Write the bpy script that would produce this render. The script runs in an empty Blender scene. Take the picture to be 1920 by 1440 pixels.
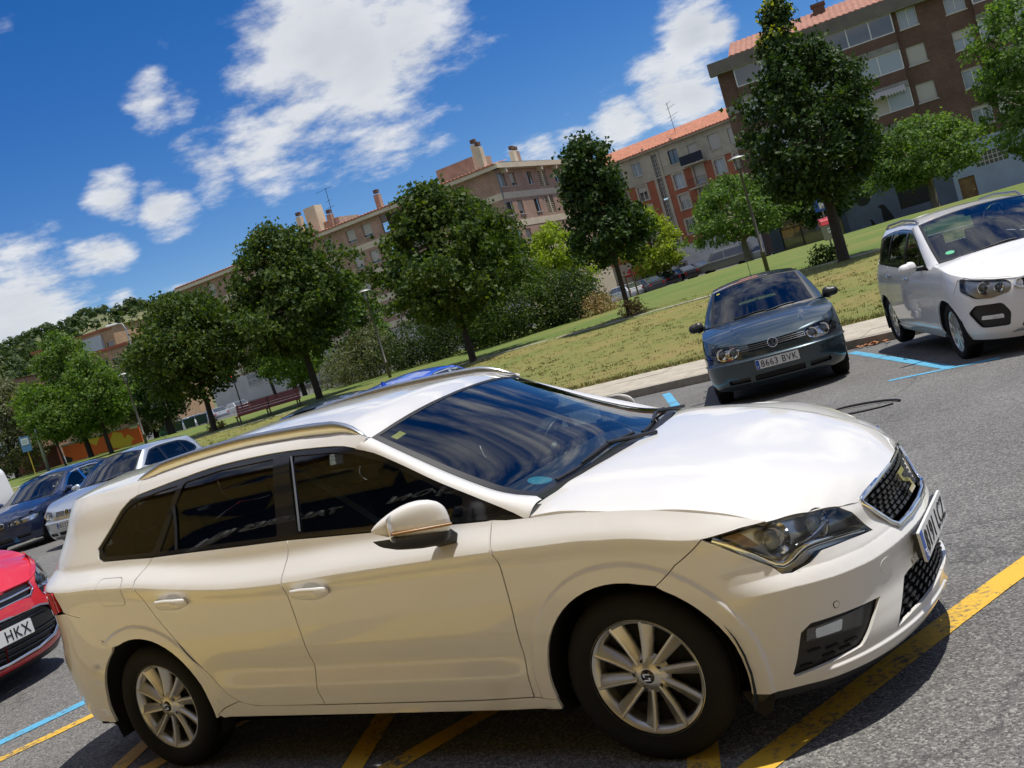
import bpy, bmesh, math, random
import numpy as np
from mathutils import Vector, Matrix
from mathutils.geometry import delaunay_2d_cdt
PI = math.pi
R = math.radians
random.seed(7)
rng = np.random.default_rng(7)
scene = bpy.context.scene
COL = scene.collection

# ---------------------------------------------------------------- camera
CAM = Vector((1.729, -3.935, 1.688))
YAW, PITCH, ROLL, FPX = R(121.911), R(-4.03), R(-16.552), 1926.2
cd = Vector((math.cos(YAW) * math.cos(PITCH), math.sin(YAW) * math.cos(PITCH), math.sin(PITCH)))
r0 = Vector((math.sin(YAW), -math.cos(YAW), 0)); u0 = r0.cross(cd)
cr = r0 * math.cos(ROLL) + u0 * math.sin(ROLL)
cu = u0 * math.cos(ROLL) - r0 * math.sin(ROLL)
camd = bpy.data.cameras.new('camera'); camo = bpy.data.objects.new('camera', camd); COL.objects.link(camo)
camd.sensor_fit = 'HORIZONTAL'; camd.sensor_width = 36.0; camd.lens = FPX / 1920 * 36.0
camd.clip_start = 0.05; camd.clip_end = 6000
M3 = Matrix((cr, cu, -cd)).transposed().to_4x4(); M3.translation = CAM
camo.matrix_world = M3
scene.camera = camo

def ray(px, py):
    return (cd + cr * ((px - 960) / FPX) - cu * ((py - 720) / FPX))

def at_depth(px, py, depth):
    return CAM + ray(px, py) * depth

def on_z(px, py, z):
    v = ray(px, py); return CAM + v * ((z - CAM.z) / v.z)

# ---------------------------------------------------------------- view, sky, sun
scene.view_settings.view_transform = 'Standard'; scene.view_settings.look = 'None'
scene.view_settings.exposure = 0.0; scene.view_settings.gamma = 1.0
scene.view_settings.use_curve_mapping = False
SUN = Vector((0.21, 0.17, 1.0)).normalized()
EL = math.asin(SUN.z); AZ = math.atan2(SUN.x, SUN.y)
sund = bpy.data.lights.new('sun', 'SUN'); suno = bpy.data.objects.new('sun', sund); COL.objects.link(suno)
sund.energy = 4.7; sund.angle = R(0.53); sund.color = (1.0, 0.96, 0.89)
suno.rotation_euler = SUN.to_track_quat('Z', 'Y').to_euler()
suno.location = (0, 0, 60)
world = bpy.data.worlds.new('World'); scene.world = world; world.use_nodes = True
wn = world.node_tree; wn.nodes.clear()

def NN(nt, typ, **kw):
    n = nt.nodes.new(typ)
    for k, v in kw.items():
        if k.startswith('i_'):
            n.inputs[k[2:].replace('_', ' ')].default_value = v
        else:
            setattr(n, k, v)
    return n

def build_world():
    nt = wn; L = nt.links.new
    sky = NN(nt, 'ShaderNodeTexSky', sky_type='NISHITA', sun_disc=False)
    sky.sun_elevation = EL; sky.sun_rotation = AZ; sky.altitude = 450
    sky.air_density = 0.9; sky.dust_density = 0.0; sky.ozone_density = 3.2
    hs = NN(nt, 'ShaderNodeHueSaturation'); hs.inputs['Saturation'].default_value = 1.38; hs.inputs['Hue'].default_value = .512
    L(sky.outputs[0], hs.inputs['Color'])
    bg = NN(nt, 'ShaderNodeBackground'); bg.inputs[1].default_value = 0.104; L(hs.outputs[0], bg.inputs[0])
    tc = NN(nt, 'ShaderNodeTexCoord')
    sep = NN(nt, 'ShaderNodeSeparateXYZ'); L(tc.outputs['Generated'], sep.inputs[0])
    zc = NN(nt, 'ShaderNodeMath', operation='MAXIMUM'); L(sep.outputs[2], zc.inputs[0]); zc.inputs[1].default_value = 0.0
    za = NN(nt, 'ShaderNodeMath', operation='ADD'); L(zc.outputs[0], za.inputs[0]); za.inputs[1].default_value = 0.22
    dv = NN(nt, 'ShaderNodeVectorMath', operation='DIVIDE'); L(tc.outputs['Generated'], dv.inputs[0])
    cmb = NN(nt, 'ShaderNodeCombineXYZ')
    for i in range(3): L(za.outputs[0], cmb.inputs[i])
    L(cmb.outputs[0], dv.inputs[1])
    n1 = NN(nt, 'ShaderNodeTexNoise'); n1.inputs['Scale'].default_value = 2.1; n1.inputs['Detail'].default_value = 9
    n1.inputs['Roughness'].default_value = 0.60; n1.inputs['Distortion'].default_value = 0.25
    L(dv.outputs[0], n1.inputs['Vector'])
    n2 = NN(nt, 'ShaderNodeTexNoise'); n2.inputs['Scale'].default_value = 7.0; n2.inputs['Detail'].default_value = 7
    n2.inputs['Roughness'].default_value = 0.62
    L(dv.outputs[0], n2.inputs['Vector'])
    # cumulus banks: where they stand in the sky (pixel centre, angular radius in pixels, weight)
    blobs = [(650, 110, 190, 1.35), (760, 60, 160, 1.3), (570, 190, 140, 1.15), (480, 262, 100, 1.0), (395, 312, 70, .8), (310, 385, 60, .95), (215, 372, 58, .85),
             (520, 60, 80, .55), (285, 195, 55, .7), (330, 190, 50, .6), (290, 150, 36, .5), (200, 472, 52, .85), (150, 478, 45, .75), (20, 540, 130, 1.0), (-40, 590, 140, .9), (100, 570, 55, .5),
             (510, 340, 50, .55), (1300, 48, 66, 1.3), (1350, 60, 48, 1.1), (1240, 165, 80, .85), (1300, 165, 85, .8), (1160, 235, 80, .85), (1080, 255, 60, .6), (1010, 290, 60, .7), (1350, 130, 50, .5),
             (300, 72, 26, .5), (1040, 165, 26, .35), (240, 575, 40, .8), (820, 60, 60, .4), (330, 545, 45, .7),
             (700, -160, 230, .72), (330, -260, 200, .66), (1050, -330, 230, .72), (1480, -260, 240, .72), (820, -560, 330, .70), (380, -640, 330, .68), (1350, -720, 360, .70), (1900, -420, 300, .66), (-150, -120, 260, .6), (900, -1050, 480, .66)]
    acc = None
    for (px, py, rad, wgt) in blobs:
        d = ray(px, py).normalized()
        vm = NN(nt, 'ShaderNodeVectorMath', operation='DISTANCE'); L(tc.outputs['Generated'], vm.inputs[0]); vm.inputs[1].default_value = d
        mr = NN(nt, 'ShaderNodeMapRange', interpolation_type='SMOOTHSTEP'); L(vm.outputs['Value'], mr.inputs[0])
        mr.inputs[1].default_value = 0.0; mr.inputs[2].default_value = rad * 1.55 / FPX; mr.inputs[3].default_value = wgt; mr.inputs[4].default_value = 0.0
        if acc is None: acc = mr.outputs[0]
        else:
            mx = NN(nt, 'ShaderNodeMath', operation='MAXIMUM'); L(acc, mx.inputs[0]); L(mr.outputs[0], mx.inputs[1]); acc = mx.outputs[0]
    # general scattered cover for the rest of the dome (the part the glass and paint reflect)
    d0 = ray(960, 300).normalized()
    vd = NN(nt, 'ShaderNodeVectorMath', operation='DOT_PRODUCT'); L(tc.outputs['Generated'], vd.inputs[0]); vd.inputs[1].default_value = d0
    far = NN(nt, 'ShaderNodeMapRange', interpolation_type='SMOOTHSTEP'); L(vd.outputs['Value'], far.inputs[0])
    far.inputs[1].default_value = 0.80; far.inputs[2].default_value = 0.66; far.inputs[3].default_value = 0.0; far.inputs[4].default_value = 0.66
    mx = NN(nt, 'ShaderNodeMath', operation='MAXIMUM'); L(acc, mx.inputs[0]); L(far.outputs[0], mx.inputs[1])
    # density = blob + (noise-.5)*k
    a1 = NN(nt, 'ShaderNodeMath', operation='MULTIPLY_ADD'); L(n1.outputs[0], a1.inputs[0]); a1.inputs[1].default_value = 2.3; a1.inputs[2].default_value = -1.2
    a2 = NN(nt, 'ShaderNodeMath', operation='MULTIPLY_ADD'); L(n2.outputs[0], a2.inputs[0]); a2.inputs[1].default_value = 1.7; a2.inputs[2].default_value = -.87
    s1 = NN(nt, 'ShaderNodeMath', operation='ADD'); L(a1.outputs[0], s1.inputs[0]); L(a2.outputs[0], s1.inputs[1])
    gate = NN(nt, 'ShaderNodeMapRange'); L(mx.outputs[0], gate.inputs[0]); gate.inputs[1].default_value = 0.0; gate.inputs[2].default_value = 0.25
    s1g = NN(nt, 'ShaderNodeMath', operation='MULTIPLY'); L(s1.outputs[0], s1g.inputs[0]); L(gate.outputs[0], s1g.inputs[1])
    s2 = NN(nt, 'ShaderNodeMath', operation='ADD'); L(s1g.outputs[0], s2.inputs[0]); L(mx.outputs[0], s2.inputs[1])
    cov = NN(nt, 'ShaderNodeMapRange', interpolation_type='SMOOTHSTEP'); L(s2.outputs[0], cov.inputs[0])
    cov.inputs[1].default_value = 0.26; cov.inputs[2].default_value = 0.95
    # cloud brightness: thick parts grey underneath, thin parts white
    shade = NN(nt, 'ShaderNodeMapRange'); L(n2.outputs[0], shade.inputs[0]); shade.inputs[1].default_value = 0.32; shade.inputs[2].default_value = 0.66
    shade.inputs[3].default_value = 0.62; shade.inputs[4].default_value = 0.98
    thick = NN(nt, 'ShaderNodeMapRange'); L(s2.outputs[0], thick.inputs[0]); thick.inputs[1].default_value = .85; thick.inputs[2].default_value = 1.75; thick.inputs[3].default_value = 1.; thick.inputs[4].default_value = .42
    shm = NN(nt, 'ShaderNodeMath', operation='MULTIPLY'); L(shade.outputs[0], shm.inputs[0]); L(thick.outputs[0], shm.inputs[1])
    cmix = NN(nt, 'ShaderNodeMix', data_type='RGBA'); L(shm.outputs[0], cmix.inputs['Factor'])
    cmix.inputs['A'].default_value = (0.42, 0.47, 0.56, 1); cmix.inputs['B'].default_value = (0.93, 0.95, 0.98, 1)
    bgc = NN(nt, 'ShaderNodeBackground'); L(cmix.outputs['Result'], bgc.inputs[0]); bgc.inputs[1].default_value = 0.88
    cf = NN(nt, 'ShaderNodeMath', operation='MULTIPLY'); L(cov.outputs[0], cf.inputs[0]); cf.inputs[1].default_value = 0.95
    ms = NN(nt, 'ShaderNodeMixShader'); L(cf.outputs[0], ms.inputs[0]); L(bg.outputs[0], ms.inputs[1]); L(bgc.outputs[0], ms.inputs[2])
    out = NN(nt, 'ShaderNodeOutputWorld'); L(ms.outputs[0], out.inputs[0])
build_world()
scene.cycles.max_bounces = 8; scene.cycles.transparent_max_bounces = 16
scene.cycles.glossy_bounces = 4; scene.cycles.diffuse_bounces = 4; scene.cycles.transmission_bounces = 6
scene.cycles.caustics_reflective = False; scene.cycles.caustics_refractive = False
scene.cycles.use_denoising = True

# ---------------------------------------------------------------- materials
MATS = {}
def mat(name, color=(.5, .5, .5), rough=.5, metal=0., coat=0., spec=.5, noise=None, bump=None, coat_rough=.03, emit=None, sub=None):
    """noise=(scale, amount, [color2]) mixes colour; bump=(scale, strength, distance)"""
    if name in MATS: return MATS[name]
    m = bpy.data.materials.new(name); m.use_nodes = True; nt = m.node_tree
    b = nt.nodes['Principled BSDF']; L = nt.links.new
    b.inputs['Base Color'].default_value = (*color, 1); b.inputs['Roughness'].default_value = rough
    b.inputs['Metallic'].default_value = metal; b.inputs['Specular IOR Level'].default_value = spec
    b.inputs['Coat Weight'].default_value = coat; b.inputs['Coat Roughness'].default_value = coat_rough
    tc = None
    if noise or bump:
        tc = nt.nodes.new('ShaderNodeTexCoord')
    if noise:
        n = nt.nodes.new('ShaderNodeTexNoise'); n.inputs['Scale'].default_value = noise[0]; n.inputs['Detail'].default_value = 6
        n.inputs['Roughness'].default_value = .65
        L(tc.outputs['Object'], n.inputs['Vector'])
        rmp = nt.nodes.new('ShaderNodeMapRange'); L(n.outputs[0], rmp.inputs[0]); rmp.inputs[1].default_value = .3; rmp.inputs[2].default_value = .7
        mx = nt.nodes.new('ShaderNodeMix'); mx.data_type = 'RGBA'; L(rmp.outputs[0], mx.inputs['Factor'])
        c2 = noise[2] if len(noise) > 2 else tuple(c * (1 + noise[1]) for c in color)
        c1 = color if len(noise) > 2 else tuple(c * (1 - noise[1]) for c in color)
        mx.inputs['A'].default_value = (*c1, 1); mx.inputs['B'].default_value = (*c2, 1)
        L(mx.outputs['Result'], b.inputs['Base Color'])
    if bump:
        n = nt.nodes.new('ShaderNodeTexNoise'); n.inputs['Scale'].default_value = bump[0]; n.inputs['Detail'].default_value = 5
        L(tc.outputs['Object'], n.inputs['Vector'])
        bp = nt.nodes.new('ShaderNodeBump'); bp.inputs['Strength'].default_value = bump[1]; bp.inputs['Distance'].default_value = bump[2]
        L(n.outputs[0], bp.inputs['Height']); L(bp.outputs[0], b.inputs['Normal'])
    if emit:
        b.inputs['Emission Color'].default_value = (*emit[:3], 1); b.inputs['Emission Strength'].default_value = emit[3]
    if sub:
        b.inputs['Subsurface Weight'].default_value = sub
    MATS[name] = m
    return m

def paint(name, color, flake=0., dirt=0.0):
    if name in MATS: return MATS[name]
    m = mat(name, color, rough=.42 if flake == 0 else .32, metal=flake, coat=1.0, coat_rough=.015)
    if dirt:
        nt = m.node_tree; L = nt.links.new; b = nt.nodes['Principled BSDF']
        tc = nt.nodes.new('ShaderNodeTexCoord')
        n = nt.nodes.new('ShaderNodeTexNoise'); n.inputs['Scale'].default_value = 3.0; n.inputs['Detail'].default_value = 8
        L(tc.outputs['Object'], n.inputs['Vector'])
        mr = nt.nodes.new('ShaderNodeMapRange'); L(n.outputs[0], mr.inputs[0]); mr.inputs[1].default_value = .35; mr.inputs[2].default_value = .75
        mr.inputs[3].default_value = 0; mr.inputs[4].default_value = dirt
        mx = nt.nodes.new('ShaderNodeMix'); mx.data_type = 'RGBA'; L(mr.outputs[0], mx.inputs['Factor'])
        mx.inputs['A'].default_value = (*color, 1); mx.inputs['B'].default_value = (color[0] * .72, color[1] * .68, color[2] * .6, 1)
        L(mx.outputs['Result'], b.inputs['Base Color'])
        cr2 = nt.nodes.new('ShaderNodeMapRange'); L(n.outputs[0], cr2.inputs[0]); cr2.inputs[3].default_value = .01; cr2.inputs[4].default_value = .06
        L(cr2.outputs[0], b.inputs['Coat Roughness'])
    return m

def glass(name, tint=(.6, .66, .66), refl=1.0, ior=1.5, rough=0.0):
    """window pane: fresnel mix of tinted see-through and mirror reflection"""
    if name in MATS: return MATS[name]
    m = bpy.data.materials.new(name); m.use_nodes = True; nt = m.node_tree; nt.nodes.clear(); L = nt.links.new
    o = nt.nodes.new('ShaderNodeOutputMaterial'); mx = nt.nodes.new('ShaderNodeMixShader')
    t = nt.nodes.new('ShaderNodeBsdfTransparent'); t.inputs[0].default_value = (*tint, 1)
    g = nt.nodes.new('ShaderNodeBsdfGlossy'); g.inputs['Roughness'].default_value = rough; g.inputs[0].default_value = (refl, refl, refl, 1)
    f = nt.nodes.new('ShaderNodeFresnel'); f.inputs[0].default_value = ior
    L(f.outputs[0], mx.inputs[0]); L(t.outputs[0], mx.inputs[1]); L(g.outputs[0], mx.inputs[2]); L(mx.outputs[0], o.inputs[0])
    MATS[name] = m
    return m

# ---------------------------------------------------------------- object helpers
def link(name, me, m=None, parent=None, loc=None, rot=None):
    o = bpy.data.objects.new(name, me); COL.objects.link(o)
    if m is not None and me is not None and len(me.materials) == 0: me.materials.append(m)
    if parent is not None: o.parent = parent
    if loc is not None: o.location = loc
    if rot is not None: o.rotation_euler = rot
    return o

def tag(o, label=None, cat=None, group=None, kind=None):
    if label: o['label'] = label
    if cat: o['category'] = cat
    if group: o['group'] = group
    if kind: o['kind'] = kind
    return o

def thing(name, label, cat, loc=(0, 0, 0), rz=0., group=None):
    o = bpy.data.objects.new(name, None); COL.objects.link(o); o.location = loc; o.rotation_euler = (0, 0, rz)
    o.empty_display_size = .2
    return tag(o, label, cat, group)

def copy_tree(o, parent=None):
    c = o.copy(); COL.objects.link(c); c.parent = parent
    for ch in list(o.children): copy_tree(ch, c)
    return c

class MB:
    """collects geometry for ONE mesh"""
    def __init__(s): s.v = []; s.f = []; s.n = 0; s.sm = []
    def add(s, v, f, smooth=False):
        b = s.n; s.v += [tuple(p) for p in v]; s.n = len(s.v)
        s.f += [tuple(i + b for i in q) for q in f]; s.sm += [smooth] * len(f)
        return s
    def box(s, x0, x1, y0, y1, z0, z1, M=None):
        v = [(x, y, z) for x in (x0, x1) for y in (y0, y1) for z in (z0, z1)]
        if M is not None: v = [M @ Vector(p) for p in v]
        return s.add(v, [(0, 1, 3, 2), (4, 6, 7, 5), (0, 4, 5, 1), (2, 3, 7, 6), (0, 2, 6, 4), (1, 5, 7, 3)])
    def tube(s, pts, rad, n=10, cap=True, smooth=True):
        """tube along points, radius scalar or list"""
        pts = [Vector(p) for p in pts]; k = len(pts)
        rads = rad if isinstance(rad, (list, tuple)) else [rad] * k
        v = []; prev = None
        for i, p in enumerate(pts):
            t = (pts[min(i + 1, k - 1)] - pts[max(i - 1, 0)])
            t = t.normalized() if t.length > 1e-9 else Vector((0, 0, 1))
            if prev is None:
                a = t.orthogonal().normalized()
            else:
                a = (prev - t * prev.dot(t)); a = a.normalized() if a.length > 1e-6 else t.orthogonal().normalized()
            prev = a; b = t.cross(a)
            for j in range(n):
                an = 2 * PI * j / n; v.append(p + (a * math.cos(an) + b * math.sin(an)) * rads[i])
        f = [(i * n + j, i * n + (j + 1) % n, (i + 1) * n + (j + 1) % n, (i + 1) * n + j) for i in range(k - 1) for j in range(n)]
        s.add(v, f, smooth)
        if cap:
            s.add(v[:n], [tuple(range(n - 1, -1, -1))]); s.add(v[-n:], [tuple(range(n))])
        return s
    def lathe(s, prof, n=32, axis='Z', M=None, smooth=True, closed=False):
        """prof list of (r,h)"""
        v = []; k = len(prof)
        for (r, h) in prof:
            for j in range(n):
                a = 2 * PI * j / n
                p = (r * math.cos(a), r * math.sin(a), h) if axis == 'Z' else (r * math.cos(a), h, r * math.sin(a))
                v.append(p)
        if M is not None: v = [M @ Vector(p) for p in v]
        rng_ = range(k) if closed else range(k - 1)
        f = [(i * n + j, i * n + (j + 1) % n, ((i + 1) % k) * n + (j + 1) % n, ((i + 1) % k) * n + j) for i in rng_ for j in range(n)]
        return s.add(v, f, smooth)
    def prism(s, poly, h0, h1, fn, smooth=False):
        """extrude 2D polygon between h0,h1; fn(a,b,h)->xyz"""
        k = len(poly)
        v = [fn(a, b, h0) for a, b in poly] + [fn(a, b, h1) for a, b in poly]
        f = [(i, (i + 1) % k, k + (i + 1) % k, k + i) for i in range(k)]
        f += [tuple(range(k - 1, -1, -1)), tuple(range(k, 2 * k))]
        return s.add(v, f, smooth)
    def grid(s, fn, na, nb, smooth=True, close_a=False):
        v = [fn(i / (na - 1), j / (nb - 1)) for i in range(na) for j in range(nb)]
        f = [(i * nb + j, (i + 1) * nb + j, (i + 1) * nb + j + 1, i * nb + j + 1) for i in range(na - 1) for j in range(nb - 1)]
        return s.add(v, f, smooth)
    def mesh(s, name):
        me = bpy.data.meshes.new(name); me.from_pydata([tuple(p) for p in s.v], [], s.f); me.update()
        if any(s.sm): me.polygons.foreach_set('use_smooth', s.sm)
        return me
    def build(s, name, m, parent=None, loc=None, rot=None, bevel=None, fix=False, subsurf=0):
        me = s.mesh(name)
        if fix:
            bm = bmesh.new(); bm.from_mesh(me); bmesh.ops.remove_doubles(bm, verts=bm.verts, dist=1e-5)
            bmesh.ops.recalc_face_normals(bm, faces=bm.faces); bm.to_mesh(me); bm.free()
        o = link(name, me, m, parent, loc, rot)
        if bevel:
            md = o.modifiers.new('b', 'BEVEL'); md.width = bevel; md.segments = 2; md.limit_method = 'ANGLE'; md.angle_limit = R(35)
        if subsurf:
            md = o.modifiers.new('s', 'SUBSURF'); md.levels = md.render_levels = subsurf
        return o

def spline(pts, step=.03, closed=False):
    """Catmull-Rom through points (any dimension), returns list of tuples"""
    P = [np.array(p, float) for p in pts]; n = len(P); out = []
    segs = n if closed else n - 1
    for i in range(segs):
        p1, p2 = P[i], P[(i + 1) % n]
        p0 = P[(i - 1) % n] if (closed or i > 0) else 2 * p1 - p2
        p3 = P[(i + 2) % n] if (closed or i + 2 < n) else 2 * p2 - p1
        k = max(1, int(np.linalg.norm(p2 - p1) / step + .5))
        for j in range(k):
            t = j / k
            out.append(tuple(.5 * (2 * p1 + (p2 - p0) * t + (2 * p0 - 5 * p1 + 4 * p2 - p3) * t * t + (3 * p1 - p0 - 3 * p2 + p3) * t ** 3)))
    if not closed: out.append(tuple(P[-1]))
    return out

def rounded(poly, rad=.03, n=4):
    """round the corners of a polygon"""
    out = []; k = len(poly)
    for i in range(k):
        p0, p1, p2 = (np.array(poly[(i + d) % k], float) for d in (-1, 0, 1))
        a = p0 - p1; b = p2 - p1; la, lb = np.linalg.norm(a), np.linalg.norm(b)
        if la < 1e-9 or lb < 1e-9: continue
        r_ = min(rad, la * .45, lb * .45); q0 = p1 + a / la * r_; q2 = p1 + b / lb * r_
        for j in range(n + 1):
            t = j / n; out.append(tuple((1 - t) ** 2 * q0 + 2 * t * (1 - t) * p1 + t * t * q2))
    return out

def resample(poly, step):
    out = []; k = len(poly)
    for i in range(k):
        a = np.array(poly[i], float); b = np.array(poly[(i + 1) % k], float); d = np.linalg.norm(b - a)
        if d < 1e-7: continue
        m_ = max(1, int(math.ceil(d / step)))
        for j in range(m_): out.append(tuple(a + (b - a) * j / m_))
    return out

def inside(poly, X, Y):
    c = np.zeros(X.shape, bool); n = len(poly); j = n - 1
    for i in range(n):
        xi, yi = poly[i]; xj, yj = poly[j]
        if yi != yj:
            c ^= ((yi > Y) != (yj > Y)) & (X < (xj - xi) * (Y - yi) / (yj - yi) + xi)
        j = i
    return c

def tri2d(poly, res, holes=(), lines=()):
    loops = [resample(poly, res)] + [resample(h, res) for h in holes]
    pts = []; edges = []; rings = []
    for lp in loops:
        b = len(pts); pts += lp; k = len(lp); edges += [(b + i, b + (i + 1) % k) for i in range(k)]; rings.append(list(range(b, b + k)))
    for ln in lines:
        q = np.array(ln, float); ok = inside(loops[0], q[:, 0], q[:, 1])
        for h in loops[1:]: ok &= ~inside(h, q[:, 0], q[:, 1])
        bb = np.array(pts)
        ok &= np.array([np.min((bb[:, 0] - a_[0]) ** 2 + (bb[:, 1] - a_[1]) ** 2) > 4e-6 for a_ in q])
        prev = None
        for i in range(len(q)):
            if not ok[i]: prev = None; continue
            pts.append(tuple(q[i])); k = len(pts) - 1
            if prev is not None: edges.append((prev, k))
            prev = k
    bp = np.array(pts); mn = bp.min(0); mxx = bp.max(0)
    gx = np.arange(mn[0] + res * .5, mxx[0], res); gy = np.arange(mn[1] + res * .5, mxx[1], res * .9)
    if len(gx) and len(gy):
        X, Y = np.meshgrid(gx, gy, indexing='ij'); X = X + (np.arange(len(gy)) % 2)[None, :] * res * .5
        X = X.ravel(); Y = Y.ravel()
        ok = inside(loops[0], X, Y)
        for h in loops[1:]: ok &= ~inside(h, X, Y)
        X = X[ok]; Y = Y[ok]
        keep = np.ones(len(X), bool)
        for i in range(0, len(X), 2000):
            d = np.min((X[i:i + 2000, None] - bp[None, :, 0]) ** 2 + (Y[i:i + 2000, None] - bp[None, :, 1]) ** 2, axis=1)
            keep[i:i + 2000] = d > (res * .5) ** 2
        pts = pts + list(zip(X[keep], Y[keep]))
    vo, eo, fo, ov, oe, of = delaunay_2d_cdt([Vector(p) for p in pts], edges, [], 1, 1e-7)
    V = np.array([(p.x, p.y) for p in vo]); T = np.array([f for f in fo if len(f) == 3], int).reshape(-1, 3)
    c = V[T].mean(1); ok = inside(loops[0], c[:, 0], c[:, 1])
    for h in loops[1:]: ok &= ~inside(h, c[:, 0], c[:, 1])
    T = T[ok]
    # boundary rings in the output index space
    imap = {}
    for i, src in enumerate(ov):
        for s_ in src: imap[s_] = i
    rings = [[imap[i] for i in rg if i in imap] for rg in rings]
    return V, T, rings

def panel(name, poly, fn, m, parent=None, res=.03, holes=(), flange=.014, inset=0., flip=False, lines=()):
    """triangulate poly in (a,b), map by fn(A,B)->Nx3 (vectorised), exact smooth normals, turned-in edges"""
    V, T, rings = tri2d(poly, res, holes, lines)
    A, B = V[:, 0], V[:, 1]; e = 6e-4
    P0 = fn(A, B)
    da = fn(A + e, B) - fn(A - e, B); db = fn(A, B + e) - fn(A, B - e)
    N = np.cross(da, db); N /= (np.linalg.norm(N, axis=1)[:, None] + 1e-12)
    if flip: N = -N
    fnorm = np.cross(P0[T[:, 1]] - P0[T[:, 0]], P0[T[:, 2]] - P0[T[:, 0]])
    sg = (fnorm * N[T[:, 0]]).sum(1) < 0
    T = T.copy(); T[sg] = T[sg][:, ::-1]
    if inset: P0 = P0 - N * inset
    verts = P0.tolist(); norms = N.tolist(); faces = T.tolist()
    if flange:
        cen = P0.mean(0)
        for rg in rings:
            k = len(rg)
            if k < 3: continue
            b = len(verts)
            for i in range(k):
                p = P0[rg[i]]; t = P0[rg[(i + 1) % k]] - P0[rg[i - 1]]; n_ = N[rg[i]]
                o = np.cross(t, n_); o /= (np.linalg.norm(o) + 1e-12)
                verts.append(p.tolist()); norms.append(o.tolist())
                verts.append((p - n_ * flange).tolist()); norms.append(o.tolist())
            for i in range(k):
                j = (i + 1) % k
                faces.append((b + 2 * i, b + 2 * i + 1, b + 2 * j + 1, b + 2 * j))
    me = bpy.data.meshes.new(name); me.from_pydata(verts, [], faces); me.update()
    me.polygons.foreach_set('use_smooth', [True] * len(faces))
    if not flange or True:
        # orient flange normals outward consistently with their faces
        try: me.normals_split_custom_set_from_vertices([tuple(n_) for n_ in norms])
        except Exception: pass
    return link(name, me, m, parent)

_fontcache = {}
def text_mesh(txt, size=1.0, extrude=.004, align='CENTER', bold=0.0):
    key = (txt, size, extrude, align, bold)
    if key in _fontcache: return _fontcache[key]
    cu_ = bpy.data.curves.new('txt', 'FONT'); cu_.body = txt; cu_.size = size; cu_.extrude = extrude
    cu_.align_x = align; cu_.align_y = 'CENTER'; cu_.offset = bold; cu_.resolution_u = 3; cu_.space_character = 1.12
    o = bpy.data.objects.new('txt', cu_); COL.objects.link(o)
    dg = bpy.context.evaluated_depsgraph_get(); dg.update()
    me = bpy.data.meshes.new_from_object(o.evaluated_get(dg))
    bpy.data.objects.remove(o); bpy.data.curves.remove(cu_)
    _fontcache[key] = me
    return me
# ---------------------------------------------------------------- car bodies: shared machinery
def sstep(a, b, x):
    t = np.clip((x - a) / (b - a), 0, 1); return t * t * (3 - 2 * t)

def pchip(xs, ys, x):
    xs = np.asarray(xs, float); ys = np.asarray(ys, float); h = np.diff(xs); d = np.diff(ys) / h
    m = np.zeros(len(xs)); m[0] = d[0]; m[-1] = d[-1]
    for i in range(1, len(xs) - 1):
        m[i] = 0 if d[i - 1] * d[i] <= 0 else (d[i - 1] * h[i] + d[i] * h[i - 1]) / (h[i - 1] + h[i])
    x = np.clip(np.asarray(x, float), xs[0], xs[-1]); i = np.clip(np.searchsorted(xs, x) - 1, 0, len(xs) - 2)
    t = (x - xs[i]) / h[i]
    return ys[i] * (1 + 2 * t) * (1 - t) ** 2 + h[i] * m[i] * t * (1 - t) ** 2 + ys[i + 1] * t * t * (3 - 2 * t) + h[i] * m[i + 1] * t * t * (t - 1)

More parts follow.
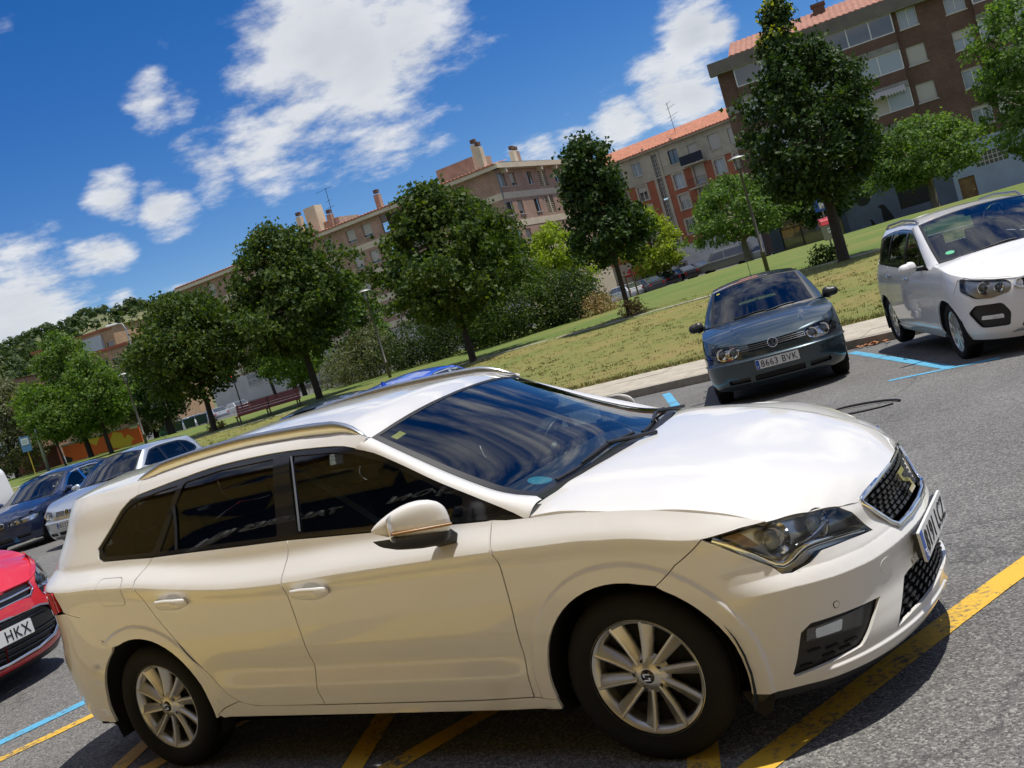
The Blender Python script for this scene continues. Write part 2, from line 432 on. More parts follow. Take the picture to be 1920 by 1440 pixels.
class Shape:
    """body skin as horizontal outlines: u runs from the nose centre (-kf) round the corner (0) along the side to the tail centre"""
    def __init__(s, **d):
        s.off = None; s.warp = None; s.kf = s.kr = 1.1; s.pf = 3.; s.qf = 2.; s.pr = 3.2; s.qr = 2.2
        s.__dict__.update(d)
        s.umax = s.xcf - s.xcr + s.kr
    def W(s, z): return pchip(s.zs, s.ys, z)
    def base(s, u, z):
        u = np.asarray(u, float); z = np.asarray(z, float); w = s.W(z if s.warp is None else s.warp(u, z))
        th = np.clip(1 + np.minimum(u, 0) / s.kf, 0, 1) * PI / 2
        xn = pchip(s.nz, s.nx, z); xt = pchip(s.tz, s.tx, z)
        xf = s.xcf + (xn - s.xcf) * np.maximum(np.cos(th), 0) ** (2 / s.pf); yf = w * np.maximum(np.sin(th), 0) ** (2 / s.qf)
        Ls = s.xcf - s.xcr; tr = np.clip((np.maximum(u, Ls) - Ls) / s.kr, 0, 1) * PI / 2
        xr = s.xcr + (xt - s.xcr) * np.maximum(np.sin(tr), 0) ** (2 / s.pr); yr = w * np.maximum(np.cos(tr), 0) ** (2 / s.qr)
        return np.where(u < 0, xf, np.where(u <= Ls, s.xcf - u, xr)), np.where(u < 0, yf, np.where(u <= Ls, w, yr))
    def P(s, u, z, sy=-1, push=0.):
        u = np.asarray(u, float); z = np.asarray(z, float) + 0 * u
        x, y = s.base(u, z); e = 1e-3
        xa, ya = s.base(u - e, z); xb, yb = s.base(u + e, z); tx, ty = xb - xa, yb - ya; l = np.hypot(tx, ty) + 1e-12
        nx, ny = ty / l, -tx / l
        o = push + (s.off(u, x, y, z) if s.off else 0)
        return np.stack([x + nx * o, sy * (y + ny * o), z], -1)
    def fn(s, sy, push=0.): return lambda A, B: s.P(A, B, sy, push)
    def ux(s, x, z):
        if s.xcr <= x <= s.xcf: return s.xcf - x
        if x > s.xcf:
            t = min(1, (x - s.xcf) / (float(pchip(s.nz, s.nx, z)) - s.xcf)); return s.kf * (math.acos(t ** (s.pf / 2)) / (PI / 2) - 1)
        t = min(1, (s.xcr - x) / (s.xcr - float(pchip(s.tz, s.tx, z)))); return s.xcf - s.xcr + s.kr * math.asin(t ** (s.pr / 2)) / (PI / 2)
    def uy(s, y, z):
        r_ = min(1, abs(y) / float(s.W(z))); return s.kf * (math.asin(r_ ** (s.qf / 2)) / (PI / 2) - 1)
    def uyr(s, y, z):
        r_ = min(1, abs(y) / float(s.W(z))); return s.xcf - s.xcr + s.kr * math.acos(r_ ** (s.qr / 2)) / (PI / 2)
    def XZ(s, pts): return [(s.ux(x, z), z) for x, z in pts]
    def YZ(s, pts): return [(s.uy(y, z), z) for y, z in pts]
    def RZ(s, pts): return [(s.uyr(y, z), z) for y, z in pts]
    def pt(s, u, z, sy=-1, push=0.): return Vector(s.P(np.array([u]), np.array([z]), sy, push)[0])

def arc(cx, cz, r_, a0, a1, n=24):
    return [(cx + r_ * math.cos(R(a0 + (a1 - a0) * i / n)), cz + r_ * math.sin(R(a0 + (a1 - a0) * i / n))) for i in range(n + 1)]

# shared materials
M_TYRE = mat('tyre_rubber', (.011, .011, .011), rough=.8, spec=.25, bump=(90, .25, .002))
M_BLACK = mat('black_plastic', (.012, .012, .013), rough=.42)
M_BLACKM = mat('black_matte', (.008, .008, .009), rough=.85)
M_TRIM = mat('gloss_black_trim', (.006, .006, .007), rough=.22, coat=.5)
M_CHROME = mat('chrome', (.78, .79, .8), rough=.06, metal=1.)
M_SATIN = mat('satin_aluminium', (.62, .64, .66), rough=.28, metal=1.)
M_RIM = mat('alloy_silver', (.60, .60, .59), rough=.33, metal=.85, coat=.6, coat_rough=.08)
M_DISC = mat('brake_iron', (.16, .15, .14), rough=.45, metal=.9)
M_SEAT = mat('seat_fabric', (.045, .047, .052), rough=.9, noise=(60, .3))
M_DASH = mat('dash_plastic', (.03, .032, .036), rough=.55)
M_PLATEW = mat('plate_white', (.74, .75, .74), rough=.35)
M_PLATEB = mat('plate_blue', (.02, .09, .42), rough=.35)
M_INK = mat('plate_ink', (.01, .01, .01), rough=.5)
M_LENS = glass('lamp_lens', (.92, .94, .95), 1.0, 1.5)
M_LAMPREF = mat('lamp_reflector', (.75, .76, .78), rough=.12, metal=1.)
M_LAMPDARK = mat('lamp_bezel', (.42, .43, .45), rough=.28, metal=.9)
M_AMBER = mat('indicator_amber', (.30, .15, .05), rough=.25)
M_BULB = mat('projector_glass', (.35, .40, .45), rough=.04, coat=1.)
M_RED = mat('tail_lamp_red', (.55, .012, .012), rough=.12, coat=1.)
M_WS = glass('windscreen_glass', (.66, .74, .73), 1.0, 1.95)
M_TINT = glass('privacy_glass', (.10, .11, .11), 1.0, 1.6)
M_SIDE = glass('side_glass', (.42, .50, .49), 1.0, 1.55)
M_YSTICK = mat('sticker_yellow', (.50, .45, .06), rough=.4)
M_CSTICK = mat('sticker_cyan', (.07, .30, .42), rough=.4)
M_GSTICK = mat('sticker_green', (.12, .50, .28), rough=.4)

def wheel(parent, x, y, R_, rimr, w, style='hero', side=-1, m_rim=None, spokes=10, face=.0):
    """side -1: outer face looks to -y. The part is the hub/brake, tyre and rim are its pieces."""
    m_rim = m_rim or M_RIM; sg = side
    hub = MB(); n = 40
    hub.lathe([(0, .03), (.14, .03), (.14, .05), (0, .05)], 28, 'Y', Matrix.Scale(-sg, 4, (0, 1, 0)))
    h = hub.build('wheel', M_DISC, parent, (x, y, R_ * .978))
    t = MB(); hw = w / 2; s1 = sg
    prof = [(rimr, -hw * .80), (rimr + .012, -hw * .90), (rimr + (R_ - rimr) * .45, -hw * 1.02), (R_ - .030, -hw * .95), (R_ - .010, -hw * .80),
            (R_ - .003, -hw * .62), (R_, -hw * .42), (R_ - .008, -hw * .40), (R_ - .008, -hw * .34), (R_, -hw * .32), (R_, -hw * .05), (R_ - .008, -hw * .04), (R_ - .008, hw * .04),
            (R_, hw * .05), (R_, hw * .32), (R_ - .008, hw * .34), (R_ - .008, hw * .40), (R_, hw * .42), (R_ - .003, hw * .62), (R_ - .010, hw * .80), (R_ - .03, hw * .95),
            (rimr + (R_ - rimr) * .45, hw * 1.02), (rimr, hw * .8)]
    # local: outer face towards sg*y ; hub object centre is at the outer wheel plane minus hw
    prof = [(r_, hh * 1.0) for r_, hh in prof]
    t.lathe(prof, 56, 'Y')
    t.build('tyre', M_TYRE, h, fix=True)
    rm = MB(); F = sg * hw * .86
    # barrel and lip
    rm.lathe([(rimr + .004, F), (rimr + .012, F - sg * .004), (rimr + .004, F - sg * .012), (rimr - .012, F - sg * .014), (rimr - .020, F - sg * .05), (rimr - .03, F - sg * .15)], 56, 'Y')
    if style == 'hero':
        k = spokes; ro = rimr - .004
        for i in range(k):
            a = 2 * PI * i / k + .16
            def sp(rr, off, dep):
                # off: tangential metres (blade leans), dep: depth behind the face
                return (rr * math.cos(a) - off * math.sin(a), F - sg * dep, rr * math.sin(a) + off * math.cos(a))
            rows = [(.050, .010, -.016, .020), (.085, .008, -.020, .021), (.13, .006, -.028, .021), (.17, .004, -.034, .016), (ro, .002, -.040, .010)]
            v = []
            for j, (rr, o1, o2, dp) in enumerate(rows):
                v += [sp(rr, o1 + .005, dp + .030), sp(rr, o1 + .004, dp), sp(rr, o1 - .004, dp - .001), sp(rr, o1 - .009, dp + .006), sp(rr, o2, dp + .017), sp(rr, o2 - .003, dp + .034)]
            q = 6
            f = [(j * q + c, j * q + c + 1, (j + 1) * q + c + 1, (j + 1) * q + c) for j in range(len(rows) - 1) for c in range(q - 1)]
            rm.add(v, f, True)
        rm.lathe([(.0, F - sg * .016), (.030, F - sg * .016), (.034, F - sg * .018), (.062, F - sg * .024), (.078, F - sg * .05)], 40, 'Y')
    else:
        k = spokes; ro = rimr - .01
        for i in range(k):
            a = 2 * PI * i / k
            wd = (PI * ro / k) * .52
            def sp(rr, off, dep):
                return (rr * math.cos(a) - off * math.sin(a), F - sg * dep, rr * math.sin(a) + off * math.cos(a))
            v = []
            for rr, ww, dp in ((.04, wd * .8, .012), (ro * .6, wd * .7, .016), (ro, wd * .95, .016)):
                v += [sp(rr, ww, dp + .03), sp(rr, ww * .8, dp), sp(rr, -ww * .8, dp), sp(rr, -ww, dp + .03)]
            f = [(j * 4 + c, j * 4 + c + 1, (j + 1) * 4 + c + 1, (j + 1) * 4 + c) for j in range(2) for c in range(3)]
            rm.add(v, f, False)
        rm.lathe([(.0, F - sg * .008), (.05, F - sg * .010), (.065, F - sg * .03)], 24, 'Y')
    rm.build('rim', m_rim, h, fix=True)
    bk = MB(); bk.lathe([(0, F - sg * .075), (rimr - .02, F - sg * .075)], 32, 'Y'); bk.build('wheel_well_disc', M_BLACKM, h)
    if style == 'hero':
        for i in range(5):
            a = 2 * PI * i / 5 + .16 + .3
            b = MB(); c = (.052 * math.cos(a), F - sg * .023, .052 * math.sin(a))
            b.tube([c, (c[0], c[1] - sg * .016, c[2])], .0105, 10); b.tube([(c[0], c[1] + sg * .0015, c[2]), c], .0105, 10)
            b.build('wheel_bolt', M_BLACK, h)
        cp = MB(); cp.lathe([(0, F - sg * .0125), (.024, F - sg * .0125), (.027, F - sg * .017)], 28, 'Y'); cp.build('hub_cap', M_TRIM, h)
        emblem_s(h, (0, F - sg * .0125 + sg * .002, 0), .030, (1, 0, 0) if sg < 0 else (-1, 0, 0), (0, 0, 1), (0, sg, 0))
    return h

def emblem_s(parent, c, size, ax, ay, an, thick=.004, m=None):
    """slanted double-blade S emblem"""
    c = Vector(c); ax = Vector(ax); ay = Vector(ay); an = Vector(an); k = size
    top = [(-.50, .42), (.28, .42), (.42, .30), (.42, .02), (.20, -.10), (.20, .22), (-.28, .22), (-.28, .02), (-.50, .14)]
    top = [(-.46, .48), (.46, .48), (.46, .30), (-.20, .30), (-.20, .10), (.34, -.06), (.34, -.02), (-.46, .14)]
    up = [(-.44, .46), (.44, .46), (.44, .28), (-.22, .28), (-.22, .14), (.30, -.02), (.12, -.10), (-.44, .08)]
    b = MB()
    for poly in (up, [(-x, -y) for x, y in up]):
        b.prism(poly, 0, thick, lambda p, q, h: c + ax * (p * k) + ay * (q * k) + an * h)
    return b.build('emblem', m or M_CHROME, parent, fix=True)

def badge_vw(parent, c, rad, ax, ay, an):
    c = Vector(c); ax = Vector(ax).normalized(); ay = Vector(ay).normalized(); an = Vector(an).normalized()
    b = MB(); n = 28
    T = lambda p, q, h: c + ax * (p * rad) + ay * (q * rad) + an * h
    v = []; f = []
    for i in range(n):
        a = 2 * PI * i / n
        for r_, h in ((1.0, 0), (1.0, .008), (.88, .010), (.86, 0)): v.append(T(r_ * math.cos(a), r_ * math.sin(a), h))
    for i in range(n):
        j = (i + 1) % n
        for q in range(3): f.append((i * 4 + q, j * 4 + q, j * 4 + q + 1, i * 4 + q + 1))
    b.add(v, f, True)
    def stroke(p0, p1, w):
        d = np.array(p1) - np.array(p0); d = d / np.linalg.norm(d); nn = np.array((-d[1], d[0])) * w / 2
        b.prism([tuple(np.array(p0) + nn), tuple(np.array(p0) - nn), tuple(np.array(p1) - nn), tuple(np.array(p1) + nn)], 0, .008, T)
    w = .13
    stroke((-.36, .84), (-.03, .12), w); stroke((.36, .84), (.03, .12), w)
    stroke((-.80, .40), (-.36, -.80), w); stroke((.80, .40), (.36, -.80), w)
    stroke((-.36, -.80), (0, .02), w); stroke((.36, -.80), (0, .02), w)
    o = b.build('badge', M_CHROME, parent, fix=True)
    d = MB(); d.add([T(.95 * math.cos(2 * PI * i / n), .95 * math.sin(2 * PI * i / n), -.001) for i in range(n)], [tuple(range(n))])
    d.build('badge_plate', M_BLACK, o)
    return o

def plate(parent, txt, c, ax, ay, an, w=.52, h=.112):
    """number plate: white, blue band on its left, raised characters"""
    c = Vector(c); ax = Vector(ax).normalized(); an = Vector(an).normalized(); ay = an.cross(ax).normalized()
    M = Matrix((ax, ay, an)).transposed().to_4x4(); M.translation = c
    b = MB(); b.prism(rounded([(-w / 2, -h / 2), (w / 2, -h / 2), (w / 2, h / 2), (-w / 2, h / 2)], .008, 3), -.010, 0, lambda p, q, k: M @ Vector((p, q, k)))
    pl = b.build('number_plate', M_PLATEW, parent)
    e = MB(); e.box(-w / 2 + .004, -w / 2 + .044, -h / 2 + .004, h / 2 - .004, 0, .0016, M); e.build('euro_band', M_PLATEB, pl)
    tm = text_mesh(txt, .108, .0012, 'CENTER', 0.).copy()
    co = np.array([v.co[:] for v in tm.vertices]); wx = co[:, 0].max() - co[:, 0].min(); wy = co[:, 1].max() - co[:, 1].min()
    cx = (co[:, 0].max() + co[:, 0].min()) / 2; cy = (co[:, 1].max() + co[:, 1].min()) / 2
    sx = (w - .085) / wx if len(txt) > 5 else (w * .43) / wx
    sy_ = h * .70 / wy; x0 = .02 if len(txt) > 5 else w * .235
    for v in tm.vertices:
        v.co = M @ Vector(((v.co.x - cx) * sx + x0, (v.co.y - cy) * sy_, v.co.z + .002))
    link('plate_text', tm, M_INK, pl)
    ee = text_mesh('E', .035, .0008, 'CENTER', .0004).copy()
    for v in ee.vertices: v.co = M @ Vector((v.co.x - w / 2 + .024, v.co.y - h / 2 + .028, v.co.z + .0026))
    link('band_letter', ee, M_PLATEW, pl)
    return pl

def soft_box(name, m, parent, x0, x1, y0, y1, z0, z1, bev=.03, M=None, shear=0.):
    b = MB(); v = [(x + shear * (z - z0), y, z) for x in (x0, x1) for y in (y0, y1) for z in (z0, z1)]
    if M is not None: v = [M @ Vector(p) for p in v]
    b.add(v, [(0, 1, 3, 2), (4, 6, 7, 5), (0, 4, 5, 1), (2, 3, 7, 6), (0, 2, 6, 4), (1, 5, 7, 3)])
    o = b.build(name, m, parent)
    md = o.modifiers.new('b', 'BEVEL'); md.width = bev; md.segments = 3; md.limit_method = 'NONE'
    for p in o.data.polygons: p.use_smooth = True
    return o

def interior(parent, xd, zb, xs, yw=.36, rear=True, lhd=True, m_seat=None, belt=1.0, wheelbase_floor=(-2.6, .1), half=.74):
    """dashboard, steering wheel, seats. xd: dash x, zb: dash top height, xs: front seat hip x"""
    ms = m_seat or M_SEAT
    fl = MB(); fl.box(wheelbase_floor[0], wheelbase_floor[1], -half, half, .20, .26); fl.build('cabin_floor', M_BLACKM, parent)
    d = MB()
    prof = [(xd + .42, zb - .06), (xd + .18, zb - .005), (xd, zb), (xd - .06, zb - .05), (xd - .04, zb - .30), (xd + .15, zb - .5)]
    d.grid(lambda a, b: (pchip(range(6), [p[0] for p in prof], a * 5) - .05 * (abs(2 * b - 1)) ** 2, (2 * b - 1) * half, float(pchip(range(6), [p[1] for p in prof], a * 5)) - .03 * abs(2 * b - 1) ** 3), 14, 10)
    ds = d.build('dashboard', M_DASH, parent)
    ys = .36 if lhd else -.36
    st = MB(); c = Vector((xd - .20, ys, zb - .03)); nrm = Vector((-.9, 0, .42)).normalized(); a1 = Vector((0, 1, 0)); a2 = nrm.cross(a1)
    st.tube([c + (a1 * math.cos(2 * PI * i / 28) + a2 * math.sin(2 * PI * i / 28)) * .185 for i in range(29)], .016, 8, cap=False)
    for an in (0, PI, PI * 1.5): st.tube([c - nrm * .02, c + (a1 * math.cos(an) + a2 * math.sin(an)) * .18], .014, 6)
    st.tube([c - nrm * .03, c + nrm * .01], .07, 14); st.tube([c, c - nrm * .25], .03, 8)
    st.build('steering_wheel', M_BLACK, parent)
    def seat(x, y, w=.25):
        s = soft_box('seat', ms, parent, x - .02, x + .48, y - w, y + w, .30, .50, .05)
        soft_box('backrest', ms, s, x - .14, x + .02, y - w, y + w, .42, min(zb + .12, 1.12), .06, shear=-.30)
        soft_box('headrest', ms, s, x - .36, x - .27, y - w * .52, y + w * .52, min(zb + .15, 1.13), min(zb + .35, 1.32), .04, shear=-.15)
    seat(xs, .37); seat(xs, -.37)
    if rear:
        s = soft_box('rear_seat', ms, parent, xs - .95, xs - .45, -.62, .62, .32, .52, .05)
        soft_box('backrest', ms, s, xs - 1.08, xs - .93, -.62, .62, .46, belt + .02, .06, shear=-.25)
        for yy in (-.4, .4): soft_box('headrest', ms, s, xs - 1.27, xs - 1.18, yy - .12, yy + .12, belt + .03, belt + .2, .035)

def quad_loft(name, m, parent, c0, c1, n=24, k=6, bulge=None, flip=False):
    """ruled strip between two curves (lists of Vectors, same count); bulge(a,b)->Vector"""
    b = MB(); n0 = len(c0)
    v = []
    for i in range(n0):
        for j in range(k):
            t = j / (k - 1); p = c0[i].lerp(c1[i], t)
            if bulge: p = p + bulge(i / (n0 - 1), t)
            v.append(p)
    f = [(i * k + j, (i + 1) * k + j, (i + 1) * k + j + 1, i * k + j + 1) for i in range(n0 - 1) for j in range(k - 1)]
    if flip: f = [q[::-1] for q in f]
    b.add(v, f, True)
    return b.build(name, m, parent)
# ---------------------------------------------------------------- the white estate in front
def hero_off(u, x, y, z):
    d0 = np.hypot(x, z - .31); d1 = np.hypot(x + 2.62, z - .31)
    o = .011 * (1 - sstep(.428, .446, d0)) * sstep(.10, .2, z) + .011 * (1 - sstep(.428, .446, d1)) * sstep(.1, .2, z)
    # bumper crease: ledge above it
    zc = np.interp(u, [-1.1, -.69, -.557, -.39, -.19], [.525, .522, .531, .549, .560]); dz = z - zc
    fade = 1 - sstep(-.40, -.17, u)
    o = o - fade * .026 * np.clip(dz / .045, 0, 1) * (1 - sstep(.085, .17, dz))
    o = o + (1 - sstep(-.46, -.33, u)) * .013 * (1 - sstep(.236, .250, z))
    # lower door sculpting and the shoulder over the rear wheel
    mid = sstep(.36, .60, u) * (1 - sstep(1.95, 2.25, u))
    zl = .385 + .05 * (u - .4) / 1.7
    o = o - mid * .016 * np.exp(-((z - zl - .055) / .05) ** 2) + mid * .006 * np.exp(-((z - zl + .035) / .03) ** 2)
    return o

HZU = [-1.1, -.30, -.22, -.013, .27, .5, 1.2, 1.55, 1.9, 2.3, 2.5, 2.8, 3.2, 4.]
HZC = [.775, .775, .780, .835, .849, .853, .855, .850, .862, .905, .932, .955, .978, .985]
def hero_warp(u, z):
    zc = pchip(HZU, HZC, u); return z + (.846 - zc) * np.exp(-((z - zc) / .15) ** 2)
HS = Shape(warp=hero_warp, zs=[.15, .22, .30, .36, .42, .50, .65, .78, .846, .858, .95, 1.0, 1.18, 1.35, 1.40, 1.43],
           ys=[.845, .868, .880, .886, .887, .893, .897, .897, .908, .901, .823, .808, .742, .66, .615, .57],
           xcf=0., xcr=-2.85, off=hero_off,
           nz=[.15, .20, .24, .29, .34, .40, .47, .54, .57, .60, .70, .76, .84, 1.0, 1.4],
           nx=[.80, .845, .872, .88, .872, .862, .868, .877, .875, .86, .80, .765, .69, .5, .2],
           tz=[.15, .25, .4, .5, .6, .7, .85, .95, 1.05, 1.3, 1.38, 1.43], tx=[-3.5, -3.6, -3.67, -3.69, -3.685, -3.64, -3.63, -3.63, -3.58, -3.44, -3.42, -3.40])

def build_hero():
    S = HS
    car = thing('estate_car', 'white estate car parked across the foreground with black side windows and roof rails', 'car')
    PW = paint('white_paint', (.73, .715, .685), dirt=.08)
    # --- outlines (u along the skin, z) read off the photograph
    farch = S.XZ(arc(0, .31, .372, 187, -12, 30))          # back to front over the wheel
    rarch = S.XZ(arc(-2.615, .31, .378, 187, -8, 30))
    winbot = [(2.741, 1.062), (2.413, 1.045), (1.541, 1.013), (1.014, .984), (.492, .957), (.319, .939)]
    wintop = [(.319, .941), (.416, .991), (.538, 1.049), (.711, 1.130), (.896, 1.224), (1.019, 1.282), (1.124, 1.314), (1.254, 1.342), (1.60, 1.370), (1.979, 1.376), (2.248, 1.360),
              (2.396, 1.348), (2.564, 1.332), (2.615, 1.320), (2.682, 1.282), (2.846, 1.130), (2.835, 1.085), (2.795, 1.067)]
    top_s = spline(wintop, .04)
    gapF = [(.466, .952), (.463, .915), (.450, .851), (.438, .811), (.442, .635), (.447, .577), (.475, .273)]
    gapB = [(1.536, 1.008), (1.545, .865), (1.537, .747), (1.532, .561), (1.541, .392), (1.549, .356), (1.541, .292)]
    gapR = [(2.425, 1.040), (2.501, .963), (2.478, .897), (2.425, .793), (2.328, .649), (2.215, .503), (2.126, .386), (2.059, .334), (1.966, .308), (1.88, .301)]
    g = .0028
    def sh(c, du): return [(u + du, z) for u, z in c]
    gF, gB, gR = spline(gapF, .03), spline(gapB, .03), spline(gapR, .03)
    front_door = sh(gF, g) + [(.728, .272)] + sh(gB, -g)[::-1] + [(1.014, .978), (.492, .951)]
    rear_door = sh(gB, g) + sh(gR, -g)[::-1][0:] + [(1.541 + .3, 1.018)]
    roofedge = [(1.085, 1.352), (1.15, 1.376), (1.32, 1.397), (1.62, 1.416), (1.92, 1.425), (2.25, 1.418), (2.60, 1.396), (2.95, 1.380), (3.42, 1.366)]
    re_s = spline(roofedge, .05)
    hoodline = [(.292, .939), (.134, .935), (-.03, .915), (-.161, .883), (-.287, .843), (-.363, .813), (-.445, .774)]
    hl_s = spline(hoodline, .03)
    lamp = [(-.230, .779), (-.333, .7785), (-.447, .769), (-.582, .747), (-.700, .717), (-.729, .683), (-.768, .598), (-.66, .612), (-.548, .621), (-.489, .600), (-.413, .591), (-.384, .597), (-.371, .625), (-.291, .709)]
    fa = [p for p in farch]
    i_cut = min(range(len(fa)), key=lambda i: abs(fa[i][0] + .058) + abs(fa[i][1] - .655))
    # clean order: door gap bottom -> up -> hood line -> lamp tip -> arch -> back
    fender = [(.474 - g, .272)] + sh(gF, -g)[::-1][1:] + [(.40, .944)] + hl_s + [(-.36, .7815), (-.2245, .7805), (-.1175, .7135), (-.0588, .6553)] + fa[:i_cut][::-1] + [(.374, .264)]
    sill = [(.372, .262), (.366, .221), (.60, .221), (1.4, .238), (2.19, .257), (2.215, .275), (2.17, .30), (2.062, .329), (1.966, .303), (1.541, .287), (.728, .266), (.475, .268)]
    bump_gap = [(2.975, .853), (2.893, .823), (2.862, .70), (2.80, .655)]
    ra = rarch
    quarter = sh(gR, g)[::-1] + [(2.60, 1.052), (2.741, 1.060), (2.795, 1.064), (2.838, 1.083), (2.850, 1.130), (2.686, 1.284), (2.618, 1.323), (2.566, 1.3355), (2.566, 1.398)] \
        + [(2.95, 1.380), (3.42, 1.366), (3.40, 1.10), (3.33, 1.0), (3.20, .972), (3.00, .972), (2.982, .86), (2.893, .826), (2.864, .70), (2.80, .658)]
    j_cut = min(range(len(ra)), key=lambda i: abs(ra[i][0] - 2.80) + abs(ra[i][1] - .65))
    quarter = quarter + ra[j_cut + 1:] + [(2.222, .262), (2.218, .277), (2.172, .303), (2.064, .332), (1.97, .3055)]
    quarter = quarter[:-1]
    cant = [p for p in top_s if 1.12 < p[0] < 2.565 and p[1] > 1.3] + [(2.564, 1.3335), (2.564, 1.398)] + [p for p in re_s if 1.12 < p[0] < 2.56][::-1] + [(1.115, 1.362), (1.068, 1.347), (1.085, 1.322)]
    cant = [(u, z + (.003 if i < 999 else 0)) for i, (u, z) in enumerate(cant)]
    fogp = [(-.380, .390), (-.418, .410), (-.690, .388), (-.66, .36), (-.572, .285), (-.55, .270), (-.318, .250), (-.312, .262)]
    bump = [(-.194, .226)] + [(-.241, .212), (-.47, .205), (-.687, .196), (-.85, .195), (-1.1, .195), (-1.1, .285), (-.80, .275), (-.706, .262), (-.735, .30), (-.832, .394), (-.86, .40), (-1.1, .402),
            (-1.1, .560), (-.877, .560), (-.792, .697), (-.703, .7145), (-.732, .683), (-.771, .5945), (-.66, .608), (-.548, .617), (-.489, .596), (-.413, .587), (-.381, .593), (-.367, .624), (-.288, .708), (-.2265, .7775), (-.1185, .7105), (-.0595, .6525)] \
        + fa[i_cut + 1:]
    rbump = [(2.970, .851), (2.888, .821), (2.857, .70), (2.797, .654)] + ra[:j_cut][::-1] + [(2.93, .262), (3.2, .25), (S.umax, .25), (S.umax, .80), (3.35, .82), (3.0, .85)]
    # quarter glass etc.
    gq = rounded([(2.825, 1.128), (2.80, 1.088), (2.735, 1.081), (2.43, 1.064), (2.262, 1.338), (2.40, 1.330), (2.555, 1.314), (2.605, 1.300), (2.665, 1.272)], .02)
    gr = rounded([(2.385, 1.060), (1.600, 1.033), (1.618, 1.352), (1.975, 1.358), (2.222, 1.343)], .015)
    gf = rounded([(1.478, 1.031), (.600, .982), (.590, 1.050), (.722, 1.112), (.905, 1.205), (1.022, 1.260), (1.13, 1.294), (1.26, 1.322), (1.522, 1.348)], .012)
    trim_outer = winbot + top_s[1:]
    us = np.arange(-.45, 3.3, .02); crease = [[(u_, float(z_) + d_) for u_, z_ in zip(us, pchip(HZU, HZC, us))] for d_ in (-.010, -.001, .004, .012)]
    ub = np.arange(-1.09, -.18, .018); zb_ = np.interp(ub, [-1.1, -.69, -.557, -.39, -.19], [.525, .522, .531, .549, .560]); bcrease = [[(u_, z_ + d_) for u_, z_ in zip(ub, zb_)] for d_ in (-.003, .0025, .043, .048)]
    flare = [S.XZ(arc(cx_, .31, r_, 195, -25, 40)) for cx_ in (0., -2.62) for r_ in (.426, .437, .448)]
    for sy in (-1, 1):
        F = S.fn(sy); fl = sy < 0
        hi = .018 if sy < 0 else .04
        hb = .012 if sy < 0 else .03
        fd = panel('front_door', front_door, F, PW, car, hi, flip=fl, lines=crease)
        rd = panel('rear_door', rear_door, F, PW, car, hi, flip=fl, lines=crease + flare)
        panel('front_fender', fender, F, PW, car, hi, flip=fl, lines=crease + flare)
        panel('sill', sill, F, PW, car, .03, flip=fl)
        q = panel('rear_quarter_panel', quarter, F, PW, car, hi, flip=fl, lines=crease + flare)
        panel('roof_side_rail', cant, F, PW, car, .025, flip=fl)
        panel('window_trim', trim_outer, F, M_TRIM, car, .03, holes=[gq, gr, gf], inset=.004, flip=fl, flange=.02)
        for nm, pg, mm in (('quarter_window', gq, M_TINT), ('rear_door_window', gr, M_TINT), ('front_door_window', gf, M_SIDE)):
            panel(nm, pg, F, mm, car, .08, inset=.010, flip=fl, flange=0)
        # dividers on the glass
        b = MB(); b.tube([S.pt(2.262, 1.055, sy, -.004), S.pt(2.268, 1.15, sy, -.004), S.pt(2.285, 1.25, sy, -.004)], .007, 6); b.build('window_divider', M_BLACK, car)
        b = MB(); b.tube([S.pt(1.462, 1.036, sy, -.003), S.pt(1.472, 1.15, sy, -.003), S.pt(1.508, 1.343, sy, -.003)], .005, 6); b.build('window_divider', M_SATIN, car)
        # fuel flap on the right only
        if sy < 0:
            fp = rounded([(2.771, .995), (2.592, .984), (2.600, .856), (2.783, .868)], .03)
            panel('flap_gap', rounded([(2.7735, .9973), (2.5897, .9864), (2.5977, .8538), (2.7853, .8658)], .03), S.fn(sy, .0006), mat('gap_grey', (.25, .24, .22), rough=.6), q, .012, flip=fl, flange=0, lines=crease)
            panel('fuel_flap', fp, S.fn(sy, .0016), PW, q, .012, lines=crease, flip=fl, flange=.004)
        # bumper halves share one object per side; seam at the centre lies behind plate and grille
        fb = panel('front_bumper', bump, F, PW, car, hb, holes=[fogp], flip=fl, lines=bcrease + flare)
        panel('fog_lamp_surround', fogp, F, M_BLACK, fb, .03, inset=.018, flip=fl, flange=0)
        flm = [(-.405, .390), (-.612, .383), (-.582, .335), (-.39, .355)]
        panel('fog_lamp', flm, F, mat('fog_reflector', (.16, .16, .16), rough=.2, metal=.7), fb, .03, inset=.013, flip=fl, flange=.004)
        panel('fog_lamp_glass', [(-.402, .393), (-.618, .386), (-.584, .331), (-.386, .352)], F, M_LENS, fb, .05, inset=.006, flip=fl, flange=.006)
        panel('fog_reflector_half', rounded([(-.43, .384), (-.53, .381), (-.51, .347), (-.42, .353)], .008), F, M_LAMPREF, fb, .03, inset=.009, flip=fl, flange=.002)  # bright reflector patch added to lighten half of the fog lamp
        for k, (uu, zz) in enumerate([(-.40, .315), (-.46, .305), (-.53, .30), (-.44, .283), (-.36, .272), (-.50, .33 - .045)]):
            b = MB(); b.box(-.5, .5, -.5, .5, -.5, .5)
            p = S.pt(uu, zz, sy, -.014); t_ = (S.pt(uu - .02, zz, sy) - S.pt(uu + .02, zz, sy)).normalized()
            n_ = Vector((0, 0, 1)).cross(t_); Mx = Matrix((t_, n_, Vector((0, 0, 1)))).transposed().to_4x4() @ Matrix.Diagonal((.045, .008, .006, 1)); Mx.translation = p
            me = b.mesh('louvre'); me.transform(Mx); link('surround_rib', me, M_BLACKM, fb)
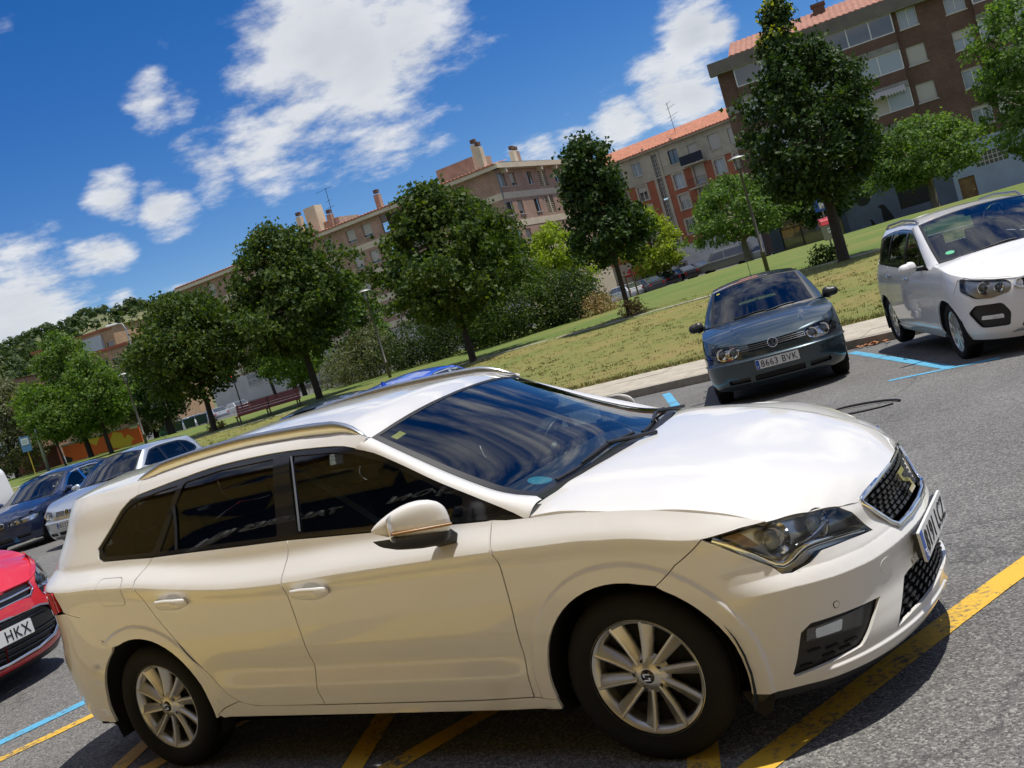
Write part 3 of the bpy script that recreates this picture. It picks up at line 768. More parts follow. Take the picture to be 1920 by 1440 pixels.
        for (uu, zz, r_) in ((-.515, .438, .0105), (-.905, .418, .008)):
            b = MB(); p = S.pt(uu, zz, sy, .001); n_ = (S.pt(uu, zz, sy, .02) - p).normalized(); b.tube([p - n_ * .004, p + n_ * .0025], r_, 16); b.build('parking_sensor', PW, fb)
            b = MB(); b.tube([p - n_ * .004, p + n_ * .0006], r_ + .0022, 16); b.build('sensor_ring', M_BLACK, fb)
        if sy < 0:
            tow = [(-.746 + .032 * math.cos(a / 16 * 2 * PI), .475 + .026 * math.sin(a / 16 * 2 * PI)) for a in range(16)]
            panel('tow_cover', tow, S.fn(sy, .0015), PW, fb, .02, flip=fl, flange=.003)
        sk = [(-.196, .222), (-.241, .208), (-.47, .201), (-.687, .192), (-1.1, .190), (-1.1, .165), (-.687, .165), (-.4, .17), (-.23, .175), (-.19, .19)]
        panel('lower_lip', sk, S.fn(sy, -.012), M_BLACK, car, .04, flip=fl)
        p = S.pt(-.215, .2, sy, -.03)
        b = MB(); b.prism([(-.06, .02), (.06, .02), (.03, -.055), (-.005, -.075), (-.03, -.05)], -.006, .006, lambda a_, c_, h: p + Vector((a_, h, c_))); b.build('air_deflector', M_BLACKM, car)
        panel('rear_bumper', rbump, F, PW, car, .03, flip=fl)
        # tail lamp
        tl = [(3.005, .968), (3.20, .968), (3.33, .995), (3.50, .93), (3.42, .83), (3.10, .845), (3.01, .865)]
        panel('tail_lamp', tl, S.fn(sy, .006), M_RED, car, .03, flip=fl)
        # tailgate half
        tg = [(3.424, 1.366), (3.404, 1.10), (3.335, 1.0), (3.505, .935), (3.425, .825), (S.umax, .805), (S.umax, 1.40), (3.6, 1.385)]
        rw = rounded([(3.47, 1.02), (S.umax - .001, 1.03), (S.umax - .001, 1.30), (3.52, 1.30)], .04)
        panel('tailgate', tg, F, PW, car, .04, holes=[rw], flip=fl)
        panel('rear_window', rw, F, M_TINT, car, .08, inset=.004, flip=fl, flange=0)
        # inner shell closes the gaps; wheel houses
        shell = [(-1.1, .23), (-.24, .23)] + [(S.ux(x, z), z) for x, z in arc(0, .31, .392, -14, 194, 24)] + [(1.2, .24)] + [(S.ux(x, z), z) for x, z in arc(-2.615, .31, .398, -8, 190, 24)] + [(3.2, .27), (S.umax, .27), (S.umax, .93), (2.5, .93), (.32, .92), (-.02, .88), (-.22, .74), (-.3, .55), (-1.1, .53)]
        panel('inner_shell', shell, S.fn(sy, -.03), M_BLACKM, car, .08, flip=fl, flange=0)
        for (wx, rr) in ((0., .39), (-2.615, .396)):
            b = MB()
            b.grid(lambda a, c: (wx + rr * math.cos(R(-20 + 220 * a)), sy * (.55 + .325 * c), .31 + rr * math.sin(R(-20 + 220 * a))), 24, 3)
            b.add([(wx + rr * math.cos(R(-20 + 220 * a / 24)), sy * .55, .31 + rr * math.sin(R(-20 + 220 * a / 24))) for a in range(25)], [tuple(range(25))])
            b.build('wheel_house', M_BLACKM, car)
        wheel(car, 0, sy * (.875 - .1), .318, .212, .205, 'hero', sy)
        wheel(car, -2.62, sy * (.870 - .1), .318, .212, .205, 'hero', sy)
        # handles
        for d_, uc, zc_, ln in ((fd, 1.40, .803, .215), (rd, 2.268, .840, .215)):
            b = MB()
            def hf(a, c, uc=uc, zc_=zc_, ln=ln):
                uu = uc + ln * (a - .5); th = 2 * PI * c
                bow = .006 + .034 * min(1, math.sin(PI * min(max(a, .0), 1)) * 1.6)
                hh = (.021 + .006 * math.sin(PI * a)) * (1 - .55 * (2 * abs(a - .5)) ** 6) * (1.25 - .5 * a); tk = .012 * (1 - .5 * (2 * abs(a - .5)) ** 6)
                zz = zc_ + (a - .5) * .018 + hh * math.sin(th)
                return S.pt(uu, zz, sy, bow + tk * math.cos(th))
            b.grid(hf, 17, 11); ho = b.build('door_handle', PW, d_)
            cup = [(uc - .015 + .052 * math.cos(t_ / 20 * 2 * PI), zc_ + .004 + .028 * math.sin(t_ / 20 * 2 * PI)) for t_ in range(20)]
            b = MB()
            def cf(a, c, uc=uc, zc_=zc_):
                th = 2 * PI * c; return S.pt(uc - .015 + .056 * a * math.cos(th), zc_ + .006 + .030 * a * math.sin(th), sy, .0012 - .0005 * a)
            b.grid(cf, 4, 21); b.build('handle_cup_shade', mat('recess_shade', (.55, .54, .52), rough=.5), d_)  # greyer disc on the door, shade of the handle cup put in colour
        # mirror
        mb = MB(); c0 = Vector((-.622, sy * .90, 1.005)); c1 = Vector((-.80, -1.105, 1.050)) if sy < 0 else Vector((-.87, .965, 1.02))
        secs = [(0, .012, .045), (.05, .055, .066), (.2, .075, .083), (.40, .068, .076), (.62, .050, .057), (.82, .030, .034), (.94, .015, .017), (1.0, .002, .003)]
        def mf(a, c):
            i = a * (len(secs) - 1); t_ = float(np.interp(i, range(len(secs)), [q_[0] for q_ in secs])); dx = float(np.interp(i, range(len(secs)), [q_[1] for q_ in secs])); dz = float(np.interp(i, range(len(secs)), [q_[2] for q_ in secs]))
            p = c0.lerp(c1, t_); th = 2 * PI * c; cx_, sx_ = math.cos(th), math.sin(th)
            ex = math.copysign(abs(cx_) ** .75, cx_) * dx; ez = math.copysign(abs(sx_) ** .8, sx_) * dz
            return p + Vector((ex if ex > 0 else ex * .35, 0, ez + .012 * math.sin(PI * t_) + .0 if ez > 0 else ez * .85))
        mb.grid(mf, 8, 25); mo = mb.build('door_mirror', PW, car); mo.modifiers.new('s', 'SUBSURF').render_levels = 1
        # black lower shell, repeater strip, foot
        lb = MB(); secs2 = [(0, .020, .03), (.15, .064, .05), (.4, .074, .052), (.7, .058, .045), (.92, .03, .026), (1.0, .004, .004)]
        def lf(a, c):
            i = a * 5; t_, dx, dz = (float(np.interp(i, range(6), [q_[k] for q_ in secs2])) for k in range(3))
            p = c0.lerp(c1, t_) + Vector((-.004, 0, -.048 + .010 * t_)); th = PI + PI * c
            ex = math.cos(th) * dx
            return p + Vector((ex if ex > 0 else ex * .4, 0, math.sin(th) * dz))
        lb.grid(lf, 14, 12); lb.build('mirror_underside', M_BLACK, mo)
        rp = MB(); rp.tube([c0.lerp(c1, t_) + Vector((.0715 * (1 - .60 * t_ ** 2.2), sy * -.000, -.022 - .002 * t_)) for t_ in (.12, .3, .5, .7, .86)], .0055, 6); rp.build('indicator_strip', M_AMBER, mo)
        ft = MB(); fb0 = Vector((-.60, sy * .868, .925)); 
        ft.prism([(-.075, -.035), (.01, -.028), (.028, .010), (-.02, .052), (-.08, .03)], 0, 1, lambda a_, c_, h: Vector((-.625 + a_ - .02 * h, sy * (.868 + .075 * h), .925 + c_ * (1 - .25 * h) + .035 * h)))
        ft.build('mirror_foot', M_BLACK, mo, fix=True, bevel=.006)
        ge = MB(); ge.prism(rounded([(-.10, -.055), (.09, -.05), (.085, .05), (-.09, .058)], .03), 0, .003, lambda a_, c_, h: c0.lerp(c1, .5) + Vector((-.022 - h - a_ * .0 + .0, sy * a_, c_ + .008 + .2 * sy * sy * 0)) + Vector((-.80 * 0, 0, 0)))
        ge.build('mirror_glass', M_CHROME, mo, fix=True)
        # roof rails
        b = MB(); v = []; q_ = 8; n_ = 40
        for i in range(n_):
            t_ = i / (n_ - 1); uu = 1.08 + 1.54 * t_; ze = float(pchip([p_[0] for p_ in roofedge], [p_[1] for p_ in roofedge], uu)); yy = float(S.W(ze)) - .012
            hh = .052 * min(1, math.sin(PI * t_) * 2.6) ** .8 + .006; hw_ = .015 * min(1, math.sin(PI * t_) * 6 + .25)
            for (cy_, cz_) in ((1, 0), (1, .62), (.75, .9), (.2, 1), (-.4, 1), (-1, .8), (-1, .4), (-1, 0)): v.append(Vector((-uu, sy * (yy + cy_ * hw_), ze - .006 + cz_ * hh)))
        f = [(i * q_ + j, (i + 1) * q_ + j, (i + 1) * q_ + (j + 1) % q_, i * q_ + (j + 1) % q_) for i in range(n_ - 1) for j in range(q_)]
        b.add(v, f, True); b.add(v[:q_], [tuple(range(q_))]); b.add(v[-q_:], [tuple(range(q_))])
        b.build('roof_rail', M_SATIN, car, fix=True)
        # headlamp
        hl = panel('headlamp', lamp, S.fn(sy, .0), M_LAMPDARK, car, .03, inset=.045, flip=fl, flange=0)
        panel('lamp_cover', lamp, F, M_LENS, hl, .03, inset=.001, flip=fl, flange=.008)
        def strip(nm, c, w, mm, push, par=hl):
            b = MB(); cs = spline(c, .02); v = []
            for i, (uu, zz) in enumerate(cs):
                a_ = np.array(cs[max(i - 1, 0)]); b_ = np.array(cs[min(i + 1, len(cs) - 1)]); d_ = b_ - a_; d_ /= np.linalg.norm(d_) + 1e-9; n_ = np.array((-d_[1], d_[0])) * w / 2
                for t_, pu in ((-1, push - .006), (-.5, push), (.5, push), (1, push - .006)): v.append(S.pt(uu + n_[0] * t_, zz + n_[1] * t_, sy, pu))
            f = [(i * 4 + j, (i + 1) * 4 + j, (i + 1) * 4 + j + 1, i * 4 + j + 1) for i in range(len(cs) - 1) for j in range(3)]
            b.add(v, f, True); return b.build(nm, mm, par)
        strip('running_light', [(-.25, .765), (-.300, .717), (-.352, .660), (-.385, .628), (-.405, .617), (-.440, .624), (-.490, .640), (-.545, .645), (-.675, .628), (-.750, .612)], .030, M_CHROME, -.008)
        strip('lamp_divider', [(-.49, .655), (-.56, .668), (-.63, .690), (-.70, .705)], .010, M_LAMPREF, -.018)
        for (uu, zz, rr, dd) in ((-.43, .700, .058, .028), (-.60, .698, .052, .028)):
            p = S.pt(uu, zz, sy, -.045); n_ = Vector((.86, sy * .5, .08)).normalized(); t1 = n_.orthogonal().normalized(); t2 = n_.cross(t1)
            b = MB(); k_ = 20
            for ra_, rb_, ha, hb_ in ((rr, rr * .8, .03, .01), (rr * .8, rr * .62, .01, -.005)):
                v = []
                for j in range(k_):
                    an = 2 * PI * j / k_; e_ = t1 * math.cos(an) + t2 * math.sin(an); v += [p + e_ * ra_ + n_ * ha, p + e_ * rb_ + n_ * hb_]
                b.add(v, [(2 * j, 2 * ((j + 1) % k_), 2 * ((j + 1) % k_) + 1, 2 * j + 1) for j in range(k_)], True)
            b.build('reflector', M_LAMPREF, hl)
            b = MB(); b.add([p + n_ * .02 * math.cos(i / 5 * PI / 2) + (t1 * math.cos(2 * PI * j / k_) + t2 * math.sin(2 * PI * j / k_)) * rr * .62 * math.sin(i / 5 * PI / 2) for i in range(6) for j in range(k_)],
                            [(i * k_ + j, i * k_ + (j + 1) % k_, (i + 1) * k_ + (j + 1) % k_, (i + 1) * k_ + j) for i in range(5) for j in range(k_)], True); b.build('projector', M_BULB, hl)
        panel('side_indicator', [(-.285, .765), (-.345, .768), (-.375, .70), (-.335, .708)], F, M_AMBER, hl, .03, inset=.02, flip=fl, flange=.004)
    zz_ = np.full(40, .24); up_ = np.linspace(-1.1, S.umax, 40); ot = S.P(up_, zz_, 1, -.06); b = MB(); b.add([(p_[0], sg_ * p_[1], .205) for sg_ in (-1, 1) for p_ in ot], [(i, i + 1, 41 + i, 40 + i) for i in range(39)]); b.build('undertray', M_BLACKM, car)
    # --- hood
    zcx = [-.40, -.32, -.2, 0, .2, .4, .55, .65, .75, .80, .84]; zcz = [.992, 1.0, 1.005, .985, .95, .90, .85, .81, .756, .722, .69]
    Ax = [-.4, -.29, .07, .24, .372, .449, .537, .632, .705, .749, .775, .84]; PWR = 3.4; Aa = [d_ / y_ ** PWR for d_, y_ in ((.064, .854), (.064, .854), (.070, .864), (.062, .856), (.066, .819), (.072, .779), (.087, .722), (.071, .607), (.065, .488), (.057, .383), (.04, .28), (.03, .2))]
    def hood(X, Y_):
        ay = np.abs(Y_); yr = .60 - .22 * (X + .2) / .95
        z = pchip(zcx, zcz, X) - pchip(Ax, Aa, X) * ay ** PWR
        z = z + .009 * (1 - sstep(yr - .035, yr + .035, ay)) - .009 * sstep(.55, .8, X) * (1 - sstep(yr - .035, yr + .035, ay))
        return np.stack([X, Y_, z], -1)
    e3 = [S.pt(u_, z_) for u_, z_ in hl_s]
    side = [(p.x - .001, p.y + .003) for p in e3]
    fr = [(.538, -.718), (.632, -.604), (.704, -.486), (.752, -.380), (.775, -.25), (.79, -.12), (.795, 0)]
    back = [(-.312, -.735), (-.262, -.64), (-.206, -.52), (-.165, -.35), (-.145, -.18), (-.14, 0)]
    half = back[::-1] + side + spline(fr, .03)
    poly = half + [(x, -y) for x, y in half[::-1][1:-1]]
    panel('bonnet', poly, hood, PW, car, .025, flange=.02)
    # --- windscreen, pillars, roof
    Ap = [(-.304, -.728, .992), (-.467, -.705, 1.027), (-.684, -.675, 1.124), (-.906, -.648, 1.245), (-1.068, -.63, 1.338)]
    As = [Vector(p) for p in spline(Ap, .05)]
    nA = len(As)
    def ws(a, b, push=0.):
        i = b * (nA - 1); i0 = min(int(i), nA - 2); e = As[i0].lerp(As[i0 + 1], i - i0); s_ = 1 - a * a
        return Vector((e.x + s_ * (.155 * (1 - b) + .058 * b) + push * .5, a * abs(e.y), e.z + s_ * (.012 + .045 * b + .02 * math.sin(PI * b)) + push * .85))
    b = MB(); b.grid(lambda p, q: ws(-.955 + 1.91 * p, .035 + .945 * q), 33, 17); wso = b.build('windscreen', M_WS, car)
    for s0, s1, t0, t1 in ((-1, -.955, 0, 1), (.955, 1, 0, 1)):
        b = MB(); b.grid(lambda p, q: ws(s0 + (s1 - s0) * p, t0 + (t1 - t0) * q, .002), 3, 20); b.build('windscreen_seal', M_BLACK, car)
    for t0, t1 in ((-.03, .04), (.978, 1.0)):
        b = MB(); b.grid(lambda p, q: ws(-.957 + 1.914 * p, max(0, t0) + (t1 - max(0, t0)) * q, .002 - .0 * q), 25, 3); b.build('windscreen_seal', M_BLACK, car)
    cw = MB(); cw.grid(lambda p, q: ws(-.80 + 1.6 * p, 0) + Vector((.05 * q - .01, 0, -.016 - .014 * q)), 25, 3); cw.build('cowl', M_BLACK, car)
    # stickers inside the glass
    def sticker(nm, cpx, w, h, mm, round_=False):
        a_, b_ = cpx; k_ = 18; bb = MB()
        if round_:
            v = [ws(a_ + w * math.cos(2 * PI * i / k_), b_ + h * math.sin(2 * PI * i / k_), -.003) for i in range(k_)]
        else: v = [ws(a_ + p_ * w, b_ + q_ * h, -.003) for p_, q_ in ((-1, -1), (1, -1), (1, 1), (-1, 1))]; k_ = 4
        bb.add(v, [tuple(range(k_))]); return bb.build(nm, mm, wso)
    sticker('inspection_sticker', (-.865, .905), .045, .022, M_YSTICK)
    st = sticker('emission_sticker', (-.81, .120), .050, .050, M_CSTICK, True)
    b = MB()
    for i_, (da, db, w_, h_) in enumerate([(-.018, .012, .014, .011), (.018, .012, .012, .011), (0, -.016, .03, .007)]):
        b.add([ws(-.81 + da + w_ * p, .12 + db + h_ * q, -.0022) for p, q in ((-1, -1), (1, -1), (1, 1), (-1, 1))], [(0, 1, 2, 3)])
    b.build('sticker_print', mat('sticker_print', (.22, .45, .52), rough=.4), wso)
    for sy in (-1, 1):
        outer = [S.pt(u_, z_, sy) for u_, z_ in spline(wintop[:7], .045)]
        inner = []
        for i in range(len(outer)):
            t_ = i / (len(outer) - 1) * (nA - 1); i0 = min(int(t_), nA - 2); p = As[i0].lerp(As[i0 + 1], t_ - i0); inner.append(Vector((p.x, -p.y * sy if sy > 0 else p.y, p.z)))
        outer.insert(0, S.pt(.297, .9405, sy)); inner.insert(0, Vector((-.280, sy * .738, .978)))
        nrm = Vector((.35, sy * .62, .7)).normalized()
        quad_loft('windscreen_pillar', PW, car, outer, inner, k=9, bulge=lambda a_, t_: nrm * ((.024 if sy < 0 else .006) * math.sin(PI * t_) ** .8 * (1 - .3 * a_)), flip=sy > 0)
        # fender top patch between pillar foot and bonnet
    rz = [(-x_ , z_) for x_, z_ in [(u_, z_) for u_, z_ in roofedge]]
    def roof(a, b_):
        # a: front..rear, b: -1..1 across
        xs_ = -1.066 - a * (3.42 - 1.066)
        ze = float(pchip([q_[0] for q_ in roofedge], [q_[1] for q_ in roofedge], -xs_)); ze = ze - .014 * (1 - sstep(1.07, 1.2, -xs_)) 
        ye = min(float(S.W(ze)), .63 if -xs_ < 1.12 else 9) - .0005
        if -xs_ > 2.85: ye = abs(S.P(np.array([S.ux(xs_, ze)]), np.array([ze]), 1)[0][1])
        crown = .058 - .016 * a
        fx = .058 * (1 - b_ * b_) * max(0, 1 - a * 12)
        rx = -.06 * (1 - b_ * b_) * max(0, (a - .9) * 10)
        return Vector((xs_ + fx + rx, ye * b_, ze + crown * (1 - abs(b_) ** 2.3)))
    b = MB(); b.grid(lambda p, q: roof(p, -1 + 2 * q), 49, 33); b.build('roof', PW, car)
    sp = MB(); sp.grid(lambda p, q: roof(1, -.92 + 1.84 * q) + Vector((-.16 * p, 0, -.004 - .03 * p - .02 * p)), 4, 20); sp.grid(lambda p, q: roof(1, -.92 + 1.84 * q) + Vector((-.16 + .12 * p, 0, -.054 - .02 * p)), 3, 20); sp.build('roof_spoiler', PW, car)
    # --- grille
    gp = [(-.877, .562), (-.792, .695), (-1.1, .713), (-1.1, .562)]
    go = MB()
    for sy in (-1, 1):
        pass
    gb = panel('upper_grille', [(-.882, .566), (-.797, .692), (-1.1, .712), (-1.1, .566)], S.fn(-1, -.03), M_BLACKM, car, .04, flip=True, flange=0)
    panel('grille_back', [(-.882, .566), (-.797, .692), (-1.1, .712), (-1.1, .566)], S.fn(1, -.03), M_BLACKM, gb, .04, flange=0)
    cell = MB(); cell.prism([(-.5, -.5), (.5, -.5), (.38, .5), (-.62, .5)], 0, 1, lambda a_, c_, h: Vector((h, a_, c_))); cme = cell.mesh('grille_cell')
    M_CELL = mat('grille_gloss', (.016, .016, .018), rough=.42)
    def cells(par, zs_, y_of_z, step, w, h, push, me):
        for r_i, zz in enumerate(zs_):
            ylim = y_of_z(zz); y = -ylim + (step * .5 if r_i % 2 else 0) + w * .6
            while y < ylim - w * .55:
                sy = -1 if y < 0 else 1; uu = S.uy(abs(y), zz); p = S.pt(uu, zz, sy, push)
                if not hasattr(S, '_g'): pass
                o = link('grille_cell', me, M_CELL, par); o.location = p
                slope = (S.pt(uu, zz + .02, sy).x - S.pt(uu, zz - .02, sy).x) / .04
                o.rotation_euler = (0, math.atan(slope), math.atan2(-(y) * .9, .9) * -.6 if False else 0); o.scale = (.022, w, h)
                y += step
    cells(gb, [.578 + .0165 * i for i in range(8)], lambda z: .270 + (.375 - .270) * (z - .566) / .126, .054, .044, .0105, -.030, cme)
    fr_c = [(.280, .560), (.388, .699), (.25, .716), (0, .722)]
    for sy in (-1, 1):
        b = MB()
        path = [S.pt(-1.1, .563, sy, .004), S.pt(-.98, .562, sy, .005), S.pt(-.880, .563, sy, .006), S.pt(-.862, .585, sy, .004), S.pt(-.796, .690, sy, .004), S.pt(-.803, .7, sy, .002), S.pt(-.93, .712, sy, -.002), S.pt(-1.1, .716, sy, -.004)]
        b.tube(path, [.013, .013, .012, .009, .009, .011, .012, .012], 8); b.build('grille_surround', M_CHROME, gb)
    pz = S.pt(-1.1, .645, 1, .012); emblem_s(gb, (pz.x - .004, 0, .645), .10, (0, 1, 0), (-.35, 0, .94), (.94, 0, .35), .014)
    lg = panel('lower_grille', [(-.708, .262), (-.832, .392), (-1.1, .40), (-1.1, .285)], S.fn(-1, -.04), M_BLACKM, car, .05, flip=True, flange=0)
    panel('grille_back', [(-.708, .262), (-.832, .392), (-1.1, .40), (-1.1, .285)], S.fn(1, -.04), M_BLACKM, lg, .05, flange=0)
    cells(lg, [.292 + .0185 * i for i in range(6)], lambda z: .455 - (.455 - .335) * (z - .275) / .12, .062, .052, .009, -.036, cme)
    plate(car, '8191 LCZ', (.892, 0, .464), (0, 1, 0), (0, 0, 1), (1, 0, .03))
    hz = MB(); hz.box(.86, .882, -.24, .24, .42, .51); hz.build('plate_holder', M_BLACK, car)
    # --- wipers
    for (y0, y1, x0_, z0_) in ((-.60, .00, 0, 0), (.02, .60, 0, 0)):
        b = MB()
        pts = []
        for i in range(9):
            t_ = i / 8; aa = (y0 + (y1 - y0) * t_) / .72; pts.append(ws(aa, .030 + .07 * math.sin(PI * t_ * .85) * t_, .014))
        b.tube(pts, .007, 6); b.tube([p + Vector((.006, 0, .012)) for p in pts[2:7]], [.004, .009, .010, .009, .004], 6)
        b.tube([pts[5] + Vector((.006, 0, .016)), ws((y0 + (y1 - y0) * 1.0) / .72, -.0, .0) + Vector((.05, 0, .012))], .009, 6)
        b.build('wiper', M_BLACK, car)
    interior(car, -.62, .975, -1.45, belt=1.0, wheelbase_floor=(-3.3, .0), half=.76)
    # pale seat-belt webbing behind the front passenger
    b = MB(); b.add([(-1.56, -.60, 1.26), (-1.555, -.56, 1.26), (-1.30, -.36, .86), (-1.305, -.40, .86)], [(0, 1, 2, 3)]); b.build('seat_belt', mat('belt_web', (.5, .5, .46), rough=.7), car)
    b = MB(); b.box(-1.10, -1.07, -.12, .12, 1.255, 1.325); b.build('rear_view_mirror', M_BLACK, car)
    hd = MB(); hd.grid(lambda p, q: roof(.02 + .96 * p, -.93 + 1.86 * q) + Vector((0, 0, -.03)), 12, 9); hd.build('headliner', mat('headliner', (.42, .42, .40), rough=.9), car)
    # antenna fin
    return car
HERO = build_hero()
# ---------------------------------------------------------------- the other parked cars (same machinery, their own outlines)
def gen_car(name, label, pose, S, PM, c, group=None):
    """c: dict of outlines. (x,z) lists lie on the side, (y,z) lists on the nose"""
    x, y, z, rz = pose
    car = thing(name, label, 'car', (x, y, z), R(rz), group)
    res = c.get('res', .045); wb = c['wb']; Rw = c['R']; ar = c.get('arch', Rw + .05); zs0 = c.get('sill', .23)
    belt = c['belt']; bz = lambda xx: float(np.interp(-xx, [-p[0] for p in belt], [p[1] for p in belt]))
    azc = Rw * .98
    fa = arc(0, azc, ar, 200, -20, 22); fa = [p for p in fa if p[1] > zs0 - .001]
    ra = arc(-wb, azc, ar, 200, -20, 22); ra = [p for p in ra if p[1] > zs0 - .001]
    d1, d2, d3 = c['gaps']
    gp = .004
    hoodline = c['hood']; hl3 = spline([S.pt(*S.XZ([p])[0])[:] for p in hoodline], .04)
    nose = c['nose']                       # (y,z) from the corner to the centre, bonnet front edge
    xb = c['bump_x']                       # where bumper meets fender above the arch
    fb_arch = [p for p in fa if p[0] > xb]; ff_arch = [p for p in fa if p[0] <= xb]
    fender = S.XZ([(d1 + gp, zs0 + .06), (d1 + gp, bz(d1))] + [(c['belt'][0][0], c['belt'][0][1])]) + S.XZ(hoodline) 
    fend_tail = S.XZ([(xb + .02, c['bump_z'] + .006)] + ff_arch[::-1] + [(ff_arch[0][0] - .002, zs0 + .06)])
    lampR = c['lamp_uz'](S)
    bump_top = c['bump_top'](S)
    bumper = [(-S.kf, c.get('nose_bot', .2)), (S.uy(.45, .2), c.get('nose_bot', .2)), (S.ux(fb_arch[-1][0], zs0), zs0 - .01)] + S.XZ(fb_arch[::-1]) + bump_top
    for sy in (-1, 1):
        F = S.fn(sy); fl = sy < 0
        fd = None
        panel('front_fender', fender + c['fender_end'](S) + fend_tail, F, PM, car, res, flip=fl)
        zt = zs0 + .06
        doors = [('front_door', d1, d2)] + ([('rear_door', d2, d3)] if d3 is not None else [])
        for nm, a, b in doors:
            pl = [(a - gp, zt), (a - gp, bz(a) - .006)] + [(b + gp + (a - b - 2 * gp) * (1 - t), 0) for t in (.25, .5, .75)]
            top = [(xx, bz(xx) - .006) for xx in np.linspace(a - gp, b + gp, 6)]
            bot = [(xx, zt) for xx in np.linspace(b + gp, a - gp, 6)]
            # keep clear of the rear arch
            bot2 = []
            for xx, zz in bot:
                dx = xx + wb
                if abs(dx) < ar + .02: zz = max(zz, azc + math.sqrt(max(0, (ar + .02) ** 2 - dx * dx)))
                bot2.append((xx, zz))
            b0 = [(b + gp, top[-1][1])]
            # dense rear edge following the arch
            o = panel(nm, S.XZ(top + bot2), F, PM, car, res, flip=fl)
            hb = MB(); hc = (b + .16 * 1, bz(b) - .12)
            hb.tube([S.pt(S.ux(hc[0] - .09, hc[1]), hc[1], sy, .008), S.pt(S.ux(hc[0] - .05, hc[1]), hc[1], sy, .03), S.pt(S.ux(hc[0] + .06, hc[1]), hc[1], sy, .03), S.pt(S.ux(hc[0] + .09, hc[1]), hc[1], sy, .008)], .014, 6)
            hb.build('door_handle', c.get('handle', PM), o)
        dl = d3 if d3 is not None else d2
        # quarter panel: up to the roof edge behind the windows
        q = [(dl - gp, bz(dl) - .006)] + c['quarter_top'] 
        zq = max(zt, azc + math.sqrt(max(0, (ar + .01) ** 2 - (dl + wb) ** 2)) if abs(dl + wb) < ar else zt)
        ra_q = [p for p in ra[::-1] if p[0] < dl - gp]
        uq = S.XZ(q) + c['quarter_tail'](S) + [(S.ux(ra[0][0], zs0), zs0)][::1]
        arcq = [p for p in ra if p[0] <= dl - gp]
        panel('rear_quarter_panel', S.XZ(q) + c['quarter_tail'](S) + S.XZ([(arcq[0][0] - .0, zs0 + .02)] + arcq) + S.XZ([(dl - gp, zq)]), F, PM, car, res, flip=fl)
        sillp = [(ff_arch[0][0] - .004, zs0 + .055), (ff_arch[0][0] - .004, zs0 - .03), (-wb + ar, zs0 - .03), (-wb + ar - .01, zs0 + .055)]
        panel('sill', S.XZ(sillp), F, c.get('sill_mat', PM), car, res * 1.5, flip=fl)
        if d3 is not None and -wb + ar > dl: pass
        fb = panel('front_bumper', bumper, F, PM, car, res * .7, holes=[h(S) for h in c.get('bump_holes', [])], flip=fl)
        for h in c.get('bump_holes', []):
            panel('air_intake', h(S), F, M_BLACK, fb, .05, inset=.03, flip=fl, flange=0)
        for nm, h, mm, push in c.get('bump_parts', []):
            panel(nm, h(S), S.fn(sy, push), mm, fb, .04, flip=fl, flange=.006)
        cx_, cz_ = np.mean(lampR, axis=0); panel('lamp_surround', [(cx_ + (a_ - cx_) * 1.4, cz_ + (b_ - cz_) * 1.35) for a_, b_ in lampR], S.fn(sy, -.006), PM, car, .05, holes=[lampR], flip=fl, flange=0)
        hl = panel('headlamp', lampR, F, c.get('lamp_mat', M_LAMPREF), car, .04, inset=.05, flip=fl, flange=0)
        panel('lamp_cover', lampR, F, M_LENS, hl, .04, inset=.0, flip=fl, flange=.012)
        for (yy, zz, rr) in c.get('bulbs', []):
            uu = S.uy(yy, zz); p = S.pt(uu, zz, sy, -.05); n_ = Vector((1, sy * .15, 0)).normalized(); t1 = Vector((0, 1, 0)); t2 = Vector((0, 0, 1)); k_ = 16
            b = MB(); v = []
            for j in range(k_):
                e_ = t1 * math.cos(2 * PI * j / k_) + t2 * math.sin(2 * PI * j / k_); v += [p + e_ * rr + n_ * .035, p + e_ * rr * .86 + n_ * .033, p + e_ * rr * .4 + n_ * .004]
            b.add(v, [(3 * j + a_, 3 * ((j + 1) % k_) + a_, 3 * ((j + 1) % k_) + a_ + 1, 3 * j + a_ + 1) for j in range(k_) for a_ in (0, 1)], True); b.build('reflector', M_CHROME, hl)
            b = MB(); b.add([p + n_ * (.006 + .03 * math.cos(i / 4 * PI / 2)) + (t1 * math.cos(2 * PI * j / k_) + t2 * math.sin(2 * PI * j / k_)) * rr * .5 * math.sin(i / 4 * PI / 2) for i in range(5) for j in range(k_)],
                            [(i * k_ + j, i * k_ + (j + 1) % k_, (i + 1) * k_ + (j + 1) % k_, (i + 1) * k_ + j) for i in range(4) for j in range(k_)], True); b.build('projector', M_BULB, hl)
        # side windows
        wt = c['window']
        panel('window_trim', S.XZ(wt), F, c.get('trim', M_TRIM), car, .06, holes=[S.XZ(g_) for g_ in c['panes']], inset=.003, flip=fl, flange=.015)
        for g_ in c['panes']:
            panel('side_window', S.XZ(g_), F, c.get('glass', M_SIDE), car, .1, inset=.009, flip=fl, flange=0)
        # shell, wheel houses, wheels
        sh = [(-S.kf, .24), (S.ux(ar + .02, .24), .24)] + S.XZ([p for p in arc(0, azc, ar + .02, -10, 190, 14)]) + S.XZ([p for p in arc(-wb, azc, ar + .02, -10, 190, 14)]) + [(S.umax, .26), (S.umax, bz(-wb) - .08), (S.ux(-.5, bz(-.5)), bz(-.5) - .06), (S.ux(0, .75), .78), (S.uy(.7, .6), .60), (-S.kf, .60)]
        panel('inner_shell', sh, S.fn(sy, -.07), M_BLACKM, car, .12, flip=fl, flange=0)
        hwid = float(S.W(.45))
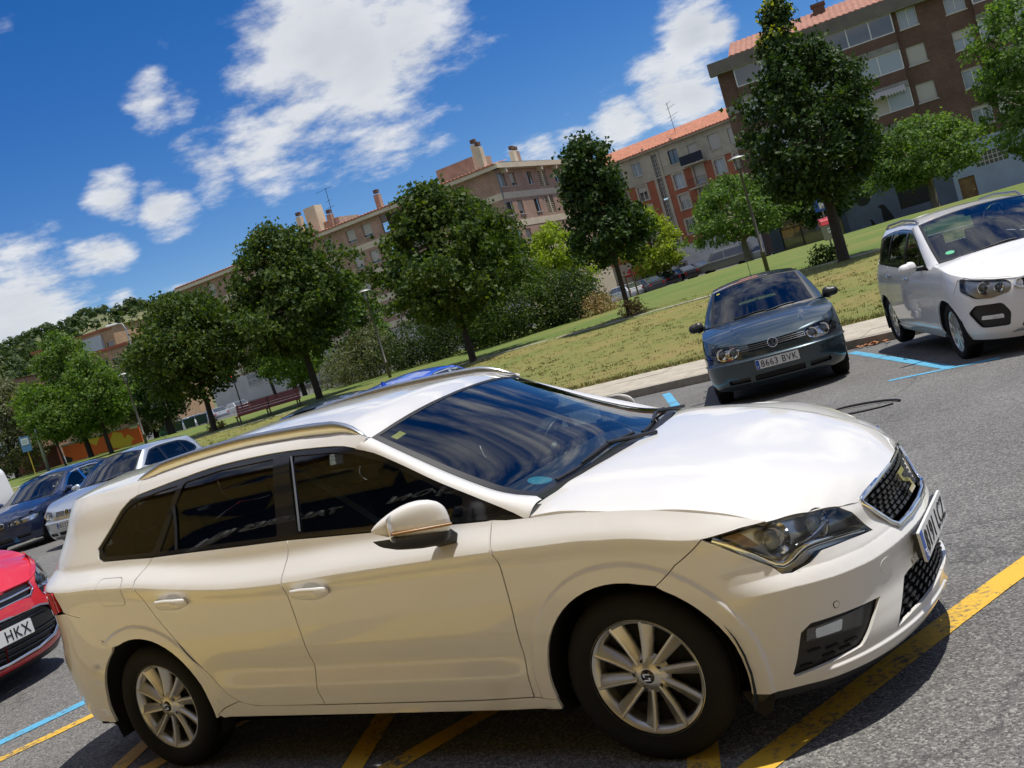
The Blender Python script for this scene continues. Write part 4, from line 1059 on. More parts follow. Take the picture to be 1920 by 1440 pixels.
        for wx in (0., -wb):
            b = MB(); rr = ar + .012
            b.grid(lambda a_, c_: (wx + rr * math.cos(R(-20 + 220 * a_)), sy * (hwid - .33 + .30 * c_), azc + rr * math.sin(R(-20 + 220 * a_))), 18, 3)
            b.add([(wx + rr * math.cos(R(-20 + 220 * a_ / 24)), sy * (hwid - .33), azc + rr * math.sin(R(-20 + 220 * a_ / 24))) for a_ in range(25)], [tuple(range(25))])
            b.build('wheel_house', M_BLACKM, car)
            wheel(car, wx, sy * (hwid - .03 - .1), Rw, c.get('rim', Rw - .11), .2, 'plain', sy, spokes=c.get('spokes', 5), m_rim=c.get('rim_mat'))
        # mirrors
        mx, mz, my = c['mirror'] or (-.6, .9, .95); base = Vector((mx, sy * (float(S.W(mz)) - .01), mz - .03))
        b = MB(); cen = Vector((mx - .01, sy * (my - .10), mz + .01))
        def mf(a_, c_):
            t_ = -1 + 2 * a_; th = 2 * PI * c_; s_ = (1 - abs(t_) ** 3.5) ** .5 if abs(t_) < 1 else 0
            ex = math.cos(th) * .065 * s_; return cen + Vector((ex if ex > 0 else ex * .4, sy * t_ * .105, math.sin(th) * .068 * s_ * (1.1 if t_ < 0 else .9)))
        b.grid(mf, 13, 15); mo = b.build('door_mirror', c.get('mirror_mat', PM), car)
        b = MB(); b.tube([base, cen + Vector((0, -sy * .08, -.03))], [.035, .025], 8); b.build('mirror_foot', M_BLACK, mo)
        # tail lamp
        panel('tail_lamp', c['tail_lamp'](S), S.fn(sy, .004), M_RED, car, .05, flip=fl)
        tg = c['tailgate'](S); rw = c['rear_window'](S)
        panel('tailgate', tg, F, PM, car, .07, holes=[rw], flip=fl)
        panel('rear_window', rw, F, c.get('glass', M_SIDE), car, .1, inset=.004, flip=fl, flange=0)
        rbp = [(S.umax, .25), (S.ux(-wb - ar, .25), .25)] + S.XZ([p for p in ra if p[0] < -wb - .12 and p[1] > .26]) + c['rbump_top'](S)
        panel('rear_bumper', rbp, F, PM, car, .06, flip=fl)
        # windscreen pillar
        Ap = c['wsedge']; n_ = 12
        outer = [S.pt(u_, z_, sy) for u_, z_ in S.XZ([tuple(np.array(p)) for p in spline(c['pillar'], .01)])]
        idx = np.linspace(0, len(outer) - 1, n_).astype(int); outer = [outer[i] for i in idx]
        inn = spline(Ap, .01); idx = np.linspace(0, len(inn) - 1, n_).astype(int); inn = [Vector((inn[i][0], inn[i][1] * -sy, inn[i][2])) for i in idx]
        nr = Vector((.35, sy * .6, .7)).normalized()
        quad_loft('windscreen_pillar', PM, car, outer, inn, k=5, bulge=lambda a_, t_: nr * (.016 * math.sin(PI * t_)), flip=sy > 0)
        # cant rail
        ct = spline(c['pillar'][-1:] + c['wintop'], .05); re_ = [p for p in c['roofedge']]
        panel('roof_side_rail', S.XZ([p for p in ct] + [(p[0], p[1]) for p in re_[::-1]]), F, PM, car, .05, flip=fl, flange=.006)
    # bonnet
    h3 = [S.pt(*S.XZ([p])[0])[:] for p in hoodline] + [S.pt(S.uy(*p), p[1])[:] for p in nose]
    key = [h3[0]]
    for p in h3[1:]:
        if p[0] > key[-1][0] + .012: key.append(p)
    cz = c['hood_c']; zcf = lambda X: pchip([p[0] for p in cz], [p[1] for p in cz], X)
    kk = [(p[0], max(.0, float(zcf(p[0])) - p[2]) / abs(p[1]) ** 2.4) for p in key if abs(p[1]) > .22]
    def hood(X, Y_):
        zz = zcf(X) - pchip([q[0] for q in kk], [q[1] for q in kk], X) * np.abs(Y_) ** 2.4
        for (ya, yb_, hgt) in c.get('hood_ridge', []):
            yr = ya + (yb_ - ya) * (X + .3) / 1.1
            zz = zz + hgt * (1 - sstep(yr - .02, yr + .02, np.abs(Y_))) * (1 - sstep(.45, .7, X))
        return np.stack([X, Y_, zz], -1)
    ed = spline([(p[0], -abs(p[1])) for p in key], .03)
    A0 = c['wsedge'][0]
    bk = [(A0[0] + c['wsb'][0] * (1 - (t / abs(A0[1])) ** 2) + .02, -t) for t in np.linspace(0, abs(A0[1]), 8)]
    half = bk + [(p[0], min(p[1] + .004, 0)) for p in ed]
    if abs(half[-1][1]) > .01: half.append((max(p[0] for p in h3), 0))
    panel('bonnet', half + [(a_, -b_) for a_, b_ in half[::-1] if abs(b_) > 1e-6], hood, PM, car, res * .9, flange=.02)
    # windscreen
    As = [Vector(p) for p in spline(c['wsedge'], .05)]; nA = len(As); (b0, b1) = c['wsb']
    def ws(a, b, push=0.):
        i = b * (nA - 1); i0 = min(int(i), nA - 2); e = As[i0].lerp(As[i0 + 1], i - i0); s_ = 1 - a * a
        return Vector((e.x + s_ * (b0 * (1 - b) + b1 * b) + push * .5, a * abs(e.y), e.z + s_ * (.01 + .04 * b + .015 * math.sin(PI * b)) + push * .85))
    b = MB(); b.grid(lambda p, q: ws(-.95 + 1.9 * p, .05 + .92 * q), 21, 11); wso = b.build('windscreen', M_WS, car)
    for s0, s1, t0, t1 in ((-1, -.95, 0, 1), (.95, 1, 0, 1), (-.95, .95, 0, .05), (-.95, .95, .97, 1)):
        b = MB(); b.grid(lambda p, q: ws(s0 + (s1 - s0) * p, t0 + (t1 - t0) * q, .001), 14, 8); b.build('windscreen_seal', M_BLACK, car)
    b = MB(); b.grid(lambda p, q: ws(-1 + 2 * p, 0) + Vector((.10 * q - .01, 0, -.02 - .015 * q)), 15, 3); b.build('cowl', M_BLACK, car)
    for y0_, y1_ in ((-.55, .05), (.05, .6)):
        b = MB(); b.tube([ws(y0_ + (y1_ - y0_) * i / 6, .03 + .06 * math.sin(PI * i / 6 * .85) * i / 6, .012) for i in range(7)], .008, 5); b.build('wiper', M_BLACK, car)
    for nm, a_, b_, w_, h_, mm in c.get('stickers', []):
        b = MB(); k_ = 14; b.add([ws(a_ + w_ * math.cos(2 * PI * (i + .5) / k_), b_ + h_ * math.sin(2 * PI * (i + .5) / k_), .002) for i in range(k_)], [tuple(range(k_))]); b.build(nm, mm, wso)
    # roof
    re_ = c['roofedge']; x0, x1 = As[-1].x, re_[-1][0]
    def roof(a, b_):
        xs_ = x0 + (x1 - x0) * a; ze = float(np.interp(-xs_, [-p[0] for p in re_], [p[1] for p in re_])); 
        ye = abs(S.P(np.array([S.ux(xs_, ze)]), np.array([ze]), 1)[0][1])
        if a < .06: ye = abs(As[-1].y) + (ye - abs(As[-1].y)) * a / .06; ze = As[-1].z + (ze - As[-1].z) * a / .06
        return Vector((xs_ + b1 * (1 - b_ * b_) * max(0, 1 - a * 10) - c.get('roof_rear', .08) * (1 - b_ * b_) * max(0, (a - .88) / .12), ye * b_, ze + (c.get('crown', .055)) * (1 - abs(b_) ** 2.3)))
    b = MB(); b.grid(lambda p, q: roof(p, -1 + 2 * q), 29, 19); b.build('roof', c.get('roof_mat', PM), car)
    b = MB(); b.grid(lambda p, q: roof(.02 + .96 * p, -.92 + 1.84 * q) + Vector((0, 0, -.035)), 10, 7); b.build('headliner', mat('headliner', (.42, .42, .40), rough=.9), car)
    interior(car, A0[0] - .30, A0[2] - .02, A0[0] - 1.12, belt=c.get('seat_belt', .98), wheelbase_floor=(-wb - .3, .0), half=float(S.W(.9)) - .12)
    b = MB(); t_ = ws(0, .88); b.box(t_.x - .12, t_.x - .09, -.12, .12, t_.z - .05, t_.z + .02); b.build('rear_view_mirror', M_BLACK, car)
    if 'extra' in c: c['extra'](car, S, ws, roof)
    return car

# --- compact hatchback (used twice, grey and silver)
GS = Shape(zs=[.18, .28, .45, .60, .70, .80, .90, .96, 1.0, 1.2, 1.34, 1.385, 1.41], ys=[.80, .845, .866, .8675, .862, .848, .825, .80, .785, .70, .615, .565, .50],
           xcf=.0, xcr=-2.40, pf=3.6, qf=2.3, pr=3.2, qr=2.4,
           nz=[.18, .25, .35, .5, .555, .57, .60, .66, .72, .76, .84, .95, 1.4], nx=[.74, .82, .862, .872, .870, .845, .835, .825, .80, .77, .66, .5, .2],
           tz=[.2, .4, .5, .62, .9, 1.0, 1.3, 1.41], tx=[-3.2, -3.27, -3.28, -3.25, -3.18, -3.12, -2.85, -2.72])
def golf_cfg():
    W = [(-.56, .958), (-.75, 1.075), (-.95, 1.20), (-1.10, 1.285), (-1.22, 1.33), (-1.5, 1.35), (-1.9, 1.34), (-2.2, 1.315), (-2.40, 1.25), (-2.56, 1.11), (-2.56, 1.04), (-2.45, 1.012), (-1.5, .975)]
    c = dict(wb=2.511, R=.312, arch=.355, sill=.24, gaps=(-.40, -1.46, -2.28), bump_x=.13, bump_z=.60, nose_bot=.20,
             belt=[(-.42, .952), (-.56, .953), (-1.5, .970), (-2.45, 1.007), (-3.3, 1.03)],
             hood=[(-.42, .955), (-.2, .945), (.1, .905), (.35, .86), (.49, .83), (.57, .805)],
             nose=[(.715, .785), (.60, .772), (.44, .752), (.3, .738), (0, .735)],
             fender_end=lambda S: S.XZ([(.52, .70), (.42, .66)]),
             lamp_uz=lambda S: rounded([S.YZ([(.40, .65)])[0], S.YZ([(.405, .74)])[0], S.YZ([(.55, .762)])[0], S.YZ([(.70, .778)])[0], (S.ux(.555, .775), .775), (S.ux(.50, .72), .72), (S.ux(.53, .64), .64), S.YZ([(.68, .598)])[0], S.YZ([(.50, .595)])[0]], .05, 5),
             bump_top=lambda S: [(S.ux(.13, .60), .60), (S.ux(.40, .655), .655), (S.ux(.52, .625), .625), S.YZ([(.68, .588)])[0], S.YZ([(.50, .585)])[0], S.YZ([(.40, .645)])[0], S.YZ([(.39, .648)])[0], (-S.kf, .648)],
             bump_holes=[lambda S: S.YZ([(.30, .285), (.30, .355)]) + [(-S.kf, .362), (-S.kf, .285)], lambda S: rounded(S.YZ([(.36, .29), (.36, .352), (.62, .345), (.62, .29)]), .015)],
             bulbs=[(.49, .672, .066), (.64, .682, .070)],
             window=W, panes=[rounded([(-.66, .985), (-.78, 1.062), (-.96, 1.175), (-1.12, 1.262), (-1.22, 1.30), (-1.43, 1.325), (-1.43, .995)], .02), rounded([(-1.52, .998), (-1.52, 1.325), (-1.88, 1.318), (-2.14, 1.295), (-2.20, 1.02)], .02), rounded([(-2.25, 1.022), (-2.20, 1.285), (-2.37, 1.235), (-2.52, 1.10), (-2.52, 1.05), (-2.45, 1.032)], .02)],
             wintop=[(-1.22, 1.333), (-1.5, 1.353), (-1.9, 1.343), (-2.2, 1.318), (-2.38, 1.262)], pillar=[(-.44, .956), (-.56, .960), (-.75, 1.078), (-.95, 1.203), (-1.10, 1.288), (-1.22, 1.333)],
             wsedge=[(-.42, -.70, .965), (-.62, -.665, 1.09), (-.85, -.62, 1.245), (-1.06, -.575, 1.368)], wsb=(.15, .06),
             roofedge=[(-1.10, 1.372), (-1.5, 1.392), (-1.9, 1.388), (-2.38, 1.365), (-2.72, 1.335)],
             quarter_top=[(-2.45, 1.006), (-2.555, 1.036), (-2.565, 1.11), (-2.405, 1.253), (-2.385, 1.362), (-2.60, 1.345)], quarter_tail=lambda S: [(S.uyr(.56, 1.33), 1.33), (S.uyr(.62, 1.05), 1.05), (S.uyr(.62, .62), .62), (S.ux(-2.95, .60), .60), (S.ux(-2.80, .52), .52)],
             tail_lamp=lambda S: [(S.uyr(.63, .98), .98), (S.uyr(.63, .72), .72), (S.ux(-2.95, .72), .72), (S.ux(-2.93, .98), .98)],
             tailgate=lambda S: [(S.uyr(.62, .62), .62), (S.uyr(.62, 1.05), 1.05), (S.uyr(.555, 1.335), 1.335), (S.umax, 1.40), (S.umax, .60)],
             rear_window=lambda S: rounded([(S.uyr(.57, 1.0), 1.0), (S.uyr(.50, 1.31), 1.31), (S.umax - .001, 1.35), (S.umax - .001, 1.0)], .03),
             rbump_top=lambda S: [(S.ux(-2.80, .50), .50), (S.ux(-2.95, .58), .58), (S.umax, .58)],
             hood_c=[(-.45, .975), (-.25, .985), (0, .965), (.3, .915), (.5, .855), (.65, .80), (.75, .752), (.80, .725)], hood_ridge=[(.50, .36, .007)],
             mirror=(-.62, .985, 1.0), mirror_mat=M_BLACK, seat_belt=.98, spokes=7)
    def extra(car, S, ws, roof):
        up = panel('upper_grille', S.YZ([(.395, .65), (.40, .722)]) + [(-S.kf, .724), (-S.kf, .65)], S.fn(-1, -.03), M_BLACKM, car, .05, flip=True, flange=0)
        panel('grille_back', S.YZ([(.395, .65), (.40, .722)]) + [(-S.kf, .724), (-S.kf, .65)], S.fn(1, -.03), M_BLACKM, up, .05, flange=0)
        for zz in (.665, .688, .711):
            b = MB(); b.tube([S.pt(S.uy(abs(yy), zz), zz, 1 if yy > 0 else -1, -.008) for yy in np.linspace(-.395, .395, 15)], .0055, 6)
            b.build('grille_bar', c.get('bar_mat', M_CHROME), up)
        p = S.pt(-S.kf, .69, 1, .006); badge_vw(up, (p.x, 0, .69), .062, (0, 1, 0), (-.25, 0, .97), (.97, 0, .25))
        pp = S.pt(-S.kf, .48, 1, .02); plate(car, c['plate'], (pp.x, 0, .478), (0, 1, 0), (0, 0, 1), (1, 0, .03))
        for sy in (-1, 1):
            b = MB(); b.tube([S.pt(u_, .545, sy, .006) for u_ in np.linspace(-S.kf, S.ux(.37, .545), 16)], .011, 6); b.build('rubbing_strip', c['strip'], car)
        for zz in (.305, .325, .345):
            b = MB(); b.tube([S.pt(S.uy(abs(yy), zz), zz, 1 if yy > 0 else -1, -.012) for yy in np.linspace(-.28, .28, 9)], .005, 5); b.build('intake_slat', M_BLACK, car)
        r_ = roof(.93, 0); b = MB(); b.tube([r_, r_ + Vector((-.18, 0, .38))], [.006, .003], 5); b.build('aerial', M_BLACK, car)
    c['extra'] = extra
    return c
P_GREY = paint('dark_grey_metallic', (.035, .055, .065), flake=.55)
P_SILV = paint('silver_metallic', (.52, .56, .60), flake=.6)
cg = golf_cfg(); cg.update(plate='8663 BVK', strip=P_GREY, bar_mat=mat('bar_grey', (.10, .10, .105), rough=.3, metal=.6), stickers=[('inspection_sticker', -.86, .90, .045, .018, M_YSTICK)])
GREY = gen_car('hatchback_car', 'dark grey hatchback facing the camera with plate 8663 BVK beside the kerb', (-2.36, 8.95, -.28, -71.7), GS, P_GREY, cg)
cs = golf_cfg(); cs.update(plate='8227 BDS', strip=P_SILV, mirror_mat=P_SILV)
SILV = gen_car('hatchback_car', 'silver hatchback with plate 8227 BDS parked beside the dark blue saloon', (-16.05, 8.62, -.285, -76.), GS, P_SILV, cs)

# --- tall white people carrier on the right
KS = Shape(zs=[.2, .32, .5, .7, .85, .98, 1.05, 1.3, 1.5, 1.55, 1.585], ys=[.83, .885, .90, .9025, .893, .865, .84, .755, .645, .585, .50], xcf=.0, xcr=-2.75, pf=2.7, qf=2.0, pr=3.0, qr=2.3,
           nz=[.18, .28, .4, .55, .62, .75, .85, .95, 1.1, 1.5], nx=[.80, .89, .92, .915, .90, .86, .80, .68, .4, .1], tz=[.2, .5, .9, 1.1, 1.4, 1.585], tx=[-3.45, -3.6, -3.55, -3.45, -3.3, -3.15])
def kia_cfg():
    W = [(-.47, 1.022), (-.70, 1.15), (-1.0, 1.315), (-1.25, 1.43), (-1.45, 1.475), (-2.0, 1.495), (-2.6, 1.465), (-2.95, 1.40), (-3.12, 1.27), (-3.10, 1.14), (-3.0, 1.105), (-1.7, 1.055)]
    c = dict(wb=2.75, R=.325, arch=.372, sill=.25, gaps=(-.46, -1.56, -2.42), bump_x=.16, bump_z=.66, nose_bot=.20,
             belt=[(-.30, 1.03), (-.47, 1.018), (-1.7, 1.05), (-3.0, 1.10), (-3.7, 1.12)],
             hood=[(-.30, 1.06), (-.05, 1.035), (.2, .98), (.36, .935), (.46, .905)], nose=[(.70, .875), (.58, .842), (.45, .815), (.3, .80), (0, .80)],
             fender_end=lambda S: S.XZ([(.38, .895), (.36, .82), (.33, .76)]),
             lamp_uz=lambda S: rounded([(S.ux(.40, .90), .90), (S.ux(.50, .878), .878), S.YZ([(.60, .838)])[0], S.YZ([(.46, .81)])[0], S.YZ([(.42, .76)])[0], S.YZ([(.46, .685)])[0], S.YZ([(.62, .655)])[0], (S.ux(.58, .675), .675), (S.ux(.42, .77), .77)], .03, 4),
             lamp_mat=M_LAMPDARK,
             bump_top=lambda S: [(S.ux(.16, .66), .66), (S.ux(.33, .755), .755), (S.ux(.41, .76), .76), (S.ux(.575, .665), .665), S.YZ([(.62, .645)])[0], S.YZ([(.46, .675)])[0], S.YZ([(.415, .73)])[0], S.YZ([(.41, .69)])[0], (-S.kf, .685)],
             bump_holes=[lambda S: rounded(S.YZ([(.53, .345), (.50, .48), (.55, .59), (.76, .605), (.82, .53), (.75, .36)]), .03), lambda S: S.YZ([(.44, .31), (.36, .45)]) + [(-S.kf, .46), (-S.kf, .31)]],
             bump_parts=[('fog_lamp', lambda S: rounded(S.YZ([(.57, .43), (.57, .475), (.74, .485), (.75, .445)]), .012), M_LAMPREF, -.02), ('skid_strip', lambda S: S.YZ([(.52, .262), (.46, .292)]) + [(-S.kf, .30), (-S.kf, .275)], M_SATIN, .008)],
             bulbs=[(.67, .765, .07), (.55, .745, .05)], window=W,
             panes=[rounded([(-.60, 1.05), (-.75, 1.14), (-.86, 1.20), (-.88, 1.07)], .015), rounded([(-.94, 1.07), (-.92, 1.235), (-1.05, 1.305), (-1.28, 1.41), (-1.5, 1.45), (-1.53, 1.085)], .02), rounded([(-1.62, 1.088), (-1.60, 1.455), (-2.0, 1.47), (-2.30, 1.46), (-2.38, 1.115)], .02), rounded([(-2.45, 1.118), (-2.37, 1.455), (-2.6, 1.44), (-2.92, 1.375), (-3.07, 1.26), (-3.06, 1.15), (-2.98, 1.13)], .02)],
             wintop=[(-1.45, 1.478), (-2.0, 1.498), (-2.6, 1.468), (-2.92, 1.412)], pillar=[(-.32, 1.03), (-.47, 1.026), (-.70, 1.153), (-1.0, 1.318), (-1.25, 1.433), (-1.45, 1.478)],
             wsedge=[(-.30, -.765, 1.068), (-.58, -.735, 1.21), (-.90, -.69, 1.375), (-1.22, -.635, 1.512)], wsb=(.24, .07),
             roofedge=[(-1.24, 1.515), (-1.7, 1.545), (-2.2, 1.55), (-2.7, 1.53), (-2.95, 1.505)], quarter_top=[(-3.0, 1.10), (-3.105, 1.137), (-3.125, 1.27), (-2.96, 1.402), (-2.93, 1.508), (-2.98, 1.50)],
             quarter_tail=lambda S: [(S.uyr(.62, 1.49), 1.49), (S.uyr(.68, 1.1), 1.1), (S.uyr(.68, .6), .6), (S.ux(-3.25, .58), .58), (S.ux(-3.1, .5), .5)],
             tail_lamp=lambda S: [(S.uyr(.69, 1.08), 1.08), (S.uyr(.69, .82), .82), (S.ux(-3.2, .84), .84), (S.ux(-3.12, 1.04), 1.04)],
             tailgate=lambda S: [(S.uyr(.68, .6), .6), (S.uyr(.68, 1.1), 1.1), (S.uyr(.615, 1.50), 1.50), (S.umax, 1.57), (S.umax, .58)], rear_window=lambda S: rounded([(S.uyr(.62, 1.1), 1.1), (S.uyr(.55, 1.45), 1.45), (S.umax - .001, 1.5), (S.umax - .001, 1.1)], .03),
             rbump_top=lambda S: [(S.ux(-3.1, .49), .49), (S.ux(-3.25, .57), .57), (S.umax, .57)],
             hood_c=[(-.35, 1.10), (-.1, 1.10), (.2, 1.045), (.5, .97), (.65, .91), (.78, .845), (.83, .81)], hood_ridge=[(.62, .40, .008)], mirror=(-.72, 1.07, 1.10), mirror_mat=None, handle=M_CHROME, spokes=10, rim=.228, seat_belt=1.05,
             stickers=[('emission_sticker', -.80, .16, .06, .035, M_GSTICK)], crown=.045)
    def extra(car, S, ws, roof):
        gpoly = lambda S: rounded(S.YZ([(.40, .70), (.40, .785), (.2, .79)]) + [(-S.kf, .79), (-S.kf, .695)], .001)
        up = panel('upper_grille', gpoly(S), S.fn(-1, -.02), M_BLACKM, car, .05, flip=True, flange=0); panel('grille_back', gpoly(S), S.fn(1, -.02), M_BLACKM, up, .05, flange=0)
        for sy in (-1, 1):
            b = MB(); b.tube([S.pt(-S.kf, .692, sy, .002), S.pt(S.uy(.2, .692), .692, sy, .004), S.pt(S.uy(.36, .697), .697, sy, .006), S.pt(S.uy(.405, .735), .735, sy, .006), S.pt(S.uy(.37, .785), .785, sy, .004), S.pt(S.uy(.2, .795), .795, sy, .0), S.pt(-S.kf, .797, sy, -.002)], .014, 8); b.build('grille_surround', M_CHROME, up)
            b = MB(); b.tube([roof(.06, sy * .97) + Vector((0, 0, .01)), roof(.12, sy * .97) + Vector((0, 0, .04)), roof(.5, sy * .97) + Vector((0, 0, .045)), roof(.88, sy * .97) + Vector((0, 0, .04)), roof(.96, sy * .97) + Vector((0, 0, .01))], .016, 8); b.build('roof_rail', mat('rail_grey', (.25, .26, .28), rough=.35, metal=.8), car)
    c['extra'] = extra
    return c
P_WHITE2 = paint('white_paint_far', (.80, .79, .775))
ck = kia_cfg(); ck['mirror_mat'] = P_WHITE2
KIA = gen_car('people_carrier', 'tall white people carrier at the right edge with chrome-rimmed grille and fog lamps', (.70, 8.46, -.26, -66.5), KS, P_WHITE2, ck)

# --- dark blue saloon on the left
BS = Shape(zs=[.2, .3, .5, .68, .80, .90, .95, 1.0, 1.2, 1.33, 1.37, 1.40], ys=[.83, .87, .895, .90, .885, .85, .815, .79, .69, .60, .545, .48], xcf=.0, xcr=-3.1, pf=3.0, qf=2.1, pr=3.4, qr=2.4,
           nz=[.18, .26, .4, .5, .56, .62, .72, .80, .9, 1.4], nx=[.70, .77, .80, .80, .79, .77, .73, .66, .5, .2], tz=[.2, .45, .6, .9, .955, 1.0, 1.2, 1.40], tx=[-3.85, -3.96, -3.94, -3.90, -3.86, -3.28, -3.1, -2.85])
def bmw_cfg():
    W = [(-.58, .93), (-.85, 1.09), (-1.1, 1.235), (-1.25, 1.29), (-1.5, 1.33), (-2.0, 1.335), (-2.5, 1.27), (-2.85, 1.12), (-2.95, 1.0), (-2.8, .975), (-1.6, .945)]
    c = dict(wb=2.83, R=.325, arch=.372, sill=.24, gaps=(-.46, -1.52, -2.45), bump_x=.15, bump_z=.56, nose_bot=.2, belt=[(-.38, .925), (-.58, .926), (-1.6, .94), (-2.8, .97), (-3.9, .95)],
             hood=[(-.38, .925), (-.1, .91), (.15, .875), (.35, .83), (.46, .79)], nose=[(.70, .745), (.55, .725), (.3, .715), (0, .715)], fender_end=lambda S: S.XZ([(.40, .755), (.30, .70), (.24, .62)]),
             lamp_uz=lambda S: rounded([(S.ux(.33, .69), .69), (S.ux(.44, .735), .735), S.YZ([(.60, .715)])[0], S.YZ([(.33, .695)])[0], S.YZ([(.33, .60)])[0], S.YZ([(.60, .595)])[0], (S.ux(.45, .615), .615)], .02, 3),
             bump_top=lambda S: [(S.ux(.15, .56), .56), (S.ux(.24, .61), .61), (S.ux(.45, .605), .605), S.YZ([(.60, .585)])[0], S.YZ([(.30, .59)])[0], (-S.kf, .59)], bump_holes=[lambda S: S.YZ([(.35, .27), (.35, .36)]) + [(-S.kf, .365), (-S.kf, .27)], lambda S: rounded(S.YZ([(.45, .30), (.45, .37), (.68, .36), (.68, .31)]), .02)],
             bulbs=[(.42, .65, .045), (.57, .652, .045)], window=W, panes=[rounded([(-.72, .96), (-.88, 1.075), (-1.12, 1.215), (-1.27, 1.265), (-1.5, 1.30), (-1.5, .968)], .02), rounded([(-1.58, .97), (-1.58, 1.305), (-2.0, 1.308), (-2.35, 1.27), (-2.42, .99)], .02), rounded([(-2.48, .992), (-2.42, 1.258), (-2.5, 1.24), (-2.8, 1.105), (-2.88, 1.015), (-2.78, .998)], .02)], trim=M_CHROME,
             wintop=[(-1.25, 1.293), (-1.5, 1.333), (-2.0, 1.338), (-2.5, 1.273)], pillar=[(-.40, .928), (-.58, .932), (-.85, 1.093), (-1.1, 1.238), (-1.25, 1.293)], wsedge=[(-.40, -.69, .935), (-.7, -.645, 1.08), (-1.0, -.60, 1.24), (-1.22, -.565, 1.335)], wsb=(.16, .06),
             roofedge=[(-1.24, 1.34), (-1.6, 1.372), (-2.0, 1.372), (-2.5, 1.345), (-2.8, 1.31)], quarter_top=[(-2.8, .972), (-2.955, .998), (-2.86, 1.122), (-2.53, 1.272), (-2.51, 1.345), (-2.8, 1.31)],
             quarter_tail=lambda S: [(S.uyr(.5, 1.25), 1.25), (S.uyr(.60, 1.0), 1.0), (S.uyr(.66, .95), .95), (S.uyr(.66, .6), .6), (S.ux(-3.4, .58), .58), (S.ux(-3.2, .5), .5)],
             tail_lamp=lambda S: [(S.uyr(.68, .88), .88), (S.uyr(.68, .72), .72), (S.ux(-3.55, .72), .72), (S.ux(-3.5, .88), .88)], tailgate=lambda S: [(S.uyr(.66, .6), .6), (S.uyr(.66, .95), .95), (S.uyr(.60, 1.0), 1.0), (S.uyr(.5, 1.26), 1.26), (S.uyr(.4, 1.32), 1.32), (S.umax, 1.38), (S.umax, .58)],
             rear_window=lambda S: rounded([(S.uyr(.56, 1.03), 1.03), (S.uyr(.45, 1.27), 1.27), (S.umax - .001, 1.33), (S.umax - .001, 1.02)], .02), rbump_top=lambda S: [(S.ux(-3.2, .49), .49), (S.ux(-3.4, .57), .57), (S.umax, .57)],
             hood_c=[(-.4, .965), (-.2, .965), (.1, .92), (.4, .845), (.6, .765), (.72, .72)], hood_ridge=[(.5, .3, .008)], mirror=(-.68, .965, 1.03), mirror_mat=None, spokes=12, rim=.222)
    def extra(car, S, ws, roof):
        for sy in (-1, 1):
            k = MB(); k.prism(rounded([(.02, .60), (.26, .60), (.25, .70), (.03, .705)], .03), 0, .02, lambda a, b, h: Vector((float(S.pt(S.uy(.15, b), b, 1).x) + h - .008, sy * a, b))); ko = k.build('kidney_grille', M_CHROME, car)
            k = MB(); k.prism(rounded([(.035, .612), (.245, .612), (.235, .69), (.045, .693)], .025), 0, .022, lambda a, b, h: Vector((float(S.pt(S.uy(.15, b), b, 1).x) + h - .007, sy * a, b))); k.build('kidney_mesh', M_BLACK, ko)
    c['extra'] = extra
    return c
P_BLUE = paint('midnight_blue', (.012, .025, .075), flake=.4)
cb = bmw_cfg(); cb['mirror_mat'] = P_BLUE
BMW = gen_car('saloon_car', 'dark midnight blue saloon at the left edge with chrome window surrounds', (-19.4, 9.05, -.29, -71.7), BS, P_BLUE, cb)

